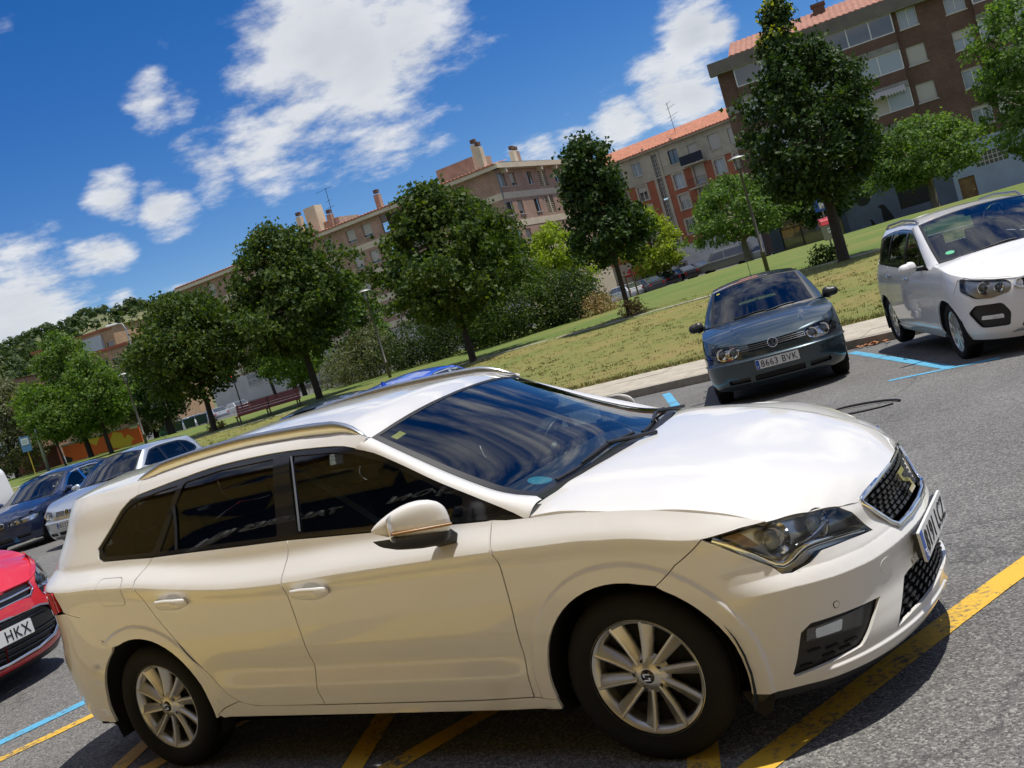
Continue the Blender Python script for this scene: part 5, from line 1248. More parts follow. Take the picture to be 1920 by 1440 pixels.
# --- red compact MPV at the lower left
RS = Shape(zs=[.2, .32, .5, .7, .85, .98, 1.05, 1.3, 1.5, 1.55, 1.59], ys=[.84, .89, .91, .914, .90, .87, .84, .755, .645, .585, .50], xcf=.0, xcr=-2.6, pf=3.3, qf=2.4, pr=3.0, qr=2.3,
           nz=[.15, .24, .36, .46, .56, .66, .76, .85, .95, 1.1, 1.5], nx=[.76, .85, .885, .90, .895, .875, .84, .78, .66, .4, .1], tz=[.2, .5, .9, 1.1, 1.4, 1.59], tx=[-3.3, -3.45, -3.4, -3.3, -3.15, -3.0])
def red_cfg():
    c = kia_cfg()
    sc = lambda L_: [(x * .955, z) for x, z in L_]
    c.update(wb=2.648, gaps=(-.45, -1.5, -2.3), window=sc(c['window']), panes=[sc(p) for p in c['panes']], wintop=sc(c['wintop']), pillar=sc(c['pillar']), belt=sc(c['belt']), roofedge=sc(c['roofedge']), quarter_top=sc(c['quarter_top']),
             wsedge=[(x * .955, y, z) for x, y, z in c['wsedge']],
             hood=[(-.29, 1.055), (-.05, 1.03), (.15, .985), (.29, .94), (.36, .905)], nose=[(.74, .87), (.64, .82), (.55, .79), (.40, .77), (0, .77)],
             fender_end=lambda S: S.XZ([(.30, .90), (.30, .80), (.27, .72)]),
             lamp_uz=lambda S: rounded(S.YZ([(.80, .905), (.70, .855), (.58, .80), (.50, .73), (.52, .63), (.60, .585), (.72, .62), (.80, .72), (.84, .83)]), .03, 4), lamp_mat=M_LAMPREF,
             bump_top=lambda S: [(S.ux(.16, .66), .66), (S.ux(.27, .715), .715), S.YZ([(.82, .71)])[0], S.YZ([(.73, .605)])[0], S.YZ([(.60, .57)])[0], S.YZ([(.505, .62)])[0], S.YZ([(.485, .73)])[0], S.YZ([(.535, .775)])[0], S.YZ([(.43, .755)])[0], S.YZ([(.43, .70)])[0], S.YZ([(.38, .665)])[0], (-S.kf, .665)],
             bump_holes=[lambda S: rounded(S.YZ([(.42, .565), (.52, .54), (.70, .405), (.70, .385), (.50, .275), (.3, .25)]) + [(-S.kf, .24), (-S.kf, .585)], .02)],
             bump_parts=[], bulbs=[(.66, .72, .06), (.60, .65, .035)], hood_c=[(-.35, 1.095), (-.1, 1.09), (.15, 1.04), (.45, .955), (.62, .89), (.76, .81), (.82, .775)], hood_ridge=[(.62, .42, .010)], stickers=[])
    def extra(car, S, ws, roof):
        for sy in (-1, 1):
            up = panel('upper_grille', S.YZ([(.425, .70), (.425, .75)]) + [(-S.kf, .755), (-S.kf, .67), (S.uy(.38, .67), .67)], S.fn(sy, -.02), M_BLACK, car, .05, flip=sy < 0, flange=0)
            b = MB(); b.tube([S.pt(-S.kf, .712, sy, -.004), S.pt(S.uy(.2, .712), .712, sy, -.004), S.pt(S.uy(.405, .716), .716, sy, -.004)], .011, 6); b.build('grille_bar', M_CHROME, up)
            b = MB(); b.tube([S.pt(-S.kf, .668, sy, .003), S.pt(S.uy(.37, .668), .668, sy, .004), S.pt(S.uy(.43, .705), .705, sy, .004), S.pt(S.uy(.428, .757), .757, sy, .003)], .007, 6); b.build('grille_surround', M_CHROME, up)
            b = MB(); pts = [(-S.kf, .585), (S.uy(.42, .568), .568), (S.uy(.53, .54), .54), (S.uy(.70, .405), .405), (S.uy(.708, .39), .39)]
            b.tube([S.pt(u_, z_, sy, .004) for u_, z_ in pts], .008, 6); b.build('intake_edge', M_SATIN, car)
            b = MB(); b.tube([S.pt(u_, z_, sy, .002) for u_, z_ in [(-S.kf, .262), (S.uy(.3, .272), .272), (S.uy(.50, .30), .30), (S.uy(.69, .40), .40)]], [.013, .013, .014, .010], 8); b.build('chrome_strip', M_CHROME, car)
            for zz, yl in ((.31, .48), (.355, .56), (.40, .62), (.52, .46), (.555, .36)):
                b = MB(); b.tube([S.pt(u_, zz, sy, -.02) for u_ in np.linspace(-S.kf, S.uy(yl, zz), 8)], .008, 6); b.build('intake_slat', M_TRIM, car)
            bp = panel('intake_panel', rounded(S.YZ([(.27, .50), (.27, .415), (.55, .42), (.60, .45), (.52, .50)]), .02), S.fn(sy, -.012), M_BLACK, car, .05, flip=sy < 0)
            sk = S.YZ([(.80, .30), (.74, .265), (.5, .215), (.2, .20)]) + [(-S.kf, .195), (-S.kf, .16), (S.uy(.5, .16), .16), (S.uy(.80, .17), .17)]
            panel('lower_lip', sk, S.fn(sy, .004), M_BLACK, car, .05, flip=sy < 0)
        pp = S.pt(-S.kf, .465, 1, .004); plate(car, 'HKX', (pp.x, 0, .462), (0, 1, 0), (0, 0, 1), (1, 0, .02))
    c['extra'] = extra
    return c
P_RED = paint('red_paint', (.62, .012, .022))
cr_ = red_cfg(); cr_['mirror_mat'] = P_RED; cr_['handle'] = P_RED
RED = gen_car('compact_car', 'bright red car at the lower left edge behind the white estate', (-6.60, .11, -.03, 8.3), RS, P_RED, cr_)

# --- two cars hidden behind the white roof, tails towards the camera
P_RBLUE = paint('royal_blue', (.015, .10, .62), flake=.25)
P_BLACK = paint('black_paint', (.012, .016, .022), flake=.2)
c3 = bmw_cfg(); c3['mirror'] = (-.62, .86, .93); c3['mirror_mat'] = P_RBLUE; c3['extra'] = lambda car, S, ws, roof: (MB().prism([(-.09, 0), (.05, 0), (-.06, .07), (-.08, .07)], -.012, .012, lambda a, b, h: roof(.90, 0) + Vector((a, h, b - .005))).build('roof_fin', P_RBLUE, car))
BLUE = gen_car('saloon_car', 'bright blue car nosed up to the kerb, its roof showing over the white estate', (-9.0, 11.5, -.28, 100.), BS, P_RBLUE, c3)
c4 = golf_cfg(); c4.update(mirror_mat=P_BLACK, extra=lambda car, S, ws, roof: None)
BLK = gen_car('hatchback_car', 'black car nosed up to the kerb, its rear glass showing behind the white estate roof', (-11.2, 11.2, -.34, 114.), GS, P_BLACK, c4)
# ---------------------------------------------------------------- ground, road, pavement, lawn
def ss1(a, b, x):
    t = min(max((x - a) / (b - a), 0.), 1.); return t * t * (3 - 2 * t)
KERB_Y, LAWN_Y = 12.05, 14.35
def road_z(x, y): return -0.034 * max(0., min(y, KERB_Y) - 0.7)
PAVE_Z = -.255
def lawn_z(x, y):
    A = float(np.interp(x, [-70, -40, -22, -8], [.26, .36, .56, .62])); B = float(np.interp(x, [-60, -40, -25, -10], [.62, .70, .80, .85]))
    y0 = float(np.interp(x, [-60, -35, -20], [40, 44, 57])); y1 = y0 + float(np.interp(x, [-60, -35, -20], [30, 26, 12]))
    return -.25 + A * ss1(LAWN_Y - 2, 46, y) - B * ss1(y0, y1, y)
def on_lawn(px, py):
    v = ray(px, py)
    t = 8.
    while t < 400:
        p = CAM + v * t
        z = lawn_z(p.x, p.y) if p.y > LAWN_Y else (PAVE_Z if p.y > KERB_Y else road_z(p.x, p.y))
        if p.z < z: return Vector((p.x, p.y, z))
        t += .06
    return CAM + v * 400

def asphalt():
    m = bpy.data.materials.new('asphalt'); m.use_nodes = True; nt = m.node_tree; L = nt.links.new; b = nt.nodes['Principled BSDF']
    tc = nt.nodes.new('ShaderNodeTexCoord')
    def noise(sc, det=4, ro=.6):
        n = nt.nodes.new('ShaderNodeTexNoise'); n.inputs['Scale'].default_value = sc; n.inputs['Detail'].default_value = det; n.inputs['Roughness'].default_value = ro; L(tc.outputs['Object'], n.inputs['Vector']); return n
    vor = nt.nodes.new('ShaderNodeTexVoronoi'); vor.inputs['Scale'].default_value = 120; L(tc.outputs['Object'], vor.inputs['Vector'])
    # aggregate: each stone its own grey
    rmp = nt.nodes.new('ShaderNodeValToRGB'); e = rmp.color_ramp.elements
    e[0].position = .0; e[0].color = (.06, .058, .056, 1); e[1].position = 1.; e[1].color = (.29, .28, .26, 1)
    for p, c in ((.35, (.115, .112, .107, 1)), (.75, (.17, .165, .157, 1))):
        k = e.new(p); k.color = c
    sp = nt.nodes.new('ShaderNodeSeparateColor'); L(vor.outputs['Color'], sp.inputs[0]); L(sp.outputs[0], rmp.inputs[0])
    big = noise(.55, 5); mr = nt.nodes.new('ShaderNodeMapRange'); L(big.outputs[0], mr.inputs[0]); mr.inputs[1].default_value = .3; mr.inputs[2].default_value = .7; mr.inputs[3].default_value = .78; mr.inputs[4].default_value = 1.18
    mul = nt.nodes.new('ShaderNodeMix'); mul.data_type = 'RGBA'; mul.blend_type = 'MULTIPLY'; mul.inputs['Factor'].default_value = 1
    L(rmp.outputs[0], mul.inputs['A']); L(mr.outputs[0], mul.inputs['B'])
    # stains
    st = noise(1.7, 6, .7); ms = nt.nodes.new('ShaderNodeMapRange'); L(st.outputs[0], ms.inputs[0]); ms.inputs[1].default_value = .62; ms.inputs[2].default_value = .75; ms.inputs[3].default_value = 0; ms.inputs[4].default_value = .45
    mx = nt.nodes.new('ShaderNodeMix'); mx.data_type = 'RGBA'; L(ms.outputs[0], mx.inputs['Factor']); L(mul.outputs['Result'], mx.inputs['A']); mx.inputs['B'].default_value = (.06, .058, .055, 1)
    # fine cracks
    cv = nt.nodes.new('ShaderNodeTexVoronoi'); cv.feature = 'DISTANCE_TO_EDGE'; cv.inputs['Scale'].default_value = .32
    wn_ = noise(1.1, 6); va = nt.nodes.new('ShaderNodeVectorMath'); va.operation = 'MULTIPLY_ADD'; L(wn_.outputs[1], va.inputs[0]); va.inputs[1].default_value = (.9, .9, .9); L(tc.outputs['Object'], va.inputs[2]); L(va.outputs[0], cv.inputs['Vector'])
    mc = nt.nodes.new('ShaderNodeMapRange'); L(cv.outputs['Distance'], mc.inputs[0]); mc.inputs[1].default_value = .0; mc.inputs[2].default_value = .006; mc.inputs[3].default_value = .55; mc.inputs[4].default_value = 0
    mx2 = nt.nodes.new('ShaderNodeMix'); mx2.data_type = 'RGBA'; L(mc.outputs[0], mx2.inputs['Factor']); L(mx.outputs['Result'], mx2.inputs['A']); mx2.inputs['B'].default_value = (.03, .03, .03, 1)
    L(mx2.outputs['Result'], b.inputs['Base Color']); b.inputs['Roughness'].default_value = .88
    bp = nt.nodes.new('ShaderNodeBump'); bp.inputs['Strength'].default_value = .9; bp.inputs['Distance'].default_value = .004
    L(vor.outputs['Distance'], bp.inputs['Height']); bp.invert = True; L(bp.outputs[0], b.inputs['Normal'])
    return m
M_ASPH = asphalt(); MATS['asphalt'] = M_ASPH

def worn_paint(name, col, wear=.5):
    m = bpy.data.materials.new(name); m.use_nodes = True; nt = m.node_tree; L = nt.links.new; b = nt.nodes['Principled BSDF']; o = nt.nodes['Material Output']
    tc = nt.nodes.new('ShaderNodeTexCoord')
    n = nt.nodes.new('ShaderNodeTexNoise'); n.inputs['Scale'].default_value = 38; n.inputs['Detail'].default_value = 6; n.inputs['Roughness'].default_value = .75; L(tc.outputs['Object'], n.inputs['Vector'])
    n2 = nt.nodes.new('ShaderNodeTexNoise'); n2.inputs['Scale'].default_value = 4; n2.inputs['Detail'].default_value = 4; L(tc.outputs['Object'], n2.inputs['Vector'])
    ad = nt.nodes.new('ShaderNodeMath'); ad.operation = 'MULTIPLY_ADD'; L(n2.outputs[0], ad.inputs[0]); ad.inputs[1].default_value = .6; L(n.outputs[0], ad.inputs[2])
    mr = nt.nodes.new('ShaderNodeMapRange'); L(ad.outputs[0], mr.inputs[0]); mr.inputs[1].default_value = .89 - .12 * wear; mr.inputs[2].default_value = .98
    mx = nt.nodes.new('ShaderNodeMix'); mx.data_type = 'RGBA'; L(mr.outputs[0], mx.inputs['Factor']); mx.inputs['A'].default_value = (*col, 1); mx.inputs['B'].default_value = (.10, .095, .088, 1)
    L(mx.outputs['Result'], b.inputs['Base Color']); b.inputs['Roughness'].default_value = .7
    bp = nt.nodes.new('ShaderNodeBump'); bp.inputs['Strength'].default_value = .6; bp.inputs['Distance'].default_value = .003; L(n.outputs[0], bp.inputs['Height']); L(bp.outputs[0], b.inputs['Normal'])
    return m
M_YEL = worn_paint('yellow_road_paint', (.66, .40, .035), .6)
M_BLU = worn_paint('blue_road_paint', (.09, .36, .56), .35)
M_WHT = worn_paint('white_road_paint', (.55, .54, .50), .9)

def ground():
    g = MB(); g.add([(-3000, -3000, -1.2), (3000, -3000, -1.2), (3000, 3000, -1.2), (-3000, 3000, -1.2)], [(0, 1, 2, 3)])
    tag(g.build('ground', mat('far_ground', (.12, .13, .07), rough=.95, noise=(.02, .4))), kind='structure')
    # road in front: level under the white estate, then falling towards the kerb
    g = MB(); ys = [-60, -9.2, -4, 0, .3, .7, 1.1, 1.6, 3, 6, 9, KERB_Y]
    def zz(y):
        return -0.034 * (0 if y < .3 else (y - .7) if y > 1.1 else (y - .3) ** 2 / 1.6)
    xs = [-260, -120, -60, -30, -15, -8, -4, 0, 4, 8, 15, 30, 60, 120]
    g.add([(x, y, zz(y)) for x in xs for y in ys], [(i * len(ys) + j, (i + 1) * len(ys) + j, (i + 1) * len(ys) + j + 1, i * len(ys) + j + 1) for i in range(len(xs) - 1) for j in range(len(ys) - 1)])
    tag(g.build('road', M_ASPH), kind='structure')
    # kerb of single stones
    kb = MB(); kb.box(-160, 60, KERB_Y + .01, KERB_Y + .14, -.9, PAVE_Z - .012)
    kerb = tag(kb.build('kerb', mat('kerb_bed', (.2, .19, .17), rough=.9)), kind='structure')
    mk = mat('kerb_stone', (.30, .27, .22), rough=.85, noise=(5, .25), bump=(30, .4, .004))
    st = MB(); st.box(0, .992, 0, .15, -.8, .0); me = st.mesh('kerb_stone')
    for i in range(80):
        o = link('kerb_stone', me, mk, kerb); o.location = (-64 + i, KERB_Y - .005 + random.uniform(-.004, .004), PAVE_Z + random.uniform(-.005, .004))
    # pavement: concrete slabs
    pv = MB(); pv.box(-160, 60, KERB_Y + .15, LAWN_Y, -.9, PAVE_Z - .02)
    pav = tag(pv.build('pavement', mat('pavement_bed', (.16, .15, .13), rough=.95)), kind='structure')
    mp = mat('paving_slab', (.40, .355, .28), rough=.88, noise=(3, .22), bump=(40, .3, .003)); mp2 = mat('paving_slab_pale', (.50, .43, .31), rough=.88, noise=(3, .2), bump=(40, .3, .003))
    s = MB(); s.box(0, .995, 0, .72, -.05, 0); me = s.mesh('paving_slab')
    for i in range(72):
        for j in range(3):
            o = link('paving_slab', me.copy() if False else me, None, pav); o.location = (-62 + i + (j % 2) * .5, KERB_Y + .155 + j * .726, PAVE_Z + random.uniform(-.003, .003))
            o.material_slots
    me.materials.append(mp)
    # lawn
    mlawn = bpy.data.materials.new('lawn_turf'); mlawn.use_nodes = True; nt = mlawn.node_tree; L = nt.links.new; b = nt.nodes['Principled BSDF']
    tc = nt.nodes.new('ShaderNodeTexCoord'); sep = nt.nodes.new('ShaderNodeSeparateXYZ'); L(tc.outputs['Object'], sep.inputs[0])
    n1 = nt.nodes.new('ShaderNodeTexNoise'); n1.inputs['Scale'].default_value = .22; n1.inputs['Detail'].default_value = 7; n1.inputs['Roughness'].default_value = .62; L(tc.outputs['Object'], n1.inputs['Vector'])
    n2 = nt.nodes.new('ShaderNodeTexNoise'); n2.inputs['Scale'].default_value = 5; n2.inputs['Detail'].default_value = 9; n2.inputs['Roughness'].default_value = .75; L(tc.outputs['Object'], n2.inputs['Vector'])
    # the strip between kerb and footpath is parched, beyond the path it is watered
    mr = nt.nodes.new('ShaderNodeMapRange'); mr.interpolation_type = 'SMOOTHSTEP'; L(sep.outputs[1], mr.inputs[0]); mr.inputs[1].default_value = 29.; mr.inputs[2].default_value = 33.; mr.inputs[3].default_value = .70; mr.inputs[4].default_value = .40
    ad = nt.nodes.new('ShaderNodeMath'); ad.operation = 'MULTIPLY_ADD'; L(n1.outputs[0], ad.inputs[0]); ad.inputs[1].default_value = 1.5; L(mr.outputs[0], ad.inputs[2])
    a2 = nt.nodes.new('ShaderNodeMath'); a2.operation = 'MULTIPLY_ADD'; L(n2.outputs[0], a2.inputs[0]); a2.inputs[1].default_value = .85; L(ad.outputs[0], a2.inputs[2])
    r = nt.nodes.new('ShaderNodeMapRange'); L(a2.outputs[0], r.inputs[0]); r.inputs[1].default_value = 1.05; r.inputs[2].default_value = 2.3
    cr = nt.nodes.new('ShaderNodeValToRGB'); L(r.outputs[0], cr.inputs[0]); e = cr.color_ramp.elements
    e[0].position = 0; e[0].color = (.065, .12, .016, 1); e[1].position = 1; e[1].color = (.29, .20, .075, 1)
    for p, c in ((.35, (.105, .155, .022, 1)), (.62, (.165, .17, .036, 1)), (.82, (.225, .18, .052, 1))): e.new(p).color = c
    L(cr.outputs[0], b.inputs['Base Color']); b.inputs['Roughness'].default_value = .95
    bp = nt.nodes.new('ShaderNodeBump'); bp.inputs['Strength'].default_value = 1; bp.inputs['Distance'].default_value = .05; L(n2.outputs[0], bp.inputs['Height']); L(bp.outputs[0], b.inputs['Normal'])
    g = MB(); xs = np.arange(-150, 46, 1.5); ys = np.concatenate([np.arange(LAWN_Y, 40, .8), np.arange(40, 76, 1.5)])
    g.add([(x, y, lawn_z(x, y) + (-.03 if y < LAWN_Y + .1 else .012 * math.sin(x * 1.3 + y) + .01 * math.sin(y * 2.1 - x * .7))) for x in xs for y in ys], [(i * len(ys) + j, (i + 1) * len(ys) + j, (i + 1) * len(ys) + j + 1, i * len(ys) + j + 1) for i in range(len(xs) - 1) for j in range(len(ys) - 1)], True)
    tag(g.build('lawn', mlawn), kind='structure')
    # blades of grass on the part of the lawn that is close enough to tell them
    v = []; f = []; n = 60000; k = 0
    while k < n:
        edge = random.random() < .16
        cy = LAWN_Y + (.3 * random.random() ** 2 if edge else 19 * random.random() ** 1.5); cx = -30 + 34 * random.random() + (cy - 14) * -.55; tall = random.random() ** 3
        for _ in range(9):
            x = cx + random.gauss(0, .06); y = cy + abs(random.gauss(0, .06)); z = lawn_z(x, y) - .01; a = random.random() * 6.283; h = .02 + .03 * random.random() + .045 * tall + (.05 * random.random() if edge else 0); w = .008 + .008 * random.random(); lx = random.uniform(-.05, .05); ly = random.uniform(-.05, .05)
            b0 = len(v); v += [(x - w * math.cos(a), y - w * math.sin(a), z), (x + w * math.cos(a), y + w * math.sin(a), z), (x + lx, y + ly, z + h)]; f.append((b0, b0 + 1, b0 + 2)); k += 1
    me = bpy.data.meshes.new('grass'); me.from_pydata(v, [], f); me.update()
    mg = bpy.data.materials.new('grass_blade'); mg.use_nodes = True; nt = mg.node_tree; b = nt.nodes['Principled BSDF']; gi = nt.nodes.new('ShaderNodeNewGeometry'); rp = nt.nodes.new('ShaderNodeValToRGB'); nt.links.new(gi.outputs['Random Per Island'], rp.inputs[0]); e = rp.color_ramp.elements
    e[0].color = (.12, .18, .035, 1); e[1].color = (.36, .27, .10, 1); e.new(.5).color = (.22, .21, .06, 1); nt.links.new(rp.outputs[0], b.inputs['Base Color']); b.inputs['Roughness'].default_value = .9
    o = link('grass', me, mg); tag(o, 'dry grass blades along the lawn behind the kerb', 'grass', kind='stuff')
    # footpath across the lawn: single slabs
    fp = MB(); fp.box(-140, 40, 30.6, 31.6, -.6, -.55)
    path = tag(fp.build('footpath', mat('footpath_bed', (.2, .19, .17), rough=.95)), kind='structure')
    mp3 = mat('footpath_slab', (.36, .33, .27), rough=.9, noise=(2, .25))
    for i in range(75):
        x = -110 + i * 1.6; yc = 31.3
        s = MB(); z0 = lawn_z(x + .8, yc) + .012
        s.box(0, 1.57, -.3, .3, -.1, 0); o = s.build('footpath_slab', mp3, path); o.location = (x, yc, z0 + (.0))
    # back street and the side street on the left
    g = MB(); g.add([(-150, 62, -.52), (60, 62, -.52), (60, 130, -.52), (-150, 130, -.52)], [(0, 1, 2, 3)])
    tag(g.build('back_street', mat('back_asphalt', (.10, .10, .098), rough=.9, noise=(1.5, .2))), kind='structure')
    g = MB(); g.add([(-150, 44, -.25), (-66, 44, -.25), (-66, 62.5, -.48), (-150, 62.5, -.48)], [(0, 1, 2, 3)])
    # painted markings, each its own sheet
    def line(x0, y0, x1, y1, w, m, extra=None):
        d = Vector((x1 - x0, y1 - y0)); L_ = d.length; d /= L_; nn = Vector((-d.y, d.x)) * w / 2; k_ = max(2, int(L_ / .35)); mb = MB(); vv = []
        for i in range(k_ + 1):
            p = Vector((x0, y0)) + d * (L_ * i / k_)
            for sg in (1, -1): q = p + nn * sg; vv.append((q.x, q.y, zz(q.y) + .004))
        mb.add(vv, [(2 * i, 2 * i + 1, 2 * i + 3, 2 * i + 2) for i in range(k_)])
        tag(mb.build('road_marking', m), kind='structure')
    for k_ in range(0, 10):
        ox = -3.05 * k_
        line(-.16 + ox, 7.62, -2.06 + ox, 11.55, .13, M_BLU); line(-.78 + ox, 7.56, .34 + ox, 7.56, .10, M_BLU) if k_ in (0,) else line(-.6 + ox, 7.56, .2 + ox, 7.56, .10, M_BLU)
    line(2.9, 7.62, 1.0, 11.55, .13, M_BLU)
    line(-4.78, -.62, -4.30, 1.15, .12, M_BLU); line(-4.45, -.86, -3.92, .75, .10, M_YEL)
    for k_ in range(3):
        xb = .24 - 1.63 * k_
        line(xb + .0, -1.15, xb + .86, .85, .125, M_YEL); line(xb - .02, -1.09, xb - .78, .80, .115, M_YEL)
    return zz, line
ROADZ, LINE = ground()
# ---------------------------------------------------------------- trees and shrubs
def leaf_mat(name, cols, trans=.35):
    m = bpy.data.materials.new(name); m.use_nodes = True; nt = m.node_tree; nt.nodes.clear(); L = nt.links.new
    o = nt.nodes.new('ShaderNodeOutputMaterial'); gi = nt.nodes.new('ShaderNodeNewGeometry'); rp = nt.nodes.new('ShaderNodeValToRGB'); L(gi.outputs['Random Per Island'], rp.inputs[0])
    e = rp.color_ramp.elements; e[0].color = (*cols[0], 1); e[1].color = (*cols[-1], 1)
    for i in range(1, len(cols) - 1): e.new(i / (len(cols) - 1)).color = (*cols[i], 1)
    b = nt.nodes.new('ShaderNodeBsdfPrincipled'); L(rp.outputs[0], b.inputs['Base Color']); b.inputs['Roughness'].default_value = .55; b.inputs['Specular IOR Level'].default_value = .22
    t = nt.nodes.new('ShaderNodeBsdfTranslucent'); mxc = nt.nodes.new('ShaderNodeMix'); mxc.data_type = 'RGBA'; mxc.blend_type = 'MULTIPLY'; mxc.inputs['Factor'].default_value = 1; L(rp.outputs[0], mxc.inputs['A']); mxc.inputs['B'].default_value = (1.5, 1.6, .5, 1); L(mxc.outputs['Result'], t.inputs[0])
    ms = nt.nodes.new('ShaderNodeMixShader'); ms.inputs[0].default_value = trans; L(b.outputs[0], ms.inputs[1]); L(t.outputs[0], ms.inputs[2]); L(ms.outputs[0], o.inputs[0])
    return m
LEAF = {
    'maple': leaf_mat('maple_leaf', [(.026, .058, .010), (.048, .086, .015), (.070, .108, .018), (.11, .145, .024)]),
    'dark': leaf_mat('dark_leaf', [(.016, .042, .010), (.028, .060, .013), (.042, .078, .017), (.065, .105, .02)], .25),
    'plane': leaf_mat('plane_leaf', [(.06, .12, .025), (.09, .165, .035), (.13, .21, .05), (.18, .26, .075)], .4),
    'yellow': leaf_mat('golden_leaf', [(.16, .22, .022), (.22, .29, .03), (.27, .34, .04), (.33, .38, .05)], .45),
    'bright': leaf_mat('bright_leaf', [(.05, .11, .018), (.085, .155, .025), (.115, .185, .03), (.15, .22, .04)], .4),
    'olive': leaf_mat('olive_leaf', [(.07, .085, .035), (.11, .125, .055), (.15, .16, .08), (.19, .19, .11)], .3),
    'hedge': leaf_mat('hedge_leaf', [(.018, .040, .010), (.03, .058, .014), (.05, .08, .02), (.085, .11, .03)], .3),
    'tip': leaf_mat('tip_leaf', [(.25, .28, .03), (.32, .34, .04), (.38, .38, .05)], .4),
    'straw': leaf_mat('straw', [(.22, .15, .06), (.30, .21, .09), (.36, .26, .12)], .2),
}
M_BARK = mat('bark_dark', (.035, .028, .022), rough=.95, noise=(9, .4), bump=(18, .8, .02))
M_BARKP = mat('bark_pale', (.23, .20, .145), rough=.9, noise=(4, .35, (.12, .11, .08)), bump=(12, .5, .02))

LEAF_SHAPE = [(0, 0), (.28, .12), (.5, .02), (.42, .34), (.62, .55), (.30, .62), (.0, 1.0), (-.30, .62), (-.62, .55), (-.42, .34), (-.5, .02), (-.28, .12)]
def leaves(centres, n_per, spread, size, sun_bias=.35, rs=None, outward=None, lobed=True):
    """cloud of single leaves round clump centres, each leaf folded a little"""
    rs = rs or random; V = []; F = []
    for ci, c in enumerate(centres):
        for _ in range(n_per):
            p = Vector((c[0] + rs.gauss(0, spread), c[1] + rs.gauss(0, spread), c[2] + rs.gauss(0, spread * .75)))
            nrm = Vector((rs.gauss(0, .75), rs.gauss(0, .75), rs.gauss(.55, .5)))
            if outward is not None:
                o = Vector((p.x - outward[0], p.y - outward[1], 0));
                if o.length > .01: nrm += o.normalized() * .55
            if nrm.length < 1e-4: nrm = Vector((0, 0, 1))
            nrm.normalize(); a = nrm.orthogonal().normalized(); q = rs.random() * 6.283; b = nrm.cross(a); t1 = a * math.cos(q) + b * math.sin(q); t2 = nrm.cross(t1)
            s = size * (.65 + .7 * rs.random()); i0 = len(V)
            # three-lobed leaf of four triangles
            pts = [(0, -.45, 0), (.50, -.10, .10), (.22, .12, .03), (0, .55, .08), (-.22, .12, .03), (-.50, -.10, .10)]
            for (x, y, z) in pts: V.append(p + t1 * (x * s) + t2 * (y * s) + nrm * (z * s))
            F += [(i0, i0 + 1, i0 + 2), (i0, i0 + 2, i0 + 3), (i0, i0 + 3, i0 + 4), (i0, i0 + 4, i0 + 5)]
    return V, F

def crown_centres(prof, n, lump=.25, seed=1, flat=1., hollow=.45, skew=(0, 0)):
    """prof: list (height, radius); clump centres through the volume, biased to the shell, uneven outline"""
    rs = random.Random(seed); hs = [p[0] for p in prof]; rr = [p[1] for p in prof]; out = []
    ph = [rs.random() * 6.283 for _ in range(6)]
    hmin, hmax = hs[0], hs[-1]; rmax = max(rr)
    while len(out) < n:
        h = hmin + (hmax - hmin) * rs.random(); r0 = float(np.interp(h, hs, rr))
        if rs.random() > r0 / rmax * .9 + .1: continue
        a = rs.random() * 6.283
        lm = 1 + lump * (.5 * math.sin(2 * a + ph[0] + h * .9) + .5 * math.sin(3 * a + ph[1] - h * 1.4) + .45 * math.sin(5 * a + ph[2] + h * 2.3) + .35 * math.sin(h * 3.1 + ph[3]))
        r = r0 * lm * (hollow + (1 - hollow) * math.sqrt(rs.random()))
        t = (h - hmin) / (hmax - hmin)
        out.append((r * math.cos(a) + skew[0] * t, r * math.sin(a) * flat + skew[1] * t, h + rs.gauss(0, .08)))
    return out

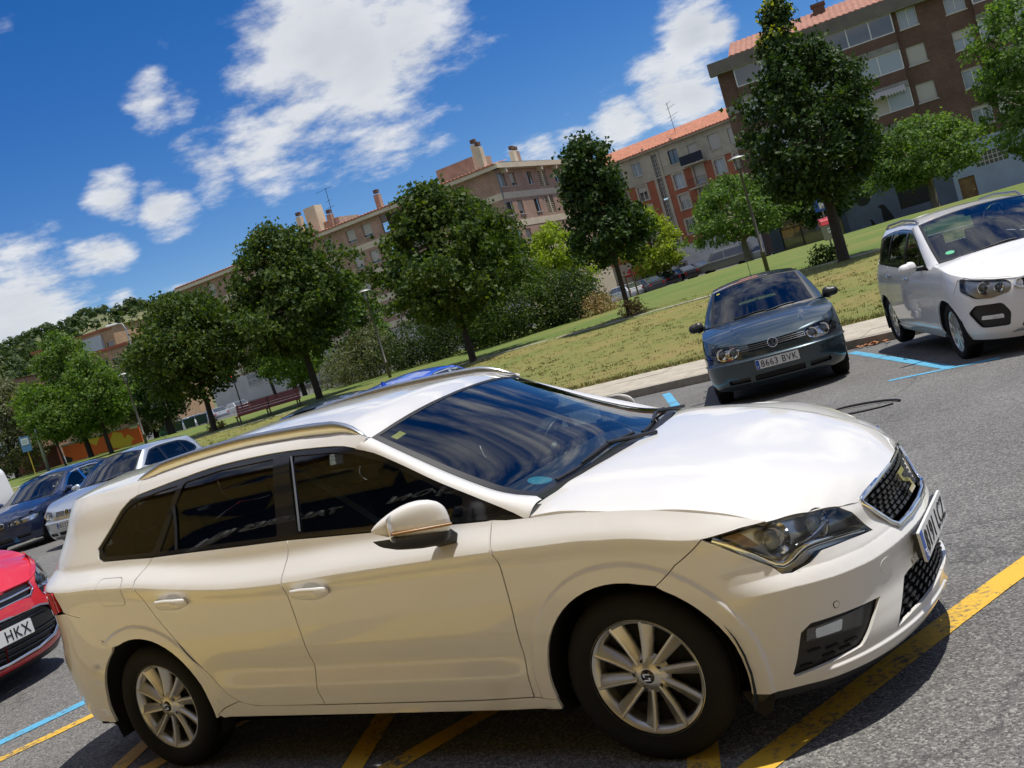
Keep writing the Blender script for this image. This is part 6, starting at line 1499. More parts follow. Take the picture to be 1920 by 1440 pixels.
def build_tree(name, label, cat, base, prof, leaf, n=150, per=34, spread=.26, size=.17, trunk=(.16, .07), bark=None, lump=.25, seed=1, group=None, rot=0., tips=None, lean=(0, 0), limbs=9, fork=None, hollow=.45, skew=(0, 0)):
    rs = random.Random(seed * 7 + 3); bark = bark or M_BARK
    t = thing(name, label, cat, base, rot, group)
    H = prof[-1][0]; hb = prof[0][0]; tb = MB()
    top = Vector((lean[0] + skew[0] * .6, lean[1] + skew[1] * .6, H * .86)); fk = fork or hb + (H - hb) * .25
    pts = [(0, 0, -.15), (0.0, 0, .05), (lean[0] * .25 + rs.gauss(0, .03), lean[1] * .25 + rs.gauss(0, .03), fk * .5), (lean[0] * .6 + rs.gauss(0, .04), lean[1] * .6, fk)]
    tb.tube(pts, [trunk[0] * 1.5, trunk[0] * 1.12, trunk[0] * .92, trunk[0] * .8], 10, cap=False)
    p0 = Vector(pts[-1]); tb.tube([p0, p0.lerp(top, .5) + Vector((rs.gauss(0, .1), rs.gauss(0, .1), 0)), top], [trunk[0] * .8, trunk[0] * .45, .02], 8)
    n = int(n * .9); per = int(per * 1.6); spread *= .92; size *= 1.1
    cs = crown_centres(prof, n, lump, seed, hollow=hollow * .7, skew=skew)
    ups = sorted(cs, key=lambda c: -c[2])[:len(cs) // 2]
    for _ in range(9):
        c = rs.choice(ups); k = 1.02 + .1 * rs.random(); cs.append((c[0] * k, c[1] * k, c[2] + .2 + .2 * rs.random()))
    for i in range(limbs):
        c = Vector(rs.choice(cs)); st = p0.lerp(top, rs.random() * .6) if rs.random() < .7 else Vector((p0.x, p0.y, hb + (fk - hb) * .6))
        mid = st.lerp(c, .5) + Vector((0, 0, -.12 * (c - st).length * .4)); tb.tube([st, mid, c], [trunk[1], trunk[1] * .6, .012], 6)
    tb.build('trunk', bark, t)
    V, F = leaves(cs, per, spread, size, rs=rs, outward=(0, 0))
    me = bpy.data.meshes.new('crown'); me.from_pydata([tuple(v) for v in V], [], F); me.update(); link('crown', me, LEAF[leaf], t)
    if tips:
        k, lf = tips; up = sorted(cs, key=lambda c: -c[2] - .45 * math.hypot(c[0], c[1]) * rs.random())[:k]
        V, F = leaves([(c[0] * 1.06, c[1] * 1.06, c[2] + .18) for c in up], 16, .17, size * 1.1, rs=rs)
        me = bpy.data.meshes.new('young_shoots'); me.from_pydata([tuple(v) for v in V], [], F); me.update(); link('young_shoots', me, LEAF[lf], t)['kind'] = 'stuff'
    return t

def build_bush(name, label, base, prof, leaf, n=90, per=40, spread=.22, size=.12, seed=1, group=None, cat='shrub', lump=.3, flat=1., rot=0.):
    rs = random.Random(seed * 5 + 1); t = thing(name, label, cat, base, rot, group)
    cs = crown_centres(prof, n, lump, seed, flat=flat)
    tb = MB()
    for i in range(9): c = rs.choice(cs); tb.tube([(rs.gauss(0, .1), rs.gauss(0, .1), -.1), (c[0] * .5, c[1] * .5, c[2] * .5), c], [.03, .02, .006], 5)
    tb.build('stem', M_BARK, t)
    V, F = leaves(cs, per, spread, size, rs=rs, outward=(0, 0))
    me = bpy.data.meshes.new('foliage'); me.from_pydata([tuple(v) for v in V], [], F); me.update(); link('foliage', me, LEAF[leaf], t)
    return t

def trees():
    GT = 'trees on the lawn'
    b = lambda px, py: on_lawn(px, py)
    build_tree('broadleaf_tree', 'tall egg-shaped dark green tree with yellow shoots beside the red-lidded bin', 'tree', b(1583, 488), [(2.15, .5), (2.35, 1.25), (2.7, 1.75), (3.5, 2.05), (4.4, 2.05), (5.3, 1.85), (6.1, 1.45), (6.8, .95), (7.4, .55), (8.0, .28), (8.45, .1)], 'dark', 330, 44, .21, .135, (.17, .06), lump=.12, seed=11, group=GT, tips=(26, 'tip'), hollow=.55)
    build_tree('broadleaf_tree', 'narrow dark tree with a bulging top between the hedge and the grey hatchback', 'tree', b(1182, 593), [(2.2, .6), (2.6, 1.35), (3.1, 1.6), (3.7, 1.35), (4.2, .8), (4.9, 1.0), (5.7, .95), (6.4, .7), (7.0, .2)], 'dark', 210, 40, .2, .15, (.10, .05), lump=.22, seed=12, group=GT, hollow=.5)
    build_tree('maple_tree', 'wide layered maple in the middle of the lawn before the dark hedge', 'tree', b(888, 677), [(1.8, .7), (2.3, 1.9), (3.0, 2.6), (3.8, 2.85), (4.6, 2.5), (5.4, 1.9), (6.2, 1.35), (6.9, .8), (7.4, .2)], 'maple', 300, 42, .25, .175, (.14, .07), lump=.42, seed=13, group=GT, hollow=.4)
    build_tree('maple_tree', 'largest maple behind the bench with a black slanting trunk', 'tree', b(600, 747), [(2.5, .6), (2.9, 1.9), (3.6, 2.9), (4.6, 3.4), (5.6, 3.4), (6.6, 2.9), (7.5, 2.2), (8.3, 1.3), (8.9, .4)], 'maple', 380, 42, .28, .18, (.17, .08), lump=.40, seed=14, group=GT, hollow=.4)
    build_tree('maple_tree', 'round maple left of the bench with a grey-brown trunk', 'tree', b(403, 808), [(1.9, .6), (2.3, 1.7), (3.0, 2.6), (3.9, 3.0), (4.9, 2.8), (5.8, 2.1), (6.6, 1.4), (7.2, .4)], 'maple', 300, 42, .27, .175, (.14, .07), bark=M_BARK, lump=.38, seed=15, group=GT, hollow=.4)
    build_tree('broadleaf_tree', 'brown-trunked tree with bright low leaves in front of the white wall', 'tree', b(557, 738), [(2.6, .8), (3.2, 2.2), (4.5, 3.0), (6, 2.6), (7.5, 1.2)], 'bright', 150, 34, .3, .2, (.26, .1), seed=16, group=GT)
    build_tree('broadleaf_tree', 'thin leaning tree before the barred windows of the white wall', 'tree', b(520, 749), [(3.0, .8), (3.6, 2.0), (5, 2.6), (6.4, 2.0), (7.4, .8)], 'maple', 150, 34, .3, .2, (.18, .08), lean=(-.5, .1), seed=17, group=GT)
    build_tree('broadleaf_tree', 'tall pale green tree behind the far left lamp post', 'tree', b(172, 857), [(1.6, .8), (2.4, 2.3), (3.6, 3.2), (5, 3.3), (6.3, 2.6), (7.4, 2.0), (8.6, 1.5), (9.6, .4)], 'bright', 330, 38, .3, .19, (.2, .09), lump=.36, seed=18, group=GT)
    build_tree('broadleaf_tree', 'short-trunked tree just left of the far left lamp post', 'tree', b(210, 850), [(1.7, .6), (2.4, 1.8), (3.4, 2.3), (4.6, 2.0), (5.8, 1.1), (6.6, .4)], 'bright', 170, 38, .27, .18, (.15, .07), lump=.3, seed=19, group=GT)
    build_tree('young_tree', 'thin leaning young tree beside the grey pole at far left', 'tree', b(125, 876), [(2.2, .6), (2.9, 1.7), (3.8, 2.0), (4.8, 1.3), (5.4, .4)], 'bright', 110, 38, .27, .18, (.07, .04), lean=(-1.1, .3), skew=(-.9, .2), seed=20, group=GT)
    build_tree('broadleaf_tree', 'dark rounded tree at the left edge behind the bus stop sign', 'tree', Vector((-76, 45, -.2)), [(.8, 1.6), (1.8, 3.0), (3.5, 3.8), (5.5, 3.6), (7, 2.2), (8, .6)], 'olive', 230, 36, .34, .2, (.2, .09), seed=21, group=GT)
    build_tree('broadleaf_tree', 'dim shaded tree under the round maple beside the recycling bins', 'tree', Vector((-60, 47.5, -.15)), [(1.4, .8), (2.4, 2.2), (4, 2.8), (5.5, 2.2), (7, .8)], 'dark', 170, 36, .3, .19, (.28, .1), seed=22, group=GT)
    build_tree('broadleaf_tree', 'dense tree behind the dark green bins at left', 'tree', Vector((-71, 55, -.35)), [(.6, 1.2), (2.0, 2.8), (4, 3.2), (6, 2.6), (7.5, .8)], 'olive', 200, 36, .33, .2, (.22, .1), seed=23, group=GT)
    build_tree('broadleaf_tree', 'bright low tree between the bench and the round maple', 'tree', Vector((-56, 58, -.4)), [(1.2, .8), (2.4, 2.4), (4, 2.8), (5.5, 2.2), (6.5, .6)], 'bright', 160, 36, .3, .2, (.2, .1), seed=24, group=GT)
    build_tree('slender_tree', 'small slender grey-green tree right behind the middle lamp post', 'tree', Vector((-37.5, 44.5, .05)), [(.8, .6), (1.6, 1.3), (2.8, 1.6), (4.0, 1.3), (5.2, .9), (6.3, .25)], 'plane', 130, 38, .22, .17, (.09, .05), seed=25, group=GT, lump=.35)
    build_tree('broadleaf_tree', 'leafy tree showing behind the right shoulder of the layered maple', 'tree', Vector((-31, 50, .2)), [(2.2, 1.0), (3.4, 2.4), (5, 2.9), (6.6, 2.2), (7.6, 1.2), (8.6, .3)], 'maple', 200, 38, .27, .18, (.18, .08), seed=26, group=GT, lump=.35)
    build_tree('golden_tree', 'yellow-green tree rising behind the dark hedge', 'tree', Vector((-29.5, 56, .2)), [(1.2, .9), (2.0, 2.1), (3.0, 2.5), (4.2, 2.0), (5.3, 1.2), (6.0, .4)], 'yellow', 170, 38, .24, .17, (.12, .06), seed=27, group=GT)
    build_tree('golden_tree', 'yellow-green tree in front of the shop with the red awning', 'tree', Vector((-33, 80, -.4)), [(1.5, .8), (2.2, 2.3), (3.4, 2.7), (4.8, 2.3), (6.2, 1.5), (7.4, .5)], 'yellow', 190, 38, .28, .2, (.14, .07), seed=28, group=GT)
    gp = 'plane trees at the back street'
    build_tree('plane_tree', 'round plane tree with a pale forked trunk behind the right lamp post', 'tree', Vector((-20.3, 65.5, -.3)), [(2.2, 1.2), (2.5, 2.8), (3.2, 3.6), (4.1, 3.4), (5.2, 2.4), (6.2, .8)], 'plane', 260, 38, .27, .18, (.26, .12), bark=M_BARKP, seed=31, group=gp, fork=1.7, limbs=16)
    build_tree('plane_tree', 'round plane tree in front of the brown brick block', 'tree', Vector((-8.0, 66, -.3)), [(2.3, 1.2), (2.7, 2.9), (3.4, 3.7), (4.2, 3.6), (5.2, 2.6), (6.1, .8)], 'plane', 270, 38, .27, .18, (.24, .12), bark=M_BARKP, seed=32, group=gp, fork=1.9, limbs=16)
    build_tree('plane_tree', 'tall half-lit tree cut by the right edge of the picture', 'tree', Vector((-1.2, 61.5, -.2)), [(1.8, 1.0), (2.6, 2.4), (4, 2.9), (5.6, 2.6), (7.5, 2.4), (9, 2.2), (10.3, 1.0)], 'plane', 260, 38, .28, .19, (.2, .1), bark=M_BARKP, seed=33, group=gp)
    build_tree('plane_tree', 'shaded tree behind the egg-shaped tree near the dark shopfront', 'tree', Vector((-15.2, 67.5, -.3)), [(1.6, .9), (2.2, 2.0), (3.2, 2.3), (4.2, 1.6), (5.0, .5)], 'dark', 120, 36, .27, .18, (.2, .1), seed=34, group=gp)
    gh = 'hedge shrubs behind the maple'
    build_bush('hedge_shrub', 'large dark rounded hedge shrub right of the layered maple', Vector((-24.6, 40.5, .2)), [(.0, 2.1), (.7, 2.9), (1.6, 3.0), (2.5, 2.5), (3.3, 1.4), (3.7, .4)], 'maple', 340, 52, .25, .13, 41, gh, lump=.08)
    build_bush('hedge_shrub', 'dark hedge shrub directly behind the layered maple trunk', Vector((-28.5, 41.5, .15)), [(.0, 1.9), (.6, 2.4), (1.4, 2.4), (2.2, 1.9), (2.8, .8)], 'hedge', 200, 42, .24, .12, 42, gh, lump=.18)
    build_bush('hedge_shrub', 'dark hedge shrub between the layered maple and the olive bush', Vector((-32, 42, .1)), [(.0, 1.7), (.6, 2.1), (1.3, 2.1), (2.0, 1.5), (2.5, .6)], 'hedge', 160, 42, .24, .12, 43, gh, lump=.2)
    build_bush('hedge_shrub', 'low end of the hedge beside the dry grass', Vector((-21.3, 41, .25)), [(.0, 1.1), (.6, 1.5), (1.3, 1.5), (2.0, .9), (2.4, .3)], 'hedge', 110, 42, .22, .12, 44, gh, lump=.2)
    build_bush('olive_bush', 'grey-green wispy bush beside the middle lamp post', Vector((-36.3, 43, .0)), [(.0, 1.7), (.7, 2.3), (1.5, 2.2), (2.3, 1.5), (2.9, .5)], 'olive', 180, 40, .24, .11, 45, lump=.25)
    build_bush('olive_bush', 'smaller olive bush at the foot of the white wall', Vector((-41.5, 46.5, -.1)), [(.0, 1.3), (.6, 1.8), (1.3, 1.6), (1.9, .9), (2.3, .3)], 'olive', 130, 40, .22, .11, 46, lump=.25)
    build_bush('low_shrub', 'low shrub at the foot of the red-lidded bin', on_lawn(1552, 490), [(.0, .35), (.15, .45), (.3, .35), (.42, .15)], 'maple', 26, 30, .12, .09, 47)
    build_bush('dry_grass_tuft', 'tuft of dry straw-coloured grass at the hedge end', Vector((-19.8, 40.0, .27)), [(.0, .9), (.3, 1.0), (.6, .8), (.9, .3)], 'straw', 50, 30, .16, .09, 48, cat='grass tuft')
    build_bush('dry_grass_tuft', 'tuft of dry straw grass round the narrow dark tree trunk', on_lawn(1192, 590), [(.0, .35), (.2, .4), (.45, .3), (.6, .1)], 'straw', 26, 30, .1, .08, 49, cat='grass tuft')
    build_bush('dry_grass_tuft', 'tuft of dry straw grass at the foot of the round maple', on_lawn(407, 806), [(.0, .35), (.2, .45), (.45, .3), (.6, .1)], 'straw', 26, 30, .1, .08, 50, cat='grass tuft')
trees()
# ---------------------------------------------------------------- buildings
def brick_mat(name, c1, c2, mortar, scale=1.0, w=.24, h=.07):
    m = bpy.data.materials.new(name); m.use_nodes = True; nt = m.node_tree; L = nt.links.new; b = nt.nodes['Principled BSDF']
    tc = nt.nodes.new('ShaderNodeTexCoord'); br = nt.nodes.new('ShaderNodeTexBrick')
    mp = nt.nodes.new('ShaderNodeSeparateXYZ'); L(tc.outputs['Object'], mp.inputs[0]); ad = nt.nodes.new('ShaderNodeMath'); ad.operation = 'ADD'; L(mp.outputs[0], ad.inputs[0]); L(mp.outputs[1], ad.inputs[1])
    cb = nt.nodes.new('ShaderNodeCombineXYZ'); L(ad.outputs[0], cb.inputs[0]); L(mp.outputs[2], cb.inputs[1]); L(cb.outputs[0], br.inputs['Vector'])
    br.inputs['Scale'].default_value = scale; br.inputs['Brick Width'].default_value = w; br.inputs['Row Height'].default_value = h; br.inputs['Mortar Size'].default_value = .008
    br.inputs['Color1'].default_value = (*c1, 1); br.inputs['Color2'].default_value = (*c2, 1); br.inputs['Mortar'].default_value = (*mortar, 1)
    n = nt.nodes.new('ShaderNodeTexNoise'); n.inputs['Scale'].default_value = .8; n.inputs['Detail'].default_value = 8; n.inputs['Roughness'].default_value = .7; L(tc.outputs['Object'], n.inputs['Vector'])
    mr = nt.nodes.new('ShaderNodeMapRange'); L(n.outputs[0], mr.inputs[0]); mr.inputs[1].default_value = .3; mr.inputs[2].default_value = .7; mr.inputs[3].default_value = .72; mr.inputs[4].default_value = 1.25
    mx = nt.nodes.new('ShaderNodeMix'); mx.data_type = 'RGBA'; mx.blend_type = 'MULTIPLY'; mx.inputs['Factor'].default_value = 1; L(br.outputs[0], mx.inputs['A']); L(mr.outputs[0], mx.inputs['B']); L(mx.outputs['Result'], b.inputs['Base Color'])
    b.inputs['Roughness'].default_value = .9
    MATS[name] = m
    return m
MB_BROWN = brick_mat('brown_brick', (.115, .055, .036), (.16, .078, .05), (.14, .11, .085))
MB_PINK = brick_mat('pink_brick', (.36, .20, .14), (.43, .26, .18), (.42, .33, .25))
M_CREAM = mat('cream_render', (.66, .56, .40), rough=.9, noise=(.7, .12))
M_BEIGE = mat('beige_render', (.45, .40, .30), rough=.9, noise=(.9, .2))
M_TERRA = mat('terracotta_render', (.36, .115, .06), rough=.9, noise=(.8, .18))
M_CONC = mat('weathered_concrete', (.26, .245, .215), rough=.9, noise=(1.2, .3))
M_TAUPE = mat('taupe_fascia', (.16, .135, .115), rough=.85, noise=(1., .2))
M_WALLW = mat('white_tile_wall', (.56, .55, .53), rough=.6, noise=(1.2, .12))
M_BLUEW = mat('pale_blue_wall', (.33, .40, .48), rough=.85, noise=(.8, .12))
M_NAVY = mat('navy_wall', (.045, .06, .08), rough=.8, noise=(.8, .2))
M_FRAMEW = mat('white_window_frame', (.66, .65, .62), rough=.5)
M_FRAMEB = mat('brown_window_frame', (.05, .03, .022), rough=.5)
M_PANE = mat('window_pane', (.03, .04, .05), rough=.05, coat=1., spec=.8)
M_PANEB = mat('window_pane_curtained', (.30, .34, .37), rough=.12, coat=.6)
M_SHUT = mat('roller_shutter', (.47, .44, .38), rough=.7)
M_TILE = mat('roof_tile', (.42, .165, .095), rough=.85, noise=(2.5, .3))
M_TILE2 = mat('roof_tile_dusty', (.34, .16, .11), rough=.85, noise=(2.5, .3))
M_SILL = mat('stone_sill', (.50, .46, .38), rough=.8)

class Facade:
    """wall plane: s metres to the right along it (seen from outside), z up, o outward"""
    def __init__(s, thing_, A, B):
        s.t = thing_; s.A = Vector((A[0], A[1], 0)); d = Vector((B[0] - A[0], B[1] - A[1], 0)); s.L = d.length; s.d = d.normalized(); s.n = Vector((s.d.y, -s.d.x, 0))
        s.M = Matrix((s.d, s.n * -1, Vector((0, 0, 1)))).transposed().to_4x4(); s.M.translation = s.A
    def p(s, a, z, o=0.): return s.A + s.d * a + s.n * o + Vector((0, 0, z))
    def box(s, name, a0, a1, z0, z1, o0, o1, m, parent=None):
        b = MB(); v = [s.p(a, z, o) for a in (a0, a1) for o in (o0, o1) for z in (z0, z1)]
        b.add(v, [(0, 1, 3, 2), (4, 6, 7, 5), (0, 4, 5, 1), (2, 3, 7, 6), (0, 2, 6, 4), (1, 5, 7, 3)]); return b.build(name, m, parent or s.t)
    def wall(s, name, a0, a1, z0, z1, m, holes=(), depth=.22, thick=.0):
        """wall sheet with real openings and reveals"""
        xs = sorted({a0, a1, *[h[0] for h in holes], *[h[1] for h in holes]}); zs_ = sorted({z0, z1, *[h[2] for h in holes], *[h[3] for h in holes]})
        xs = [x for x in xs if a0 <= x <= a1]; zs_ = [z for z in zs_ if z0 <= z <= z1]
        b = MB(); v = {}; vl = []; f = []
        def vid(i, j):
            if (i, j) not in v: v[(i, j)] = len(vl); vl.append(s.p(xs[i], zs_[j]))
            return v[(i, j)]
        for i in range(len(xs) - 1):
            for j in range(len(zs_) - 1):
                cx, cz = (xs[i] + xs[i + 1]) / 2, (zs_[j] + zs_[j + 1]) / 2
                if any(h[0] < cx < h[1] and h[2] < cz < h[3] for h in holes): continue
                f.append((vid(i, j), vid(i + 1, j), vid(i + 1, j + 1), vid(i, j + 1)))
        b.add(vl, f)
        for h in holes:
            q = [(h[0], h[2]), (h[1], h[2]), (h[1], h[3]), (h[0], h[3])]
            for k in range(4):
                p0, p1 = q[k], q[(k + 1) % 4]; b.add([s.p(p0[0], p0[1], 0), s.p(p1[0], p1[1], 0), s.p(p1[0], p1[1], -depth), s.p(p0[0], p0[1], -depth)], [(0, 3, 2, 1)])
        return b.build(name, m, s.t)
    def window(s, a0, a1, z0, z1, kind='clear', panes=2, frame=None, depth=.2, sill=True, shut=0.):
        fm = frame or M_FRAMEW; fw = .055
        b = MB()
        def bx(x0, x1, y0, y1, o0=-depth, o1=-depth + .05):
            vv = [s.p(a, z, o) for a in (x0, x1) for o in (o0, o1) for z in (y0, y1)]; b.add(vv, [(0, 1, 3, 2), (4, 6, 7, 5), (0, 4, 5, 1), (2, 3, 7, 6), (0, 2, 6, 4), (1, 5, 7, 3)])
        bx(a0, a1, z0, z0 + fw); bx(a0, a1, z1 - fw, z1); bx(a0, a0 + fw, z0 + fw, z1 - fw); bx(a1 - fw, a1, z0 + fw, z1 - fw)
        for k in range(1, panes): x = a0 + (a1 - a0) * k / panes; bx(x - fw * .6, x + fw * .6, z0 + fw, z1 - fw)
        w = b.build('window', fm, s.t)
        pb = MB(); o = -depth + .015
        for k in range(panes):
            x0 = a0 + (a1 - a0) * k / panes; x1 = a0 + (a1 - a0) * (k + 1) / panes
            pb = MB(); pb.add([s.p(x0, z0, o), s.p(x1, z0, o), s.p(x1, z1, o), s.p(x0, z1, o)], [(0, 1, 2, 3)])
            pb.build('pane', M_PANEB if kind == 'curtain' else M_PANE, w)
        if shut > 0: s.box('shutter', a0 + .02, a1 - .02, z1 - (z1 - z0) * shut, z1, -depth + .055, -depth + .085, M_SHUT, w)
        if sill: s.box('sill', a0 - .06, a1 + .06, z0 - .09, z0 - .004, -.05, .08, M_SILL, w)
        return w
    def roof(s, a0, a1, z0, over, rise, run, m, step=.42, name='roof'):
        """tiled slope with raised rolls"""
        b = MB(); n = max(2, int((a1 - a0) / (step / 2))); v = []
        for i in range(n + 1):
            a = a0 + (a1 - a0) * i / n; up = .07 if i % 2 else 0.
            v += [s.p(a, z0 + up, over), s.p(a, z0 + rise + up, over - run), s.p(a, z0 - .12, over)]
        f = [(3 * i, 3 * i + 3, 3 * i + 4, 3 * i + 1) for i in range(n)] + [(3 * i + 2, 3 * i + 5, 3 * i + 3, 3 * i) for i in range(n)]
        b.add(v, f); return b.build(name, m, s.t)

def railing(F, a0, a1, z0, z1, o, m, parent, step=.12):
    b = MB(); n = int((a1 - a0) / step)
    for i in range(n + 1): x = a0 + (a1 - a0) * i / n; b.tube([F.p(x, z0, o), F.p(x, z1, o)], .012, 4)
    b.tube([F.p(a0, z1, o), F.p(a1, z1, o)], .02, 5); return b.build('railing', m, parent)

def chimney(F, a, z0, h, o, m, parent, w=.7):
    c = F.box('chimney', a, a + w, z0 - .6, z0 + h, o - w * .8, o, m, parent)
    F.box('chimney_cap', a + w * .1, a + w * .9, z0 + h + .15, z0 + h + .55, o - w * .7, o - w * .1, MB_BROWN, parent)
    return c

def brown_block():
    t = thing('apartment_block', 'dark brown brick apartment block at upper right with a dusty tiled roof', 'building', (0, 0, 0))
    F = Facade(t, (-25.16, 74.98), (-2.07, 79.32)); S0, S1 = 3.2, 48.
    fl = [5.45, 8.2, 10.95, 13.62]; holes = []; wins = []
    def w(a, z, wd, ht, **k): holes.append((a - wd / 2, a + wd / 2, z - ht / 2, z + ht / 2)); wins.append((holes[-1], k))
    for i, z in enumerate(fl):
        w(17.07, z, 1.3, 1.35, kind='curtain', shut=[1, 1., 1., 0][i] * .98, frame=M_FRAMEW)
        w(20.24, z - .05, 1.35, 1.4, kind='curtain', shut=[.2, .15, .45, .25][i])
        for a in (28.5, 31.7, 38, 41.2): w(a, z, 1.3, 1.35, shut=random.choice([0, .4, .9]))
    bays = [(4.45, 8.6), (9.6, 16.05), (21.3, 26.2), (33.2, 36.6)]
    base = 3.9
    F.wall('wall', S0, S1, base, 14.4, MB_BROWN, holes)
    for h, k in wins: F.window(*h, **k)
    # glazed bay strips, slightly proud, with pale concrete lintels
    for bi, (a0, a1) in enumerate(bays):
        for i, z in enumerate(fl):
            o = .35
            F.box('bay_apron', a0, a1, z - 1.55 + (.0), z - .72, -.1, o, MB_BROWN)
            lint = F.box('bay_lintel', a0, a1, z + .72, z + 1.20 if i < 3 else z + .9, -.1, o + .04, M_CONC)
            n = 4 if a1 - a0 > 4.5 else 2; dark = i == 3
            bw = MB(); o1 = o - .02
            wn_ = F.box('bay_window', a0 + .02, a1 - .02, z - .72, z - .64, o1 - .06, o1, M_FRAMEW); F.box('frame_top', a0 + .02, a1 - .02, z + .64, z + .72, o1 - .06, o1, M_FRAMEW, wn_)
            for k in range(n + 1):
                x = a0 + .04 + (a1 - a0 - .08) * k / n; F.box('mullion', x - .04, x + .04, z - .638, z + .638, o1 - .06, o1, M_FRAMEW, wn_)
            for k in range(n):
                x0 = a0 + .04 + (a1 - a0 - .08) * k / n; x1 = a0 + .04 + (a1 - a0 - .08) * (k + 1) / n
                pm = M_PANE if dark else (M_PANEB if (k + i) % 3 else M_SHUT)
                F.box('pane', x0 + .04, x1 - .04, z - .636, z + .636, o1 - .05, o1 - .035, pm, wn_)
    # pale string courses on the left end
    for z in (11.45, 8.75): F.box('string_course', S0 - .02, 4.44, z - .32, z + .32, -.1, .03, M_CONC)
    # awning on the middle bay
    aw = MB(); n = 15
    for i in range(n):
        a0 = 12.6 + i * .21; aw.add([F.p(a0, 9.15, .42), F.p(a0 + .2, 9.15, .42), F.p(a0 + .2, 8.75, 1.25), F.p(a0, 8.75, 1.25), F.p(a0 + .1, 8.55, 1.27)], [(0, 1, 2, 3), (3, 2, 4)])
    aw.build('awning', mat('awning_cloth', (.5, .47, .42), rough=.9), t, fix=True)
    F.box('fascia', S0 - .5, S1, 14.35, 15.25, -.3, .62, M_TAUPE)
    F.box('soffit', S0 - .5, S1, 14.30, 14.348, -.2, .60, M_CONC)
    F.roof(S0 + 1.2, S1, 15.3, .5, 1.6, 4.2, M_TILE2)
    b = MB(); b.add([F.p(S0 - .02, 0, -.02), F.p(S0 - .02, 15.2, -.02), F.p(S0 - .02, 15.2, -11), F.p(S0 - .02, 0, -11)], [(0, 1, 2, 3)]); b.build('end_wall', MB_BROWN, t)
    b = MB(); b.add([F.p(S0 + .3, 15.25, .4), F.p(S0 + .3, 15.25, -11), F.p(S1, 15.25, -11), F.p(S1, 15.25, .4)], [(0, 1, 2, 3)]); b.build('roof_deck', M_CONC, t)
    for a in (11.0, 15.2): c = F.box('chimney', a, a + .9, 15.2, 17.1, -3.3, -2.5, MB_BROWN); F.box('chimney_cap', a - .1, a + 1.0, 17.1, 17.3, -3.4, -2.4, MB_BROWN, t)
    for a, h in ((11.5, 21), (15.0, 19.5), (15.6, 20.2), (16.4, 19.2)): b = MB(); b.tube([F.p(a, 17, -2.9), F.p(a - .05, h, -2.9)], .03, 5); b.build('aerial_mast', M_BLACK, t)
    # ground floor
    F.wall('shop_wall', S0 + .6, 9.6, -.6, 3.9, M_NAVY, [(4.6, 9.2, -.2, 3.1)]); 
    for a in (4.6, 6.1, 7.7, 9.15): F.box('shop_mullion', a, a + .09, -.2, 3.1, -.25, -.15, M_BLACK)
    F.box('shop_transom', 4.6, 9.2, 1.5, 1.58, -.24, -.16, M_BLACK)
    F.box('shop_glass', 4.6, 9.2, -.2, 3.1, -.30, -.27, mat('shop_glass', (.12, .11, .06), rough=.04, coat=1.))
    F.wall('mural_wall', 9.6, 17.3, -.6, 3.9, mat('mural_wall', (.10, .125, .165), rough=.85, noise=(.6, .2)), [(13.4, 16.0, .5, 2.3)])
    F.box('shop_window', 13.4, 16.0, .5, 2.3, -.25, -.2, mat('dark_pane', (.006, .008, .010), rough=.5))
    # painted dog silhouettes and round sign
    k = 22; b = MB(); b.add([F.p(11.0 + .55 * math.cos(2 * PI * i / k), 2.1 + .55 * math.sin(2 * PI * i / k), .03) for i in range(k)] + [F.p(11.0 + .55 * math.cos(2 * PI * i / k), 2.1 + .55 * math.sin(2 * PI * i / k), -.01) for i in range(k)], [tuple(range(k))] + [(i, (i + 1) % k, k + (i + 1) % k, k + i) for i in range(k)]); b.build('round_sign', mat('sign_dark', (.01, .014, .012), rough=.4), t, fix=True)
    def dog(a, z, s_, name):
        pts = [(-.05, 0), (.42, 0), (.52, .08), (.45, .3), (.30, .62), (.22, .85), (.10, 1.0), (-.06, 1.02), (-.20, .96), (-.20, .88), (-.08, .84), (-.06, .6), (-.10, .3)]
        b = MB(); b.prism(pts, .004, .02, lambda p, q, h: F.p(a + p * s_, z + q * s_, h)); b.build(name, M_BLACKM, t, fix=True)
    dog(12.15, .0, 1.25, 'dog_silhouette'); dog(11.2, -.1, .5, 'dog_silhouette')
    tm = text_mesh('OGRS', .62, .02).copy()
    for v in tm.vertices: v.co = F.p(11.2 + v.co.x, 3.12 + v.co.y, .03 + v.co.z)
    link('wall_lettering', tm, mat('letter_grey', (.30, .32, .33), rough=.6), t)
    F.wall('blue_wall', 17.3, 25.6, -.6, 3.9, M_BLUEW, [(17.6, 18.7, -.6, 1.45), (19.0, 21.1, 1.85, 2.85)])
    d = F.box('door', 17.6, 18.7, -.6, 1.45, -.2, -.14, mat('ochre_door', (.30, .19, .05), rough=.7, noise=(3, .35, (.12, .05, .03)))); F.box('door_handle', 18.5, 18.56, .4, .5, -.14, -.09, M_SATIN, d)
    F.box('glass_block_window', 19.0, 21.1, 1.85, 2.85, -.2, -.15, mat('block_glass', (.10, .11, .11), rough=.25))
    for i in range(8): F.box('glass_block_bar', 19.0 + i * .3 - .03, 19.0 + i * .3 + .03, 1.85, 2.85, -.149, -.10, M_SILL)
    for i in range(4): F.box('glass_block_bar', 19.0, 21.1, 1.85 + i * .33 - .03, 1.85 + i * .33 + .03, -.149, -.108, M_SILL)
    F.wall('end_shop_wall', 25.6, S1, -.6, 3.9, M_CONC, [(27, 31, -.4, 2.6)]); F.box('shutter', 27, 31, -.4, 2.6, -.2, -.15, mat('grey_roller', (.2, .2, .2), rough=.6))
    return t

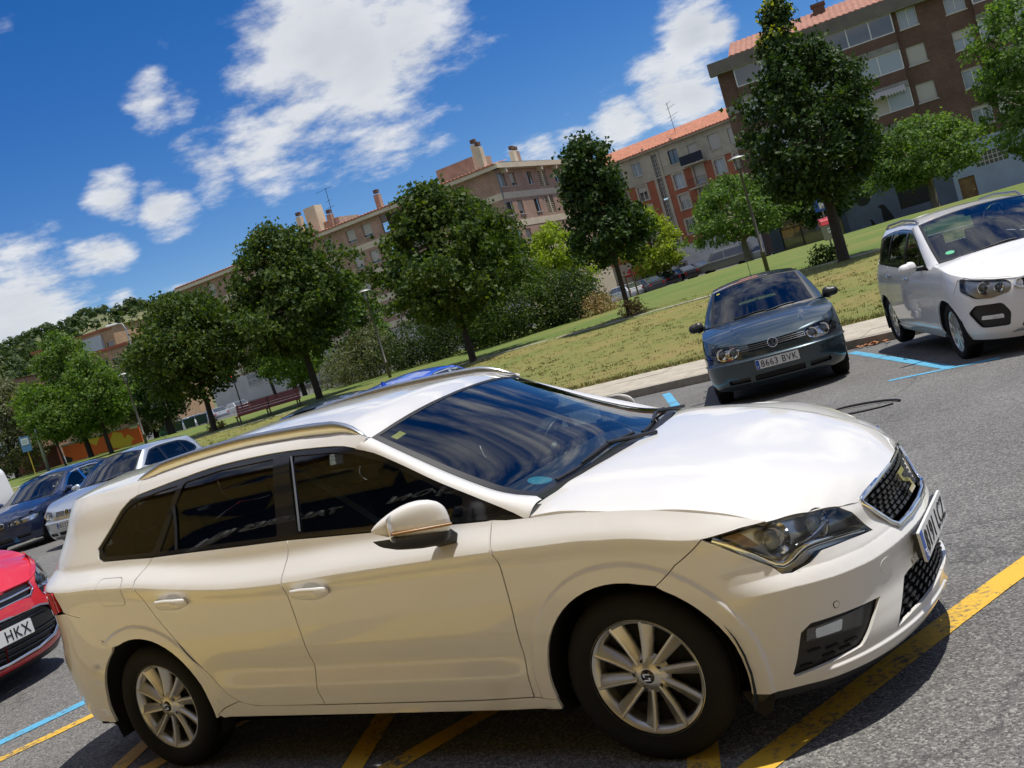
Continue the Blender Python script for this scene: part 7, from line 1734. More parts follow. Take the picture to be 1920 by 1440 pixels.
def orange_block():
    t = thing('apartment_block', 'terracotta and beige apartment block with a red tiled roof and tall stair window', 'building', (0, 0, 0))
    F = Facade(t, (-49.37, 104.78), (-31.58, 102.28)); S0, S1 = 1.0, 34.
    holes = []; wins = []
    def w(a, z, wd, ht, **k): holes.append((a - wd / 2, a + wd / 2, z - ht / 2, z + ht / 2)); wins.append((holes[-1], k))
    up = []; w(7.6, 12.4, 1.15, 1.45, kind='curtain'); w(12.35, 12.36, 1.15, 1.5, frame=M_FRAMEB); w(17.36, 12.37, 1.25, 1.6, frame=M_FRAMEB, shut=.98); w(19.65, 12.32, 1.2, 1.6, shut=.95); w(5.2, 12.0, 1.1, 2.2, kind='curtain'); w(14.75, 11.9, 1.1, 2.1, shut=.6)
    for a in (24, 27.5, 31): w(a, 12.35, 1.2, 1.5, shut=random.random())
    nu = len(holes)
    F.wall('upper_wall', S0, S1, 10.85, 13.75, M_BEIGE, [h for h in holes[:nu] if not 9.5 < h[0] < 10.6] + [(9.72, 10.42, 10.85, 13.3)])
    holes2 = []
    for z in (9.7, 7.4, 4.7):
        for a in (5.12, 7.57, 12.25, 14.76, 17.28, 19.6, 24, 27.5, 31):
            wd, ht = 1.1, 1.55
            if a == 14.76: ht = 2.0
            h = (a - wd / 2, a + wd / 2, z - ht / 2, z + ht / 2); holes2.append(h); wins.append((h, dict(shut=random.choice([0, .0, .4, .8]), kind=random.choice(['clear', 'curtain']))))
    F.wall('main_wall', S0, S1, 2.9, 10.7, M_TERRA, holes2 + [(9.72, 10.42, 2.95, 10.7)])
    F.box('cornice', S0, S1, 10.70, 10.85, -.1, .08, M_BEIGE)
    for h, k in wins: F.window(*h, **k)
    for h in holes2:   # pale surrounds
        for (a0, a1, z0, z1) in ((h[0] - .24, h[0] - .003, h[2] - .12, h[3] + .2), (h[1] + .003, h[1] + .24, h[2] - .12, h[3] + .2), (h[0] - .003, h[1] + .003, h[3] + .003, h[3] + .2)): F.box('window_surround', a0, a1, z0, z1, -.02, .04, M_BEIGE)
    # stair window of glass blocks
    for (z0, z1) in ((8.45, 13.3), (5.0, 8.25), (2.95, 4.8)):
        st = F.box('stair_window', 9.72, 10.42, z0, z1, -.25, -.2, mat('block_glass', (.10, .11, .11), rough=.25))
        for i in range(4): x = 9.72 + .7 * i / 3; F.box('block_bar', x - .03, x + .03, z0, z1, -.199, -.12, M_SILL, st)
        n = int((z1 - z0) / .42)
        for i in range(n + 1): z = z0 + (z1 - z0) * i / n; F.box('block_bar', 9.72, 10.42, z - .025, z + .025, -.199, -.13, M_SILL, st)
    for a0, a1 in ((9.4, 9.715), (10.425, 10.75)): F.box('stair_surround', a0, a1, 2.95, 13.5, -.05, .10, M_BEIGE)
    # balconies
    for (a0, a1, z, canv) in ((13.4, 16.1, 10.95, True), (13.6, 15.9, 8.45, False), (4.3, 6.1, 10.95, False), (13.6, 15.9, 6.2, False)):
        bl = F.box('balcony', a0, a1, z - .15, z, 0, .95, M_BEIGE)
        if canv: F.box('canvas_screen', a0, a1, z + .05, z + 1.0, .90, .94, mat('navy_canvas', (.02, .025, .04), rough=.9), bl)
        else: railing(F, a0 + .03, a1 - .03, z, z + .95, .92, M_BLACK, bl)
    F.box('parapet_gutter', S0, S1, 13.75, 13.95, -.3, .45, M_BEIGE)
    F.roof(S0, S1, 14.0, .5, 1.55, 3.6, M_TILE)
    for a in (9.0, 12.6): F.box('roof_ridge', a, a + .25, 14.1, 14.3, -.4, .4, M_BEIGE)
    b = MB(); b.add([F.p(S0, 14, .2), F.p(S0, 14, -12), F.p(S1, 14, -12), F.p(S1, 14, .2)], [(0, 1, 2, 3)]); b.build('roof_deck', M_CONC, t)
    m_ = MB(); m_.tube([F.p(12.6, 14.2, -1.5), F.p(12.5, 18.2, -1.5)], .03, 5)
    for z, w_ in ((18., .5), (17.5, .9), (16.6, 1.0), (16.2, .6)): m_.tube([F.p(12.5 - w_ * .3, z, -1.5), F.p(12.5 + w_, z + .25, -1.5)], .02, 4)
    m_.build('aerial', M_BLACK, t)
    # white tiled ground floor, awning shop
    F.wall('ground_wall', 7.0, S1, -.6, 2.9, M_WALLW, [(9.4, 10.3, -.1, 1.1)])
    F.box('low_window', 9.4, 10.3, -.1, 1.1, -.22, -.18, M_PANE)
    for q in ((9.15, 9.397, -.15, 1.35), (10.303, 10.55, -.15, 1.35), (9.397, 10.303, 1.103, 1.35)): F.box('window_surround', *q, -.02, .06, M_CONC)
    F.wall('shop_front', S0, 7.0, -.6, 2.9, M_BEIGE, [(3.4, 6.6, -.6, 1.9)]); F.box('shop_glass', 3.4, 6.6, -.6, 1.9, -.25, -.2, M_PANE)
    b = MB(); b.add([F.p(3.2, 2.2, .05), F.p(6.8, 2.2, .05), F.p(6.8, 1.6, 1.1), F.p(3.2, 1.6, 1.1), F.p(6.8, 1.3, 1.12), F.p(3.2, 1.3, 1.12)], [(0, 1, 2, 3), (3, 2, 4, 5)]); b.build('awning', mat('red_awning', (.42, .02, .035), rough=.8), t)
    return t

def central_block():
    t = thing('apartment_block', 'pink brick corner block with cream bands and chimneys in the middle distance', 'building', (0, 0, 0))
    C = (-51.55, 90.43)
    fl = [14.9, 11.82, 8.7, 5.55]
    # right face (facing +x), s grows with y ; seen from outside left->right = +y
    F = Facade(t, C, (C[0], C[1] + 22.5))
    holes = []; wins = []
    for i, z in enumerate(fl):
        for a, wd in ((.75, 1.7), (3.2, 1.15), (6.95, 1.15), (13.4, 1.05), (17.2, 1.05), (20.4, 1.05)):
            h = (max(a - wd / 2, .1), a + wd / 2, z - .72, z + .72); holes.append(h); wins.append((h, dict(shut=[.0, .5, .3, .75, .6, .2][int(a) % 6], frame=M_FRAMEB if (i + int(a)) % 3 else M_FRAMEW, depth=.3, kind='curtain' if a < 1 and i == 0 else 'clear')))
        lat = (9.0, 11.0, z - 1.1, z + .85); holes.append(lat)
    F.wall('wall', 0, F.L, 3.3, 16.0, MB_PINK, holes)
    for h, k in wins: F.window(*h, **k)
    for z in fl:
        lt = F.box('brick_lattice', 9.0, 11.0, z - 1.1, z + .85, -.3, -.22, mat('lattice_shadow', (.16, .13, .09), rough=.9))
        for r_ in range(9): F.box('lattice_course', 9.0, 11.0, z - 1.1 + r_ * .22, z - 1.1 + r_ * .22 + .10, -.219, -.10, mat('lattice_block', (.44, .38, .26), rough=.9), lt)
        F.box('lattice_post', 9.9, 10.1, z - 1.15, z + .9, -.22, .02, M_CREAM, lt)
        F.box('cream_band', 0, F.L, z - 2.05, z - 1.35, -.05, .03, M_CREAM)
    F.box('eave', -.6, F.L + .3, 16.0, 16.55, -.2, .75, M_CREAM)
    for a in (1.0, 9.0, 12.6, 20): F.box('eave_bracket', a, a + .3, 15.55, 15.998, .0, .7, M_CREAM)
    # left face (facing -y)
    G_ = Facade(t, (C[0] - 50., C[1]), C)
    g = lambda s_: 50. - s_
    holes = []; wins = []
    for i, z in enumerate(fl):
        for s_, wd, kw in ((20.65, 1.3, dict(shut=.85, frame=M_FRAMEB)), (18.2, 1.3, dict(shut=.85, frame=M_FRAMEB)), (24.2, 1.3, dict(shut=.5)), (29, 1.3, dict(shut=.8)), (32, 1.3, {}), (36, 1.3, dict(shut=.9)), (40, 1.3, {}), (44.5, 1.3, dict(shut=.6))):
            h = (g(s_) - wd / 2, g(s_) + wd / 2, z - .75, z + .7); holes.append(h); wins.append((h, dict(depth=.25, **kw)))
        lg = (g(16.0), g(9.6), z - 1.0, z + .95); holes.append(lg)
    G_.wall('wall', 0, 50, 3.3, 16.0, MB_PINK, holes)
    for h, k in wins: G_.window(*h, **k)
    for i, z in enumerate(fl):
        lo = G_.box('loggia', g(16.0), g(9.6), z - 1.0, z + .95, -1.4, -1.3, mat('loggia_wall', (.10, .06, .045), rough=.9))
        G_.box('loggia_floor', g(16.0), g(9.6), z - 1.08, z - 1.003, -1.4, .0, M_CREAM, lo)
        G_.box('loggia_window', g(13.6), g(11.2), z - .5, z + .6, -1.29, -1.24, M_SHUT, lo); railing(G_, g(16.0), g(9.6), z - 1.0, z - .1, -.05, M_FRAMEB, lo, .16)
        G_.box('cream_band', 0, 50, z - 2.05, z - 1.35, -.05, .03, M_CREAM)
    G_.box('eave', -.3, 50.76, 16.0, 16.5, -.2, .76, M_CREAM)
    G_.roof(0, 50.5, 16.52, .85, .40, 3.2, M_TILE, step=.5)
    b = MB(); b.add([(C[0] - 50, C[1] + 2.3, 16.95), (C[0] - .4, C[1] + 2.3, 16.95), (C[0] - .4, C[1] + 14, 16.9), (C[0] - 50, C[1] + 14, 16.9)], [(0, 1, 2, 3)]); b.build('roof_deck', mat('pale_roofing', (.45, .45, .46), rough=.8), t)
    b = MB(); b.add([(C[0] + .3, C[1] - .3, 16.6), (C[0] + .3, C[1] + 22.6, 16.6), (C[0] - 12, C[1] + 22.6, 16.7), (C[0] - 12, C[1] - .3, 16.7)], [(0, 1, 2, 3)]); b.build('roof_deck', M_CONC, t)
    # chimneys, stair-heads and aerial
    for a, h, m_ in ((-.3, 2.2, M_CREAM), (6.6, 1.7, M_CREAM), (7.3, 1.6, MB_PINK)): chimney(F, a, 16.6, h, -.9, m_, t)
    chimney(G_, g(2.8), 16.9, 2.6, -1.2, M_CREAM, t); chimney(G_, g(17.9), 17.4, 1.3, -2.6, MB_PINK, t); chimney(G_, g(29.2), 16.8, 2.7, -1.6, M_CREAM, t); chimney(G_, g(25.4), 17, 1.6, -2.6, MB_PINK, t)
    G_.box('stair_head', g(31), g(24), 16.8, 18.0, -7, -3, MB_PINK); G_.box('stair_head', g(9), g(4), 16.8, 18.7, -7, -3, MB_PINK); G_.box('lift_house', g(28.2), g(26.4), 16.8, 20.2, -3.6, -2.2, M_CREAM)
    b = MB(); b.tube([G_.p(g(24.4), 17, -2.5), G_.p(g(24.2), 21.6, -2.5)], .035, 5)
    for z, w_ in ((21.4, 1.6), (20.0, .5), (19.2, .9)): b.tube([G_.p(g(24.2) - w_, z, -2.5), G_.p(g(24.2) + w_ * .6, z + .1, -2.5)], .025, 4)
    b.build('aerial', M_BLACK, t)
    b = MB(); b.tube([F.p(-.02, 3.3, .06), F.p(-.02, 15.9, .06)], .09, 8); b.build('drain_pipe', mat('pipe_grey', (.2, .19, .18), rough=.6), t)
    # ground floor walls with barred windows
    gh = [(g(27.6), g(25.5), 1.9, 3.7), (g(25.3), g(23.4), 1.9, 3.7), (g(43.4), g(40.8), 1.7, 3.1), (g(40.5), g(37.2), 1.9, 3.2), (g(32.1), g(30.6), 1.8, 3.2), (g(14), g(10), 1.0, 3.0)]
    gh = [(a, b_, z0, min(z1, 3.25)) for a, b_, z0, z1 in gh]
    G_.wall('ground_wall', 0, 50, -.8, 3.3, mat('off_white_wall', (.52, .50, .45), rough=.85, noise=(.6, .12)), gh)
    for h in gh:
        w_ = G_.window(*h, kind='clear', panes=1, sill=True)
        n = int((h[1] - h[0]) / .2)
        for i in range(n + 1): x = h[0] + (h[1] - h[0]) * i / n; G_.box('window_bar', x - .03, x + .03, h[2], h[3], -.04, .01, M_FRAMEW, w_)
        G_.box('window_bar', h[0], h[1], (h[2] + h[3]) / 2 - .03, (h[2] + h[3]) / 2 + .03, -.03, .02, M_FRAMEW, w_)
    G_.box('plinth', 0, 50, -.8, -.05, -.05, .04, mat('plinth_stone', (.26, .20, .17), rough=.9))
    F.wall('ground_wall', 0, F.L, -.8, 3.3, M_CREAM, [(2, 6, -.6, 2.4), (9, 13, -.6, 2.4)]); F.box('shop_glass', 2, 6, -.6, 2.4, -.2, -.15, M_PANE); F.box('shop_glass', 9, 13, -.6, 2.4, -.2, -.15, M_PANE)
    return t

def far_blocks():
    M_OCH = brick_mat('ochre_brick', (.42, .24, .12), (.48, .29, .16), (.42, .33, .24))
    M_GREYP = mat('pale_grey_panel', (.45, .48, .52), rough=.6)
    def block(label, px, depth, wpx, z1, base=-1., side=1, yaw=0., mm=None, cols=5):
        c = at_depth(px, 863.74 - .2972 * px, depth); w = wpx * depth / FPX; t = thing('distant_apartment_block', label, 'building', (0, 0, 0), group=None)
        d = Vector((math.cos(yaw), math.sin(yaw), 0)); A = Vector((c.x, c.y, 0)) - d * w / 2; B = A + d * w; F = Facade(t, (A.x, A.y), (B.x, B.y))
        nf = max(2, int((z1 - 3) / 3.)); holes = []; ws_ = []
        for i in range(nf):
            for k in range(cols):
                a = w * (k + .5) / cols; h = (a - w / cols * .3, a + w / cols * .3, 3.2 + i * 3., 4.8 + i * 3.); holes.append(h)
        F.wall('wall', 0, w, base, z1, mm or M_OCH, holes)
        for h in holes: F.box('window', h[0], h[1], h[2], h[3], -.25, -.2, random.choice([M_PANE, M_GREYP, M_SHUT]))
        for sx in (0, w):
            b = MB(); b.add([F.p(sx, base, 0), F.p(sx, z1, 0), F.p(sx, z1, -14), F.p(sx, base, -14)], [(0, 1, 2, 3)]); b.build('end_wall', mm or M_OCH, t)
        b = MB(); b.add([F.p(-.4, z1, .4), F.p(w + .4, z1, .4), F.p(w + .4, z1 + .4, -14), F.p(-.4, z1 + .4, -14), F.p(-.4, z1 - .5, .41), F.p(w + .4, z1 - .5, .41)], [(0, 1, 2, 3), (4, 5, 1, 0)]); b.build('roof', M_TERRA, t)
        F.box('grey_bay', w * .62, w * .86, 2, z1 - 1.2, 0, .8, M_GREYP)
        return t
    block('distant tan brick block between the pale tree and the round maple', 265, 190, 150, 16, yaw=R(20), cols=6)
    block('distant tan block with terraces peeping over the pale left tree', 190, 230, 190, 23, yaw=R(12), cols=7)
    block('distant brown brick block at the far left edge', -10, 170, 140, 14, yaw=R(30), mm=brick_mat('rust_brick', (.26, .13, .08), (.32, .17, .1), (.3, .22, .16)), cols=5)
    # low orange wall with graffiti beyond the lawn
    p0, p1 = on_lawn(118, 868), on_lawn(255, 818)
    A = at_depth(120, 850, 84.); B = at_depth(262, 808, 84.)
    t = thing('graffiti_wall', 'low orange wall painted with graffiti beyond the left lawn', 'wall', (0, 0, 0)); F = Facade(t, (A.x, A.y), (B.x, B.y)); zt = 1.3
    mo = bpy.data.materials.new('graffiti'); mo.use_nodes = True; nt = mo.node_tree; L = nt.links.new; bs = nt.nodes['Principled BSDF']; tc = nt.nodes.new('ShaderNodeTexCoord')
    n = nt.nodes.new('ShaderNodeTexVoronoi'); n.inputs['Scale'].default_value = 1.3; L(tc.outputs['Object'], n.inputs['Vector']); sp = nt.nodes.new('ShaderNodeSeparateColor'); L(n.outputs['Color'], sp.inputs[0]); rp = nt.nodes.new('ShaderNodeValToRGB'); rp.color_ramp.interpolation = 'CONSTANT'; L(sp.outputs[0], rp.inputs[0])
    e = rp.color_ramp.elements; e[0].color = (.62, .12, .03, 1); e[1].position = .72; e[1].color = (.6, .55, .5, 1); e.new(.84).color = (.02, .02, .02, 1); e.new(.9).color = (.6, .42, .05, 1); L(rp.outputs[0], bs.inputs['Base Color']); bs.inputs['Roughness'].default_value = .8
    F.box('wall', 0, F.L, -1.2, zt, -.25, 0, mo); F.box('coping', -.05, F.L + .05, zt, zt + .15, -.32, .06, M_CONC)
    A = at_depth(25, 885, 88.); B = at_depth(112, 858, 86.)
    t = thing('brick_wall', 'dark red brick wall behind the bus stop sign', 'wall', (0, 0, 0)); F = Facade(t, (A.x, A.y), (B.x, B.y)); F.box('wall', 0, F.L, -1.2, 1.6, -.25, 0, mat('dark_red_wall', (.16, .05, .035), rough=.9, noise=(1.5, .3))); F.box('coping', -.05, F.L + .05, 1.6, 1.75, -.32, .06, M_CONC)

def hill():
    # wooded ridge beyond the town
    D = 760.; b = MB(); pxs = list(range(-900, 1500, 25)); rows = 15; v = []
    rs = random.Random(5)
    ridge = lambda px: float(np.interp(px, [-900, -300, 0, 70, 130, 200, 260, 330, 420, 500, 620, 800, 1500], [60, 78, 80, 79, 86, 86, 85, 83, 80, 74, 62, 40, 10])) + 1.6 * math.sin(px * .031) + 1.1 * math.sin(px * .083 + 1)
    for px in pxs:
        for j in range(rows):
            t = j / (rows - 1); dep = D + 420 * (t - 1) * 1.0; p = at_depth(px, 863.74 - .2972 * px, dep); h = ridge(px) * (t ** 1.25) + 1.5 * math.sin(px * .05 + t * 9) * t
            v.append((p.x, p.y, -1.5 + h))
    n = len(pxs); b.add(v, [(i * rows + j, (i + 1) * rows + j, (i + 1) * rows + j + 1, i * rows + j + 1) for i in range(n - 1) for j in range(rows - 1)], True)
    m = bpy.data.materials.new('hill_side'); m.use_nodes = True; nt = m.node_tree; L = nt.links.new; bs = nt.nodes['Principled BSDF']; tc = nt.nodes.new('ShaderNodeTexCoord')
    n1 = nt.nodes.new('ShaderNodeTexNoise'); n1.inputs['Scale'].default_value = .018; n1.inputs['Detail'].default_value = 9; n1.inputs['Roughness'].default_value = .65; L(tc.outputs['Object'], n1.inputs['Vector'])
    n2 = nt.nodes.new('ShaderNodeTexVoronoi'); n2.inputs['Scale'].default_value = .16; L(tc.outputs['Object'], n2.inputs['Vector'])
    rp = nt.nodes.new('ShaderNodeValToRGB'); L(n1.outputs[0], rp.inputs[0]); e = rp.color_ramp.elements; e[0].position = .36; e[0].color = (.035, .06, .025, 1); e[1].position = .62; e[1].color = (.16, .16, .075, 1); e.new(.48).color = (.09, .11, .045, 1)
    mx = nt.nodes.new('ShaderNodeMix'); mx.data_type = 'RGBA'; mx.blend_type = 'MULTIPLY'; mx.inputs['Factor'].default_value = .6; L(rp.outputs[0], mx.inputs['A']); L(n2.outputs['Distance'], mx.inputs['B']); L(rp.outputs[0], bs.inputs['Base Color']); bs.inputs['Roughness'].default_value = 1
    bp = nt.nodes.new('ShaderNodeBump'); bp.inputs['Strength'].default_value = 1; bp.inputs['Distance'].default_value = 2.; L(n2.outputs['Distance'], bp.inputs['Height']); L(bp.outputs[0], bs.inputs['Normal'])
    tag(b.build('hill', m), kind='structure')
    # the wood on it: reads as one mass
    cs = []
    for _ in range(900):
        px = rs.uniform(-300, 560); t = 1 - .55 * rs.random() ** 1.7
        if px > 215 and t < .93 and rs.random() < .88: continue
        dep = D + 420 * (t - 1); p = at_depth(px, 863.74 - .2972 * px, dep); h = ridge(px) * t ** 1.25
        cs.append((p.x, p.y, -1.5 + h + 2.5, rs.uniform(2.2, 4.4)))
    V = []; F = []
    for (x, y, z, r_) in cs:
        for _ in range(26):
            d = Vector((rs.gauss(0, 1), rs.gauss(0, 1), rs.gauss(0, .9))).normalized(); p = Vector((x, y, z)) + Vector((d.x * r_, d.y * r_, d.z * r_ * 1.1)) * (.6 + .4 * rs.random())
            a = d.orthogonal().normalized(); q = d.cross(a); s = r_ * .42; i0 = len(V); V += [p + a * s, p + q * s - a * s * .4, p - q * s - a * s * .5]; F.append((i0, i0 + 1, i0 + 2))
    me = bpy.data.meshes.new('hill_wood'); me.from_pydata([tuple(p) for p in V], [], F); me.update(); o = link('hill_wood', me, LEAF['hedge']); tag(o, 'dark wood growing along the top of the hill at far left', 'wood', kind='stuff')

def workshop():
    """garage behind the photographer: the estate's glass and doors mirror it"""
    t = thing('garage_building', 'yellow rendered workshop mirrored in the side windows of the white estate', 'building', (0, 0, 0))
    Y0 = -6.9; F = Facade(t, (40., Y0), (-40., Y0))     # outside faces +y
    my = mat('yellow_render', (.74, .50, .13), rough=.9, noise=(.5, .08))
    pv = MB(); pv.box(-60, 60, -6.88, -2.45, -.4, .12); tag(pv.build('added_pavement', mat('bounce_paving', (.60, .50, .31), rough=.9, noise=(1.5, .15))), kind='structure')  # unseen pavement added; its warm colour throws bounce light onto the estate
    ky = mat('added_kerb_yellow', (.72, .52, .10), rough=.7, noise=(6, .12)); kg = mat('added_kerb_grey', (.22, .21, .19), rough=.9)  # unseen kerb added; yellow runs placed for reflections in the lower doors
    for x0, x1, mm in ((-60, -4.6, kg), (-4.6, -2.9, ky), (-2.9, -2.35, kg), (-2.35, -1.35, ky), (-1.35, .4, kg), (.4, 1.6, ky), (1.6, 60, kg)):
        kb = MB(); kb.box(x0 + .004, x1 - .004, -2.446, -1.72, -.3, .118); tag(kb.build('added_kerb', mm), kind='structure')
    holes = [(a, a + 4.4, 0., 3.6) for a in (6, 20, 33.5, 41, 55, 69)] + [(a, a + 1.5, 6.9, 8.4) for a in range(8, 74, 7)]
    F.wall('wall', 0, 80, -.02, 9.4, my, holes, depth=.35)
    for h in holes:
        if h[2] < 1: F.box('garage_door', h[0], h[1], 0, 3.6, -.36, -.30, mat('garage_dark', (.02, .022, .026), rough=.35))
        else: F.window(*h, kind='clear', frame=M_FRAMEW, shut=.3)
    F.box('sign_board', 24, 56, 3.8, 5.25, .0, .12, mat('sign_board', (.018, .02, .026), rough=.3))
    for txt, a, z, sz in (('AUTOMOCION', 45.0, 4.50, .46), ('TALLERES IRIARTE', 49.3, 4.55, .38)):
        tm = text_mesh(txt, sz, .03).copy()
        for v in tm.vertices: v.co = F.p(a + v.co.x, z + v.co.y, .15 + v.co.z)
        link('sign_lettering', tm, mat('sign_white', (.75, .75, .73), rough=.5), t)
    F.box('eave', -1, 81, 9.4, 9.75, -.3, .9, mat('brown_eave', (.12, .08, .05), rough=.8))
    F.roof(-1, 81, 9.8, .95, 2.2, 5., M_TILE, step=.6)
    b = MB(); b.add([F.p(-1, 9.6, 0), F.p(81, 9.6, 0), F.p(81, 9.6, -16), F.p(-1, 9.6, -16)], [(0, 1, 2, 3)]); b.build('roof_deck', M_CONC, t)
brown_block(); orange_block(); central_block(); far_blocks(); hill(); workshop()
# ---------------------------------------------------------------- street furniture and the far parked cars
def lamp_post(label, base, h=4.5, s=1.):
    t = thing('lamp_post', label, 'street lamp', base, group='park lamps along the footpath')
    mp = mat('post_grey', (.11, .10, .085), rough=.55, metal=.2)
    b = MB(); b.lathe([(.0, 0), (.085, 0), (.085, .75), (.10, .76), (.10, .82), (.06, .84), (.055, h * .5), (.048, h - .62), (.075, h - .60), (.09, h - .50), (.0, h - .50)], 14); b.build('post', mp, t)
    b = MB(); b.lathe([(.10, h - .50), (.15, h - .12), (.15, h - .08), (.10, h - .08)], 16); b.build('lantern_glass', glass('lantern_glass', (.85, .86, .86), 1., 1.45), t)
    b = MB(); b.lathe([(.0, h - .48), (.045, h - .45), (.045, h - .2), (.0, h - .18)], 10); b.build('lamp_tube', mat('lamp_white', (.7, .7, .68), rough=.5), t)
    b = MB(); b.lathe([(0.0, h + .02), (.10, h + .015), (.36, h - .06), (.37, h - .085), (.15, h - .075), (0, h - .07)], 24); b.build('hood', mat('hood_grey', (.42, .42, .40), rough=.45, metal=.3), t)
    for i in range(4): b = MB(); a = PI / 4 + i * PI / 2; b.tube([(.10 * math.cos(a), .10 * math.sin(a), h - .5), (.155 * math.cos(a), .155 * math.sin(a), h - .08)], .008, 5); b.build('lantern_rib', mp, t)
    return t

def street():
    lamp_post('park lamp rising behind the grey hatchback roof', on_lawn(1440, 510), 4.6)
    lamp_post('park lamp in the middle beside the olive bush', on_lawn(732, 708), 4.5)
    lamp_post('park lamp at far left before the pale green tree', on_lawn(277, 839), 4.45)
    lamp_post('small distant park lamp half hidden by the middle lamp post', Vector((-53.5, 70, -.42)), 4.6)
    # bench
    p0, p1 = on_lawn(447, 799), on_lawn(545, 768); rz = math.atan2(p1.y - p0.y, p1.x - p0.x)
    p0 = on_lawn(446, 799); L_ = 3.3
    t = thing('park_bench', 'long dark red slatted bench beside the footpath', 'bench', p0, R(28))
    mr_ = mat('bench_red', (.16, .03, .03), rough=.6, noise=(8, .2)); ms = mat('bench_iron', (.04, .035, .03), rough=.6)
    for j in range(2):
        x0 = j * 1.68
        for i in range(4): b = MB(); b.box(x0, x0 + 1.62, -.02 + .0, .03, 0, .105); o = b.build('slat', mr_, t, (0, .42 + .03 * i, .46 + .13 * i), (R(-14), 0, 0))
        for i in range(4): b = MB(); b.box(x0, x0 + 1.62, 0, .105, -.02, .02); b.build('slat', mr_, t, (0, -.06 + .118 * i, .44))
    for x in (.08, 1.65, 3.2):
        b = MB(); b.box(x - .03, x + .03, -.05, .0, 0, .42); b.build('leg', ms, t); b = MB(); b.box(x - .03, x + .03, .38, .43, 0, .42); b.build('leg', ms, t)
        b = MB(); b.tube([(x, -.05, .41), (x, .42, .41), (x, .56, .98)], .025, 6); b.build('bracket', ms, t)
    # dog-waste bin with sign
    base = on_lawn(1562, 470)
    t = thing('waste_bin', 'grey dog waste bin with a red lid and blue sign beside the egg-shaped tree', 'bin', base, R(-62))
    S = 1.0; mg = mat('bin_grey', (.30, .29, .27), rough=.6); mred = mat('bin_red', (.45, .02, .02), rough=.35, coat=.5)
    b = MB(); b.tube([(0, 0, -.1), (0, 0, 2.15)], .035, 8); b.build('post', mat('post_grey2', (.2, .2, .2), rough=.5), t)
    b = MB(); v = []
    for z, w, d in ((.45, .21, .14), (1.05, .25, .17)): v += [(x * 1., y, z) for x, y in ((.02, -w), (.02 + 2 * d, -w), (.02 + 2 * d, w), (.02, w))]
    b.add(v, [(0, 1, 5, 4), (1, 2, 6, 5), (2, 3, 7, 6), (3, 0, 4, 7), (3, 2, 1, 0), (4, 5, 6, 7)]); b.build('body', mg, t, bevel=.02)
    b = MB(); b.add([(0, -.29, 1.04), (.40, -.29, 1.04), (.40, .29, 1.04), (0, .29, 1.04), (0, -.27, 1.36), (.30, -.27, 1.24), (.30, .27, 1.24), (0, .27, 1.36)], [(0, 1, 5, 4), (1, 2, 6, 5), (2, 3, 7, 6), (3, 0, 4, 7), (4, 5, 6, 7), (3, 2, 1, 0)]); b.build('lid', mred, t, bevel=.02)
    b = MB(); b.box(.362, .368, -.10, .10, .72, .92); pl = b.build('pictogram_plate', M_PLATEW, t)
    b = MB(); b.prism([(-.06, -.05), (-.045, -.05), (-.04, 0), (.02, .0), (.025, -.05), (.04, -.05), (.045, .03), (.065, .05), (.06, .065), (.02, .04), (-.05, .03), (-.065, .06), (-.075, .05), (-.06, .01)], 0, .003, lambda p, q, h: Vector((.369 + h, p, .82 + q))); b.build('dog_pictogram', M_INK, pl)
    b = MB(); b.box(.036, .05, -.27, .27, 1.62, 2.10); sg = b.build('sign', M_PLATEB, t)
    b = MB(); b.prism(rounded([(-.09, -.13), (.09, -.13), (.09, .10), (.03, .15), (-.03, .15), (-.09, .10)], .02), 0, .003, lambda p, q, h: Vector((.051 + h, p, 1.84 + q))); b.build('sign_pictogram', M_PLATEW, sg)
    # bus stop sign
    base = on_lawn(67, 890); t = thing('bus_stop_sign', 'blue and white bus stop sign on a thin yellow post', 'sign', base, R(-35))
    myp = mat('post_yellow', (.60, .42, .05), rough=.5)
    b = MB(); b.tube([(0, 0, -.1), (0, 0, 2.3)], .035, 8); b.build('post', myp, t)
    b = MB(); b.box(.0, .05, -.32, .32, 1.75, 2.85); pn = b.build('panel', mat('sign_blue', (.10, .25, .50), rough=.4), t)
    b = MB(); b.box(.051, .056, -.24, .24, 2.25, 2.72); b.build('white_field', M_PLATEW, pn); b = MB(); b.box(.057, .060, -.16, .16, 2.38, 2.62); b.build('bus_pictogram', mat('sign_pale', (.45, .55, .65), rough=.4), pn)
    # tall grey pole and bracket street light
    t = tag(MB().lathe([(.0, -.1), (.11, -.1), (.09, 3.0), (.075, 3.05), (0, 3.06)], 12).build('grey_pole', mat('galvanised', (.32, .34, .35), rough=.5, metal=.4), None, on_lawn(93, 886)), 'plain grey steel pole beside the bus stop sign', 'pole')
    t = thing('street_light', 'bracket street light peeping over the trees at far left', 'street lamp', Vector((-84, 66, -.5)))
    b = MB(); b.tube([(0, 0, 0), (0, 0, 11.3), (.25, 0, 11.9), (.9, 0, 12.05)], [.12, .07, .06, .05], 8); b.build('mast', mat('galvanised', (.32, .34, .35)), t, None, (0, 0, R(190)))
    b = MB(); b.add([(0, -.22, 0), (1.3, -.28, .05), (1.3, .28, .05), (0, .22, 0), (0, -.15, .18), (1.2, -.2, .25), (1.2, .2, .25), (0, .15, .18)], [(0, 1, 5, 4), (1, 2, 6, 5), (2, 3, 7, 6), (3, 0, 4, 7), (4, 5, 6, 7), (3, 2, 1, 0)]); b.build('lantern', mat('lamp_white', (.7, .7, .68)), t, (-.9, -.15, 12.0), (0, 0, R(190)), bevel=.05)
    # recycling bins
    base = Vector((-79.8, 63.4, -.60))
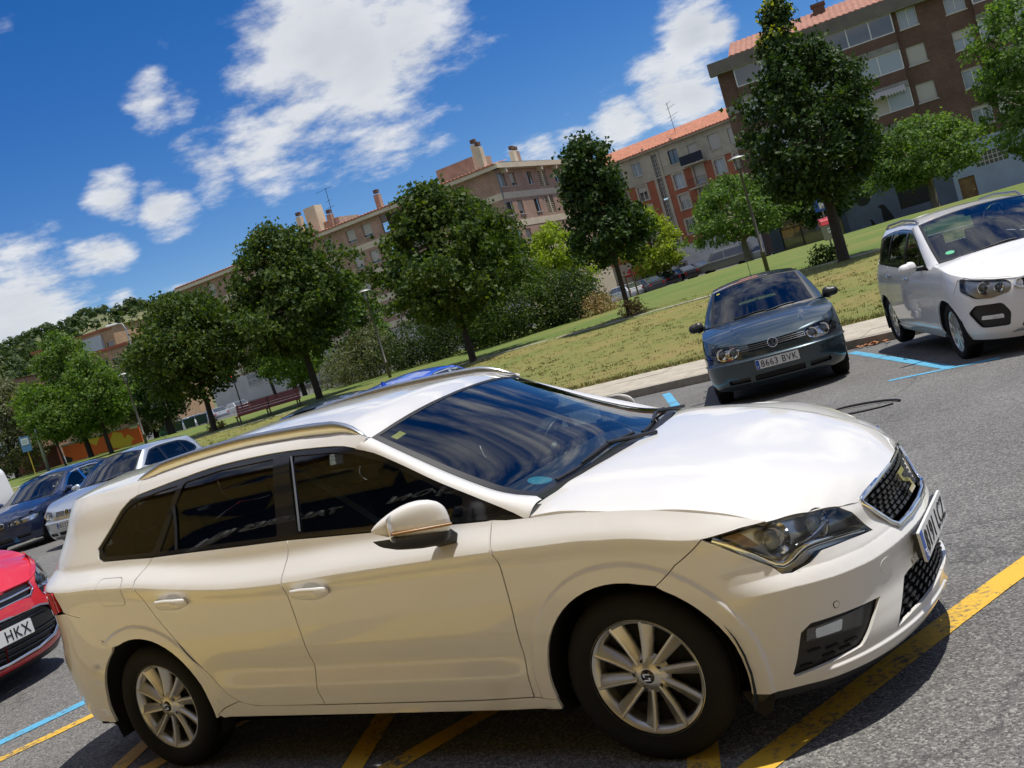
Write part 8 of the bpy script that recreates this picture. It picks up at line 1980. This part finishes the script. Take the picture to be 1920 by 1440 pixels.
    t = thing('bottle_bank', 'round dark green bottle bank on the left lawn', 'recycling bin', base); b = MB(); b.lathe([(.0, .05), (.62, .05), (.78, .5), (.80, .9), (.68, 1.25), (.40, 1.5), (.0, 1.58)], 20); b.build('body', mat('bank_green', (.02, .12, .075), rough=.45), t)
    b = MB(); b.tube([(.45, -.45, .95), (.52, -.52, .95)], .13, 12); b.build('bottle_hole', M_BLACK, t)
    for i, (px, py, m_, lb) in enumerate(((322, 812, 'blue', 'dark wheeled container with blue lid next to the bottle bank'), (345, 806, 'yellow', 'dark wheeled container with yellow trim in the bin row'), (368, 800, 'green', 'dark green wheeled container at the right end of the bin row'))):
        base = at_depth(px, 863.74 - .2972 * px, 98.); base.z = -.6; t = thing('waste_container', lb, 'waste container', base, R(-40), 'waste containers on the left lawn')
        b = MB(); b.add([(-.6, -.45, .15), (.6, -.45, .15), (.6, .45, .15), (-.6, .45, .15), (-.7, -.55, 1.05), (.7, -.55, 1.05), (.7, .55, 1.05), (-.7, .55, 1.05)], [(0, 1, 5, 4), (1, 2, 6, 5), (2, 3, 7, 6), (3, 0, 4, 7), (4, 5, 6, 7), (3, 2, 1, 0)]); b.build('body', mat('container_green', (.015, .05, .045), rough=.5), t, bevel=.03)
        b = MB(); b.grid(lambda a, c: (-.72 + 1.44 * a, -.57 + 1.14 * c, 1.06 + .22 * math.sin(PI * c)), 4, 8); b.build('lid', mat('lid_' + m_, {'blue': (.03, .09, .2), 'yellow': (.3, .3, .06), 'green': (.02, .07, .05)}[m_], rough=.4), t)
        for sx in (-.5, .5):
            for sy in (-.35, .35): b = MB(); b.tube([(sx, sy - .03, .1), (sx, sy + .03, .1)], .1, 10); b.build('wheel', M_TYRE, t)
    # traffic light far behind
    t = thing('traffic_light', 'distant traffic light showing red under the trees', 'traffic light', at_depth(452, 757, 95.)); b = MB(); b.tube([(0, 0, -.5), (0, 0, 2.2)], .06, 6); b.build('post', M_BLACK, t); b = MB(); b.box(-.18, .18, -.15, .15, 2.0, 2.95); hd = b.build('head', M_BLACK, t)
    b = MB(); b.tube([(.0, -.15, 2.75), (.0, -.2, 2.75)], .12, 10); b.build('red_lens', mat('red_light', (.6, .02, .02), emit=(1., .05, .03, 2.2)), hd, None, None)
    # wooden tree stakes with young tree
    base = Vector((-27.2, 60.5, lawn_z(-27.2, 60.5)))
    t = thing('tree_stakes', 'timber frame of stakes guarding a young tree by the narrow tree', 'tree guard', base); mw = mat('stake_wood', (.13, .08, .05), rough=.9)
    for a in range(3): x, y = .55 * math.cos(a * 2.09), .55 * math.sin(a * 2.09); b = MB(); b.tube([(x, y, -.1), (x * .9, y * .9, 2.1)], .06, 7); b.build('stake', mw, t)
    for a in range(3):
        x, y = .5 * math.cos(a * 2.09), .5 * math.sin(a * 2.09); x2, y2 = .5 * math.cos((a + 1) * 2.09), .5 * math.sin((a + 1) * 2.09); b = MB(); b.tube([(x, y, 1.8), (x2, y2, 1.8)], .05, 6); b.build('rail', mw, t)
    # loop of black cable lying on the road, dry leaves in the gutter
    c = Vector((-.80, 5.95, ROADZ(5.95) + .014)); b = MB(); b.tube([c + Vector((.42 * math.cos(i / 30 * 5.9) - .05 * math.sin(i / 30 * 9), .20 * math.sin(i / 30 * 5.9), 0)) for i in range(31)], .012, 6); tag(b.build('cable_loop', M_BLACK), 'thin black cable loop lying on the asphalt beyond the white bonnet', 'cable')
    V = []; F_ = []; rs = random.Random(3)
    for i in range(16):
        x = rs.gauss(-1.8, .13); y = KERB_Y - .06 - abs(rs.gauss(0, .10)); z = ROADZ(y) + .006 + rs.random() * .03; a = rs.random() * 6.28; s = .05; i0 = len(V)
        V += [(x + s * math.cos(a), y + s * math.sin(a), z), (x - s * math.sin(a), y + s * math.cos(a), z + .02), (x - s * math.cos(a), y - s * math.sin(a), z + .004), (x + s * math.sin(a), y - s * math.cos(a), z + .02)]; F_.append((i0, i0 + 1, i0 + 2, i0 + 3))
    me = bpy.data.meshes.new('dry_leaves'); me.from_pydata(V, [], F_); me.update(); o = link('dry_leaves', me, mat('dry_leaf', (.36, .15, .06), rough=.9)); tag(o, 'dry brown leaves gathered in the gutter by the kerb', 'leaves', kind='stuff')

def far_car(name, label, loc, rz, col, prof='hatch', group=None, L_=4.2, W=.85):
    """small distant car: lofted body, separate glass, wheels, lamps"""
    t = thing(name, label, 'van' if prof == 'van' else 'car', loc, rz, group)
    if prof == 'van':
        L_ = 4.9; W = .95; low = [(-2.45, .35), (2.4, .35), (2.45, .7), (2.3, 1.0), (1.35, 1.15), (-2.42, 1.15)]; roofp = [(1.45, 1.1), (.75, 1.88), (-2.3, 1.95), (-2.45, 1.1)]; win = [(1.2, 1.2), (.72, 1.72), (-.1, 1.76), (-.1, 1.2)]; win2 = [(-.25, 1.2), (-.25, 1.76), (-2.2, 1.78), (-2.3, 1.2)]
    else:
        low = [(-2.05, .3), (2.0, .3), (2.1, .55), (1.95, .75), (1.0, .92), (-1.95, .98), (-2.1, .7)]; roofp = [(1.1, .9), (.3, 1.40), (-1.3, 1.43), (-2.0, .95)]; win = [(.85, .96), (.28, 1.32), (-.35, 1.36), (-.4, .98)]; win2 = [(-.48, .98), (-.43, 1.36), (-1.2, 1.34), (-1.7, 1.0)]
    pm = paint('far_' + '_'.join('%02d' % int(c * 99) for c in col), col, flake=.3)
    b = MB(); k = len(low); b.prism(low, -W, W, lambda p, q, h: Vector((p, h, q))); b.build('body', pm, t, bevel=.09, fix=True)
    b = MB(); v = []
    for sy in (-1, 1): v += [(x, sy * (W - .04 - .22 * (z - roofp[0][1]) / .5 * .55), z) for x, z in roofp]
    n = 4; b.add(v, [(0, 1, 2, 3), (7, 6, 5, 4), (0, 4, 5, 1), (1, 5, 6, 2), (2, 6, 7, 3)]); cb = b.build('cabin', pm, t, bevel=.06, fix=True)
    for sy in (-1, 1):
        for wp in (win, win2):
            b = MB(); b.add([(x, sy * (W - .025 - .22 * (z - roofp[0][1]) / .5 * .55), z) for x, z in wp], [(0, 1, 2, 3)]); b.build('side_window', M_PANE, t)
        for x in (-L_ * .31, L_ * .31):
            b = MB(); b.lathe([(0, -.1), (.2, -.1), (.31, -.08), (.31, .08), (.2, .1), (0, .1)], 16, 'Y'); b.build('wheel', M_TYRE, t, (x, sy * (W - .1), .31))
        b = MB(); x1 = low[2][0]; b.box(x1 - .28, x1 + .005, sy * (W - .30) - .14, sy * (W - .30) + .14, .62, .76); b.build('headlamp', M_LAMPREF, t, bevel=.03)
        b = MB(); b.box(-x1 - .01 if prof == 'van' else -2.08, -1.98 if prof != 'van' else -x1 + .06, sy * (W - .16) - .1, sy * (W - .16) + .1, .68, .86); b.build('tail_lamp', M_RED, t)
    (xa, za), (xb, zb) = roofp[0], roofp[1]; b = MB(); q = lambda s, y: (xa + (xb - xa) * s + .03, y * (W - .14 - .1 * s), za + (zb - za) * s + .02); b.add([q(.12, -1), q(.12, 1), q(.92, 1), q(.92, -1)], [(0, 1, 2, 3)]); b.build('windscreen', M_PANE, t)
    (xa, za), (xb, zb) = roofp[3], roofp[2]; b = MB(); q = lambda s, y: (xa + (xb - xa) * s - .03, y * (W - .14 - .1 * s), za + (zb - za) * s + .02); b.add([q(.15, -1), q(.15, 1), q(.9, 1), q(.9, -1)], [(0, 1, 2, 3)]); b.build('rear_window', M_PANE, t)
    return t

def far_cars():
    G_ = 'cars parked along the back street'
    def at(px, depth, z=-.5): p = at_depth(px, 863.74 - .2972 * px, depth); return Vector((p.x, p.y, z))
    far_car('parked_van', 'grey passenger van parked in front of the white tiled wall', at(1352, 91), R(188), (.20, .20, .19), 'van', G_)
    far_car('parked_car', 'black parked car nearest behind the grey van nose', at(1288, 94), R(150), (.01, .01, .012), group=G_)
    far_car('parked_car', 'dark car angled below the low window of the white wall', at(1262, 92), R(150), (.02, .022, .025), group=G_)
    far_car('parked_car', 'dark blue-grey car before the red awning shop', at(1228, 90), R(150), (.03, .035, .05), group=G_)
    far_car('parked_car', 'grey car beside the narrow dark tree trunk', at(1196, 86), R(150), (.05, .055, .06), group=G_)
    far_car('parked_car', 'white car at the left end of the back street row', at(1158, 86), R(150), (.6, .6, .58), group=G_)
    far_car('parked_car', 'pale silver car right of the plane tree trunk', at(1420, 90), R(186), (.45, .46, .48), group=G_)
    far_car('parked_car', 'black car half hidden beyond the silver car at the dark shopfront', at(1452, 92), R(186), (.012, .013, .016), group=G_)
    H2 = 'cars on the far left street'
    far_car('parked_car', 'white car on the far left street behind the bins', at(348, 104, -.9), R(160), (.65, .65, .63), group=H2)
    far_car('parked_car', 'silver car on the far left street under the round maple', at(392, 108, -.9), R(160), (.4, .42, .44), group=H2)
    far_car('parked_car', 'white car on the far left street beside the traffic light', at(432, 112, -.9), R(160), (.62, .62, .6), group=H2)
    # white van at the very left edge, rear towards the camera
    p = at_depth(-92, 1002, 23.5); t = thing('delivery_van', 'white van cut by the left edge behind the blue saloon', 'van', (p.x, p.y, -.36), R(112))
    pw = paint('van_white', (.78, .78, .77)); b = MB(); prof = rounded([(-.92, .35), (.92, .35), (.95, 1.1), (.84, 1.85), (.55, 1.98), (-.55, 1.98), (-.84, 1.85), (-.95, 1.1)], .15, 5)
    b.prism(prof, -2.3, 1.3, lambda p_, q, h: Vector((h, p_, q))); b.build('body', pw, t, bevel=.05, fix=True)
    b = MB(); b.prism(rounded([(-.9, .35), (.9, .35), (.92, .9), (.8, 1.1), (-.8, 1.1), (-.92, .9)], .1, 4), 1.3, 2.3, lambda p_, q, h: Vector((h, p_, q))); b.build('nose', pw, t, bevel=.08, fix=True)
    for sy in (-1, 1):
        b = MB(); b.box(-2.32, -2.2, sy * .84 - .06, sy * .84 + .06, .75, 1.15); b.build('tail_lamp', M_RED, t)
        for x in (-1.5, 1.45): b = MB(); b.lathe([(0, -.1), (.2, -.1), (.33, -.08), (.33, .08), (.2, .1), (0, .1)], 18, 'Y'); b.build('wheel', M_TYRE, t, (x, sy * .82, .33))
    b = MB(); b.box(-2.315, -2.30, -.008, .008, .45, 1.85); b.build('door_gap', M_BLACK, t)
    for sy in (-1, 1): b = MB(); b.prism(rounded([(sy * .1, 1.15), (sy * .75, 1.15), (sy * .68, 1.7), (sy * .1, 1.7)], .05), -2.318, -2.306, lambda p_, q, h: Vector((h, p_, q))); b.build('rear_window', M_PANE, t, fix=True)
street(); far_cars()
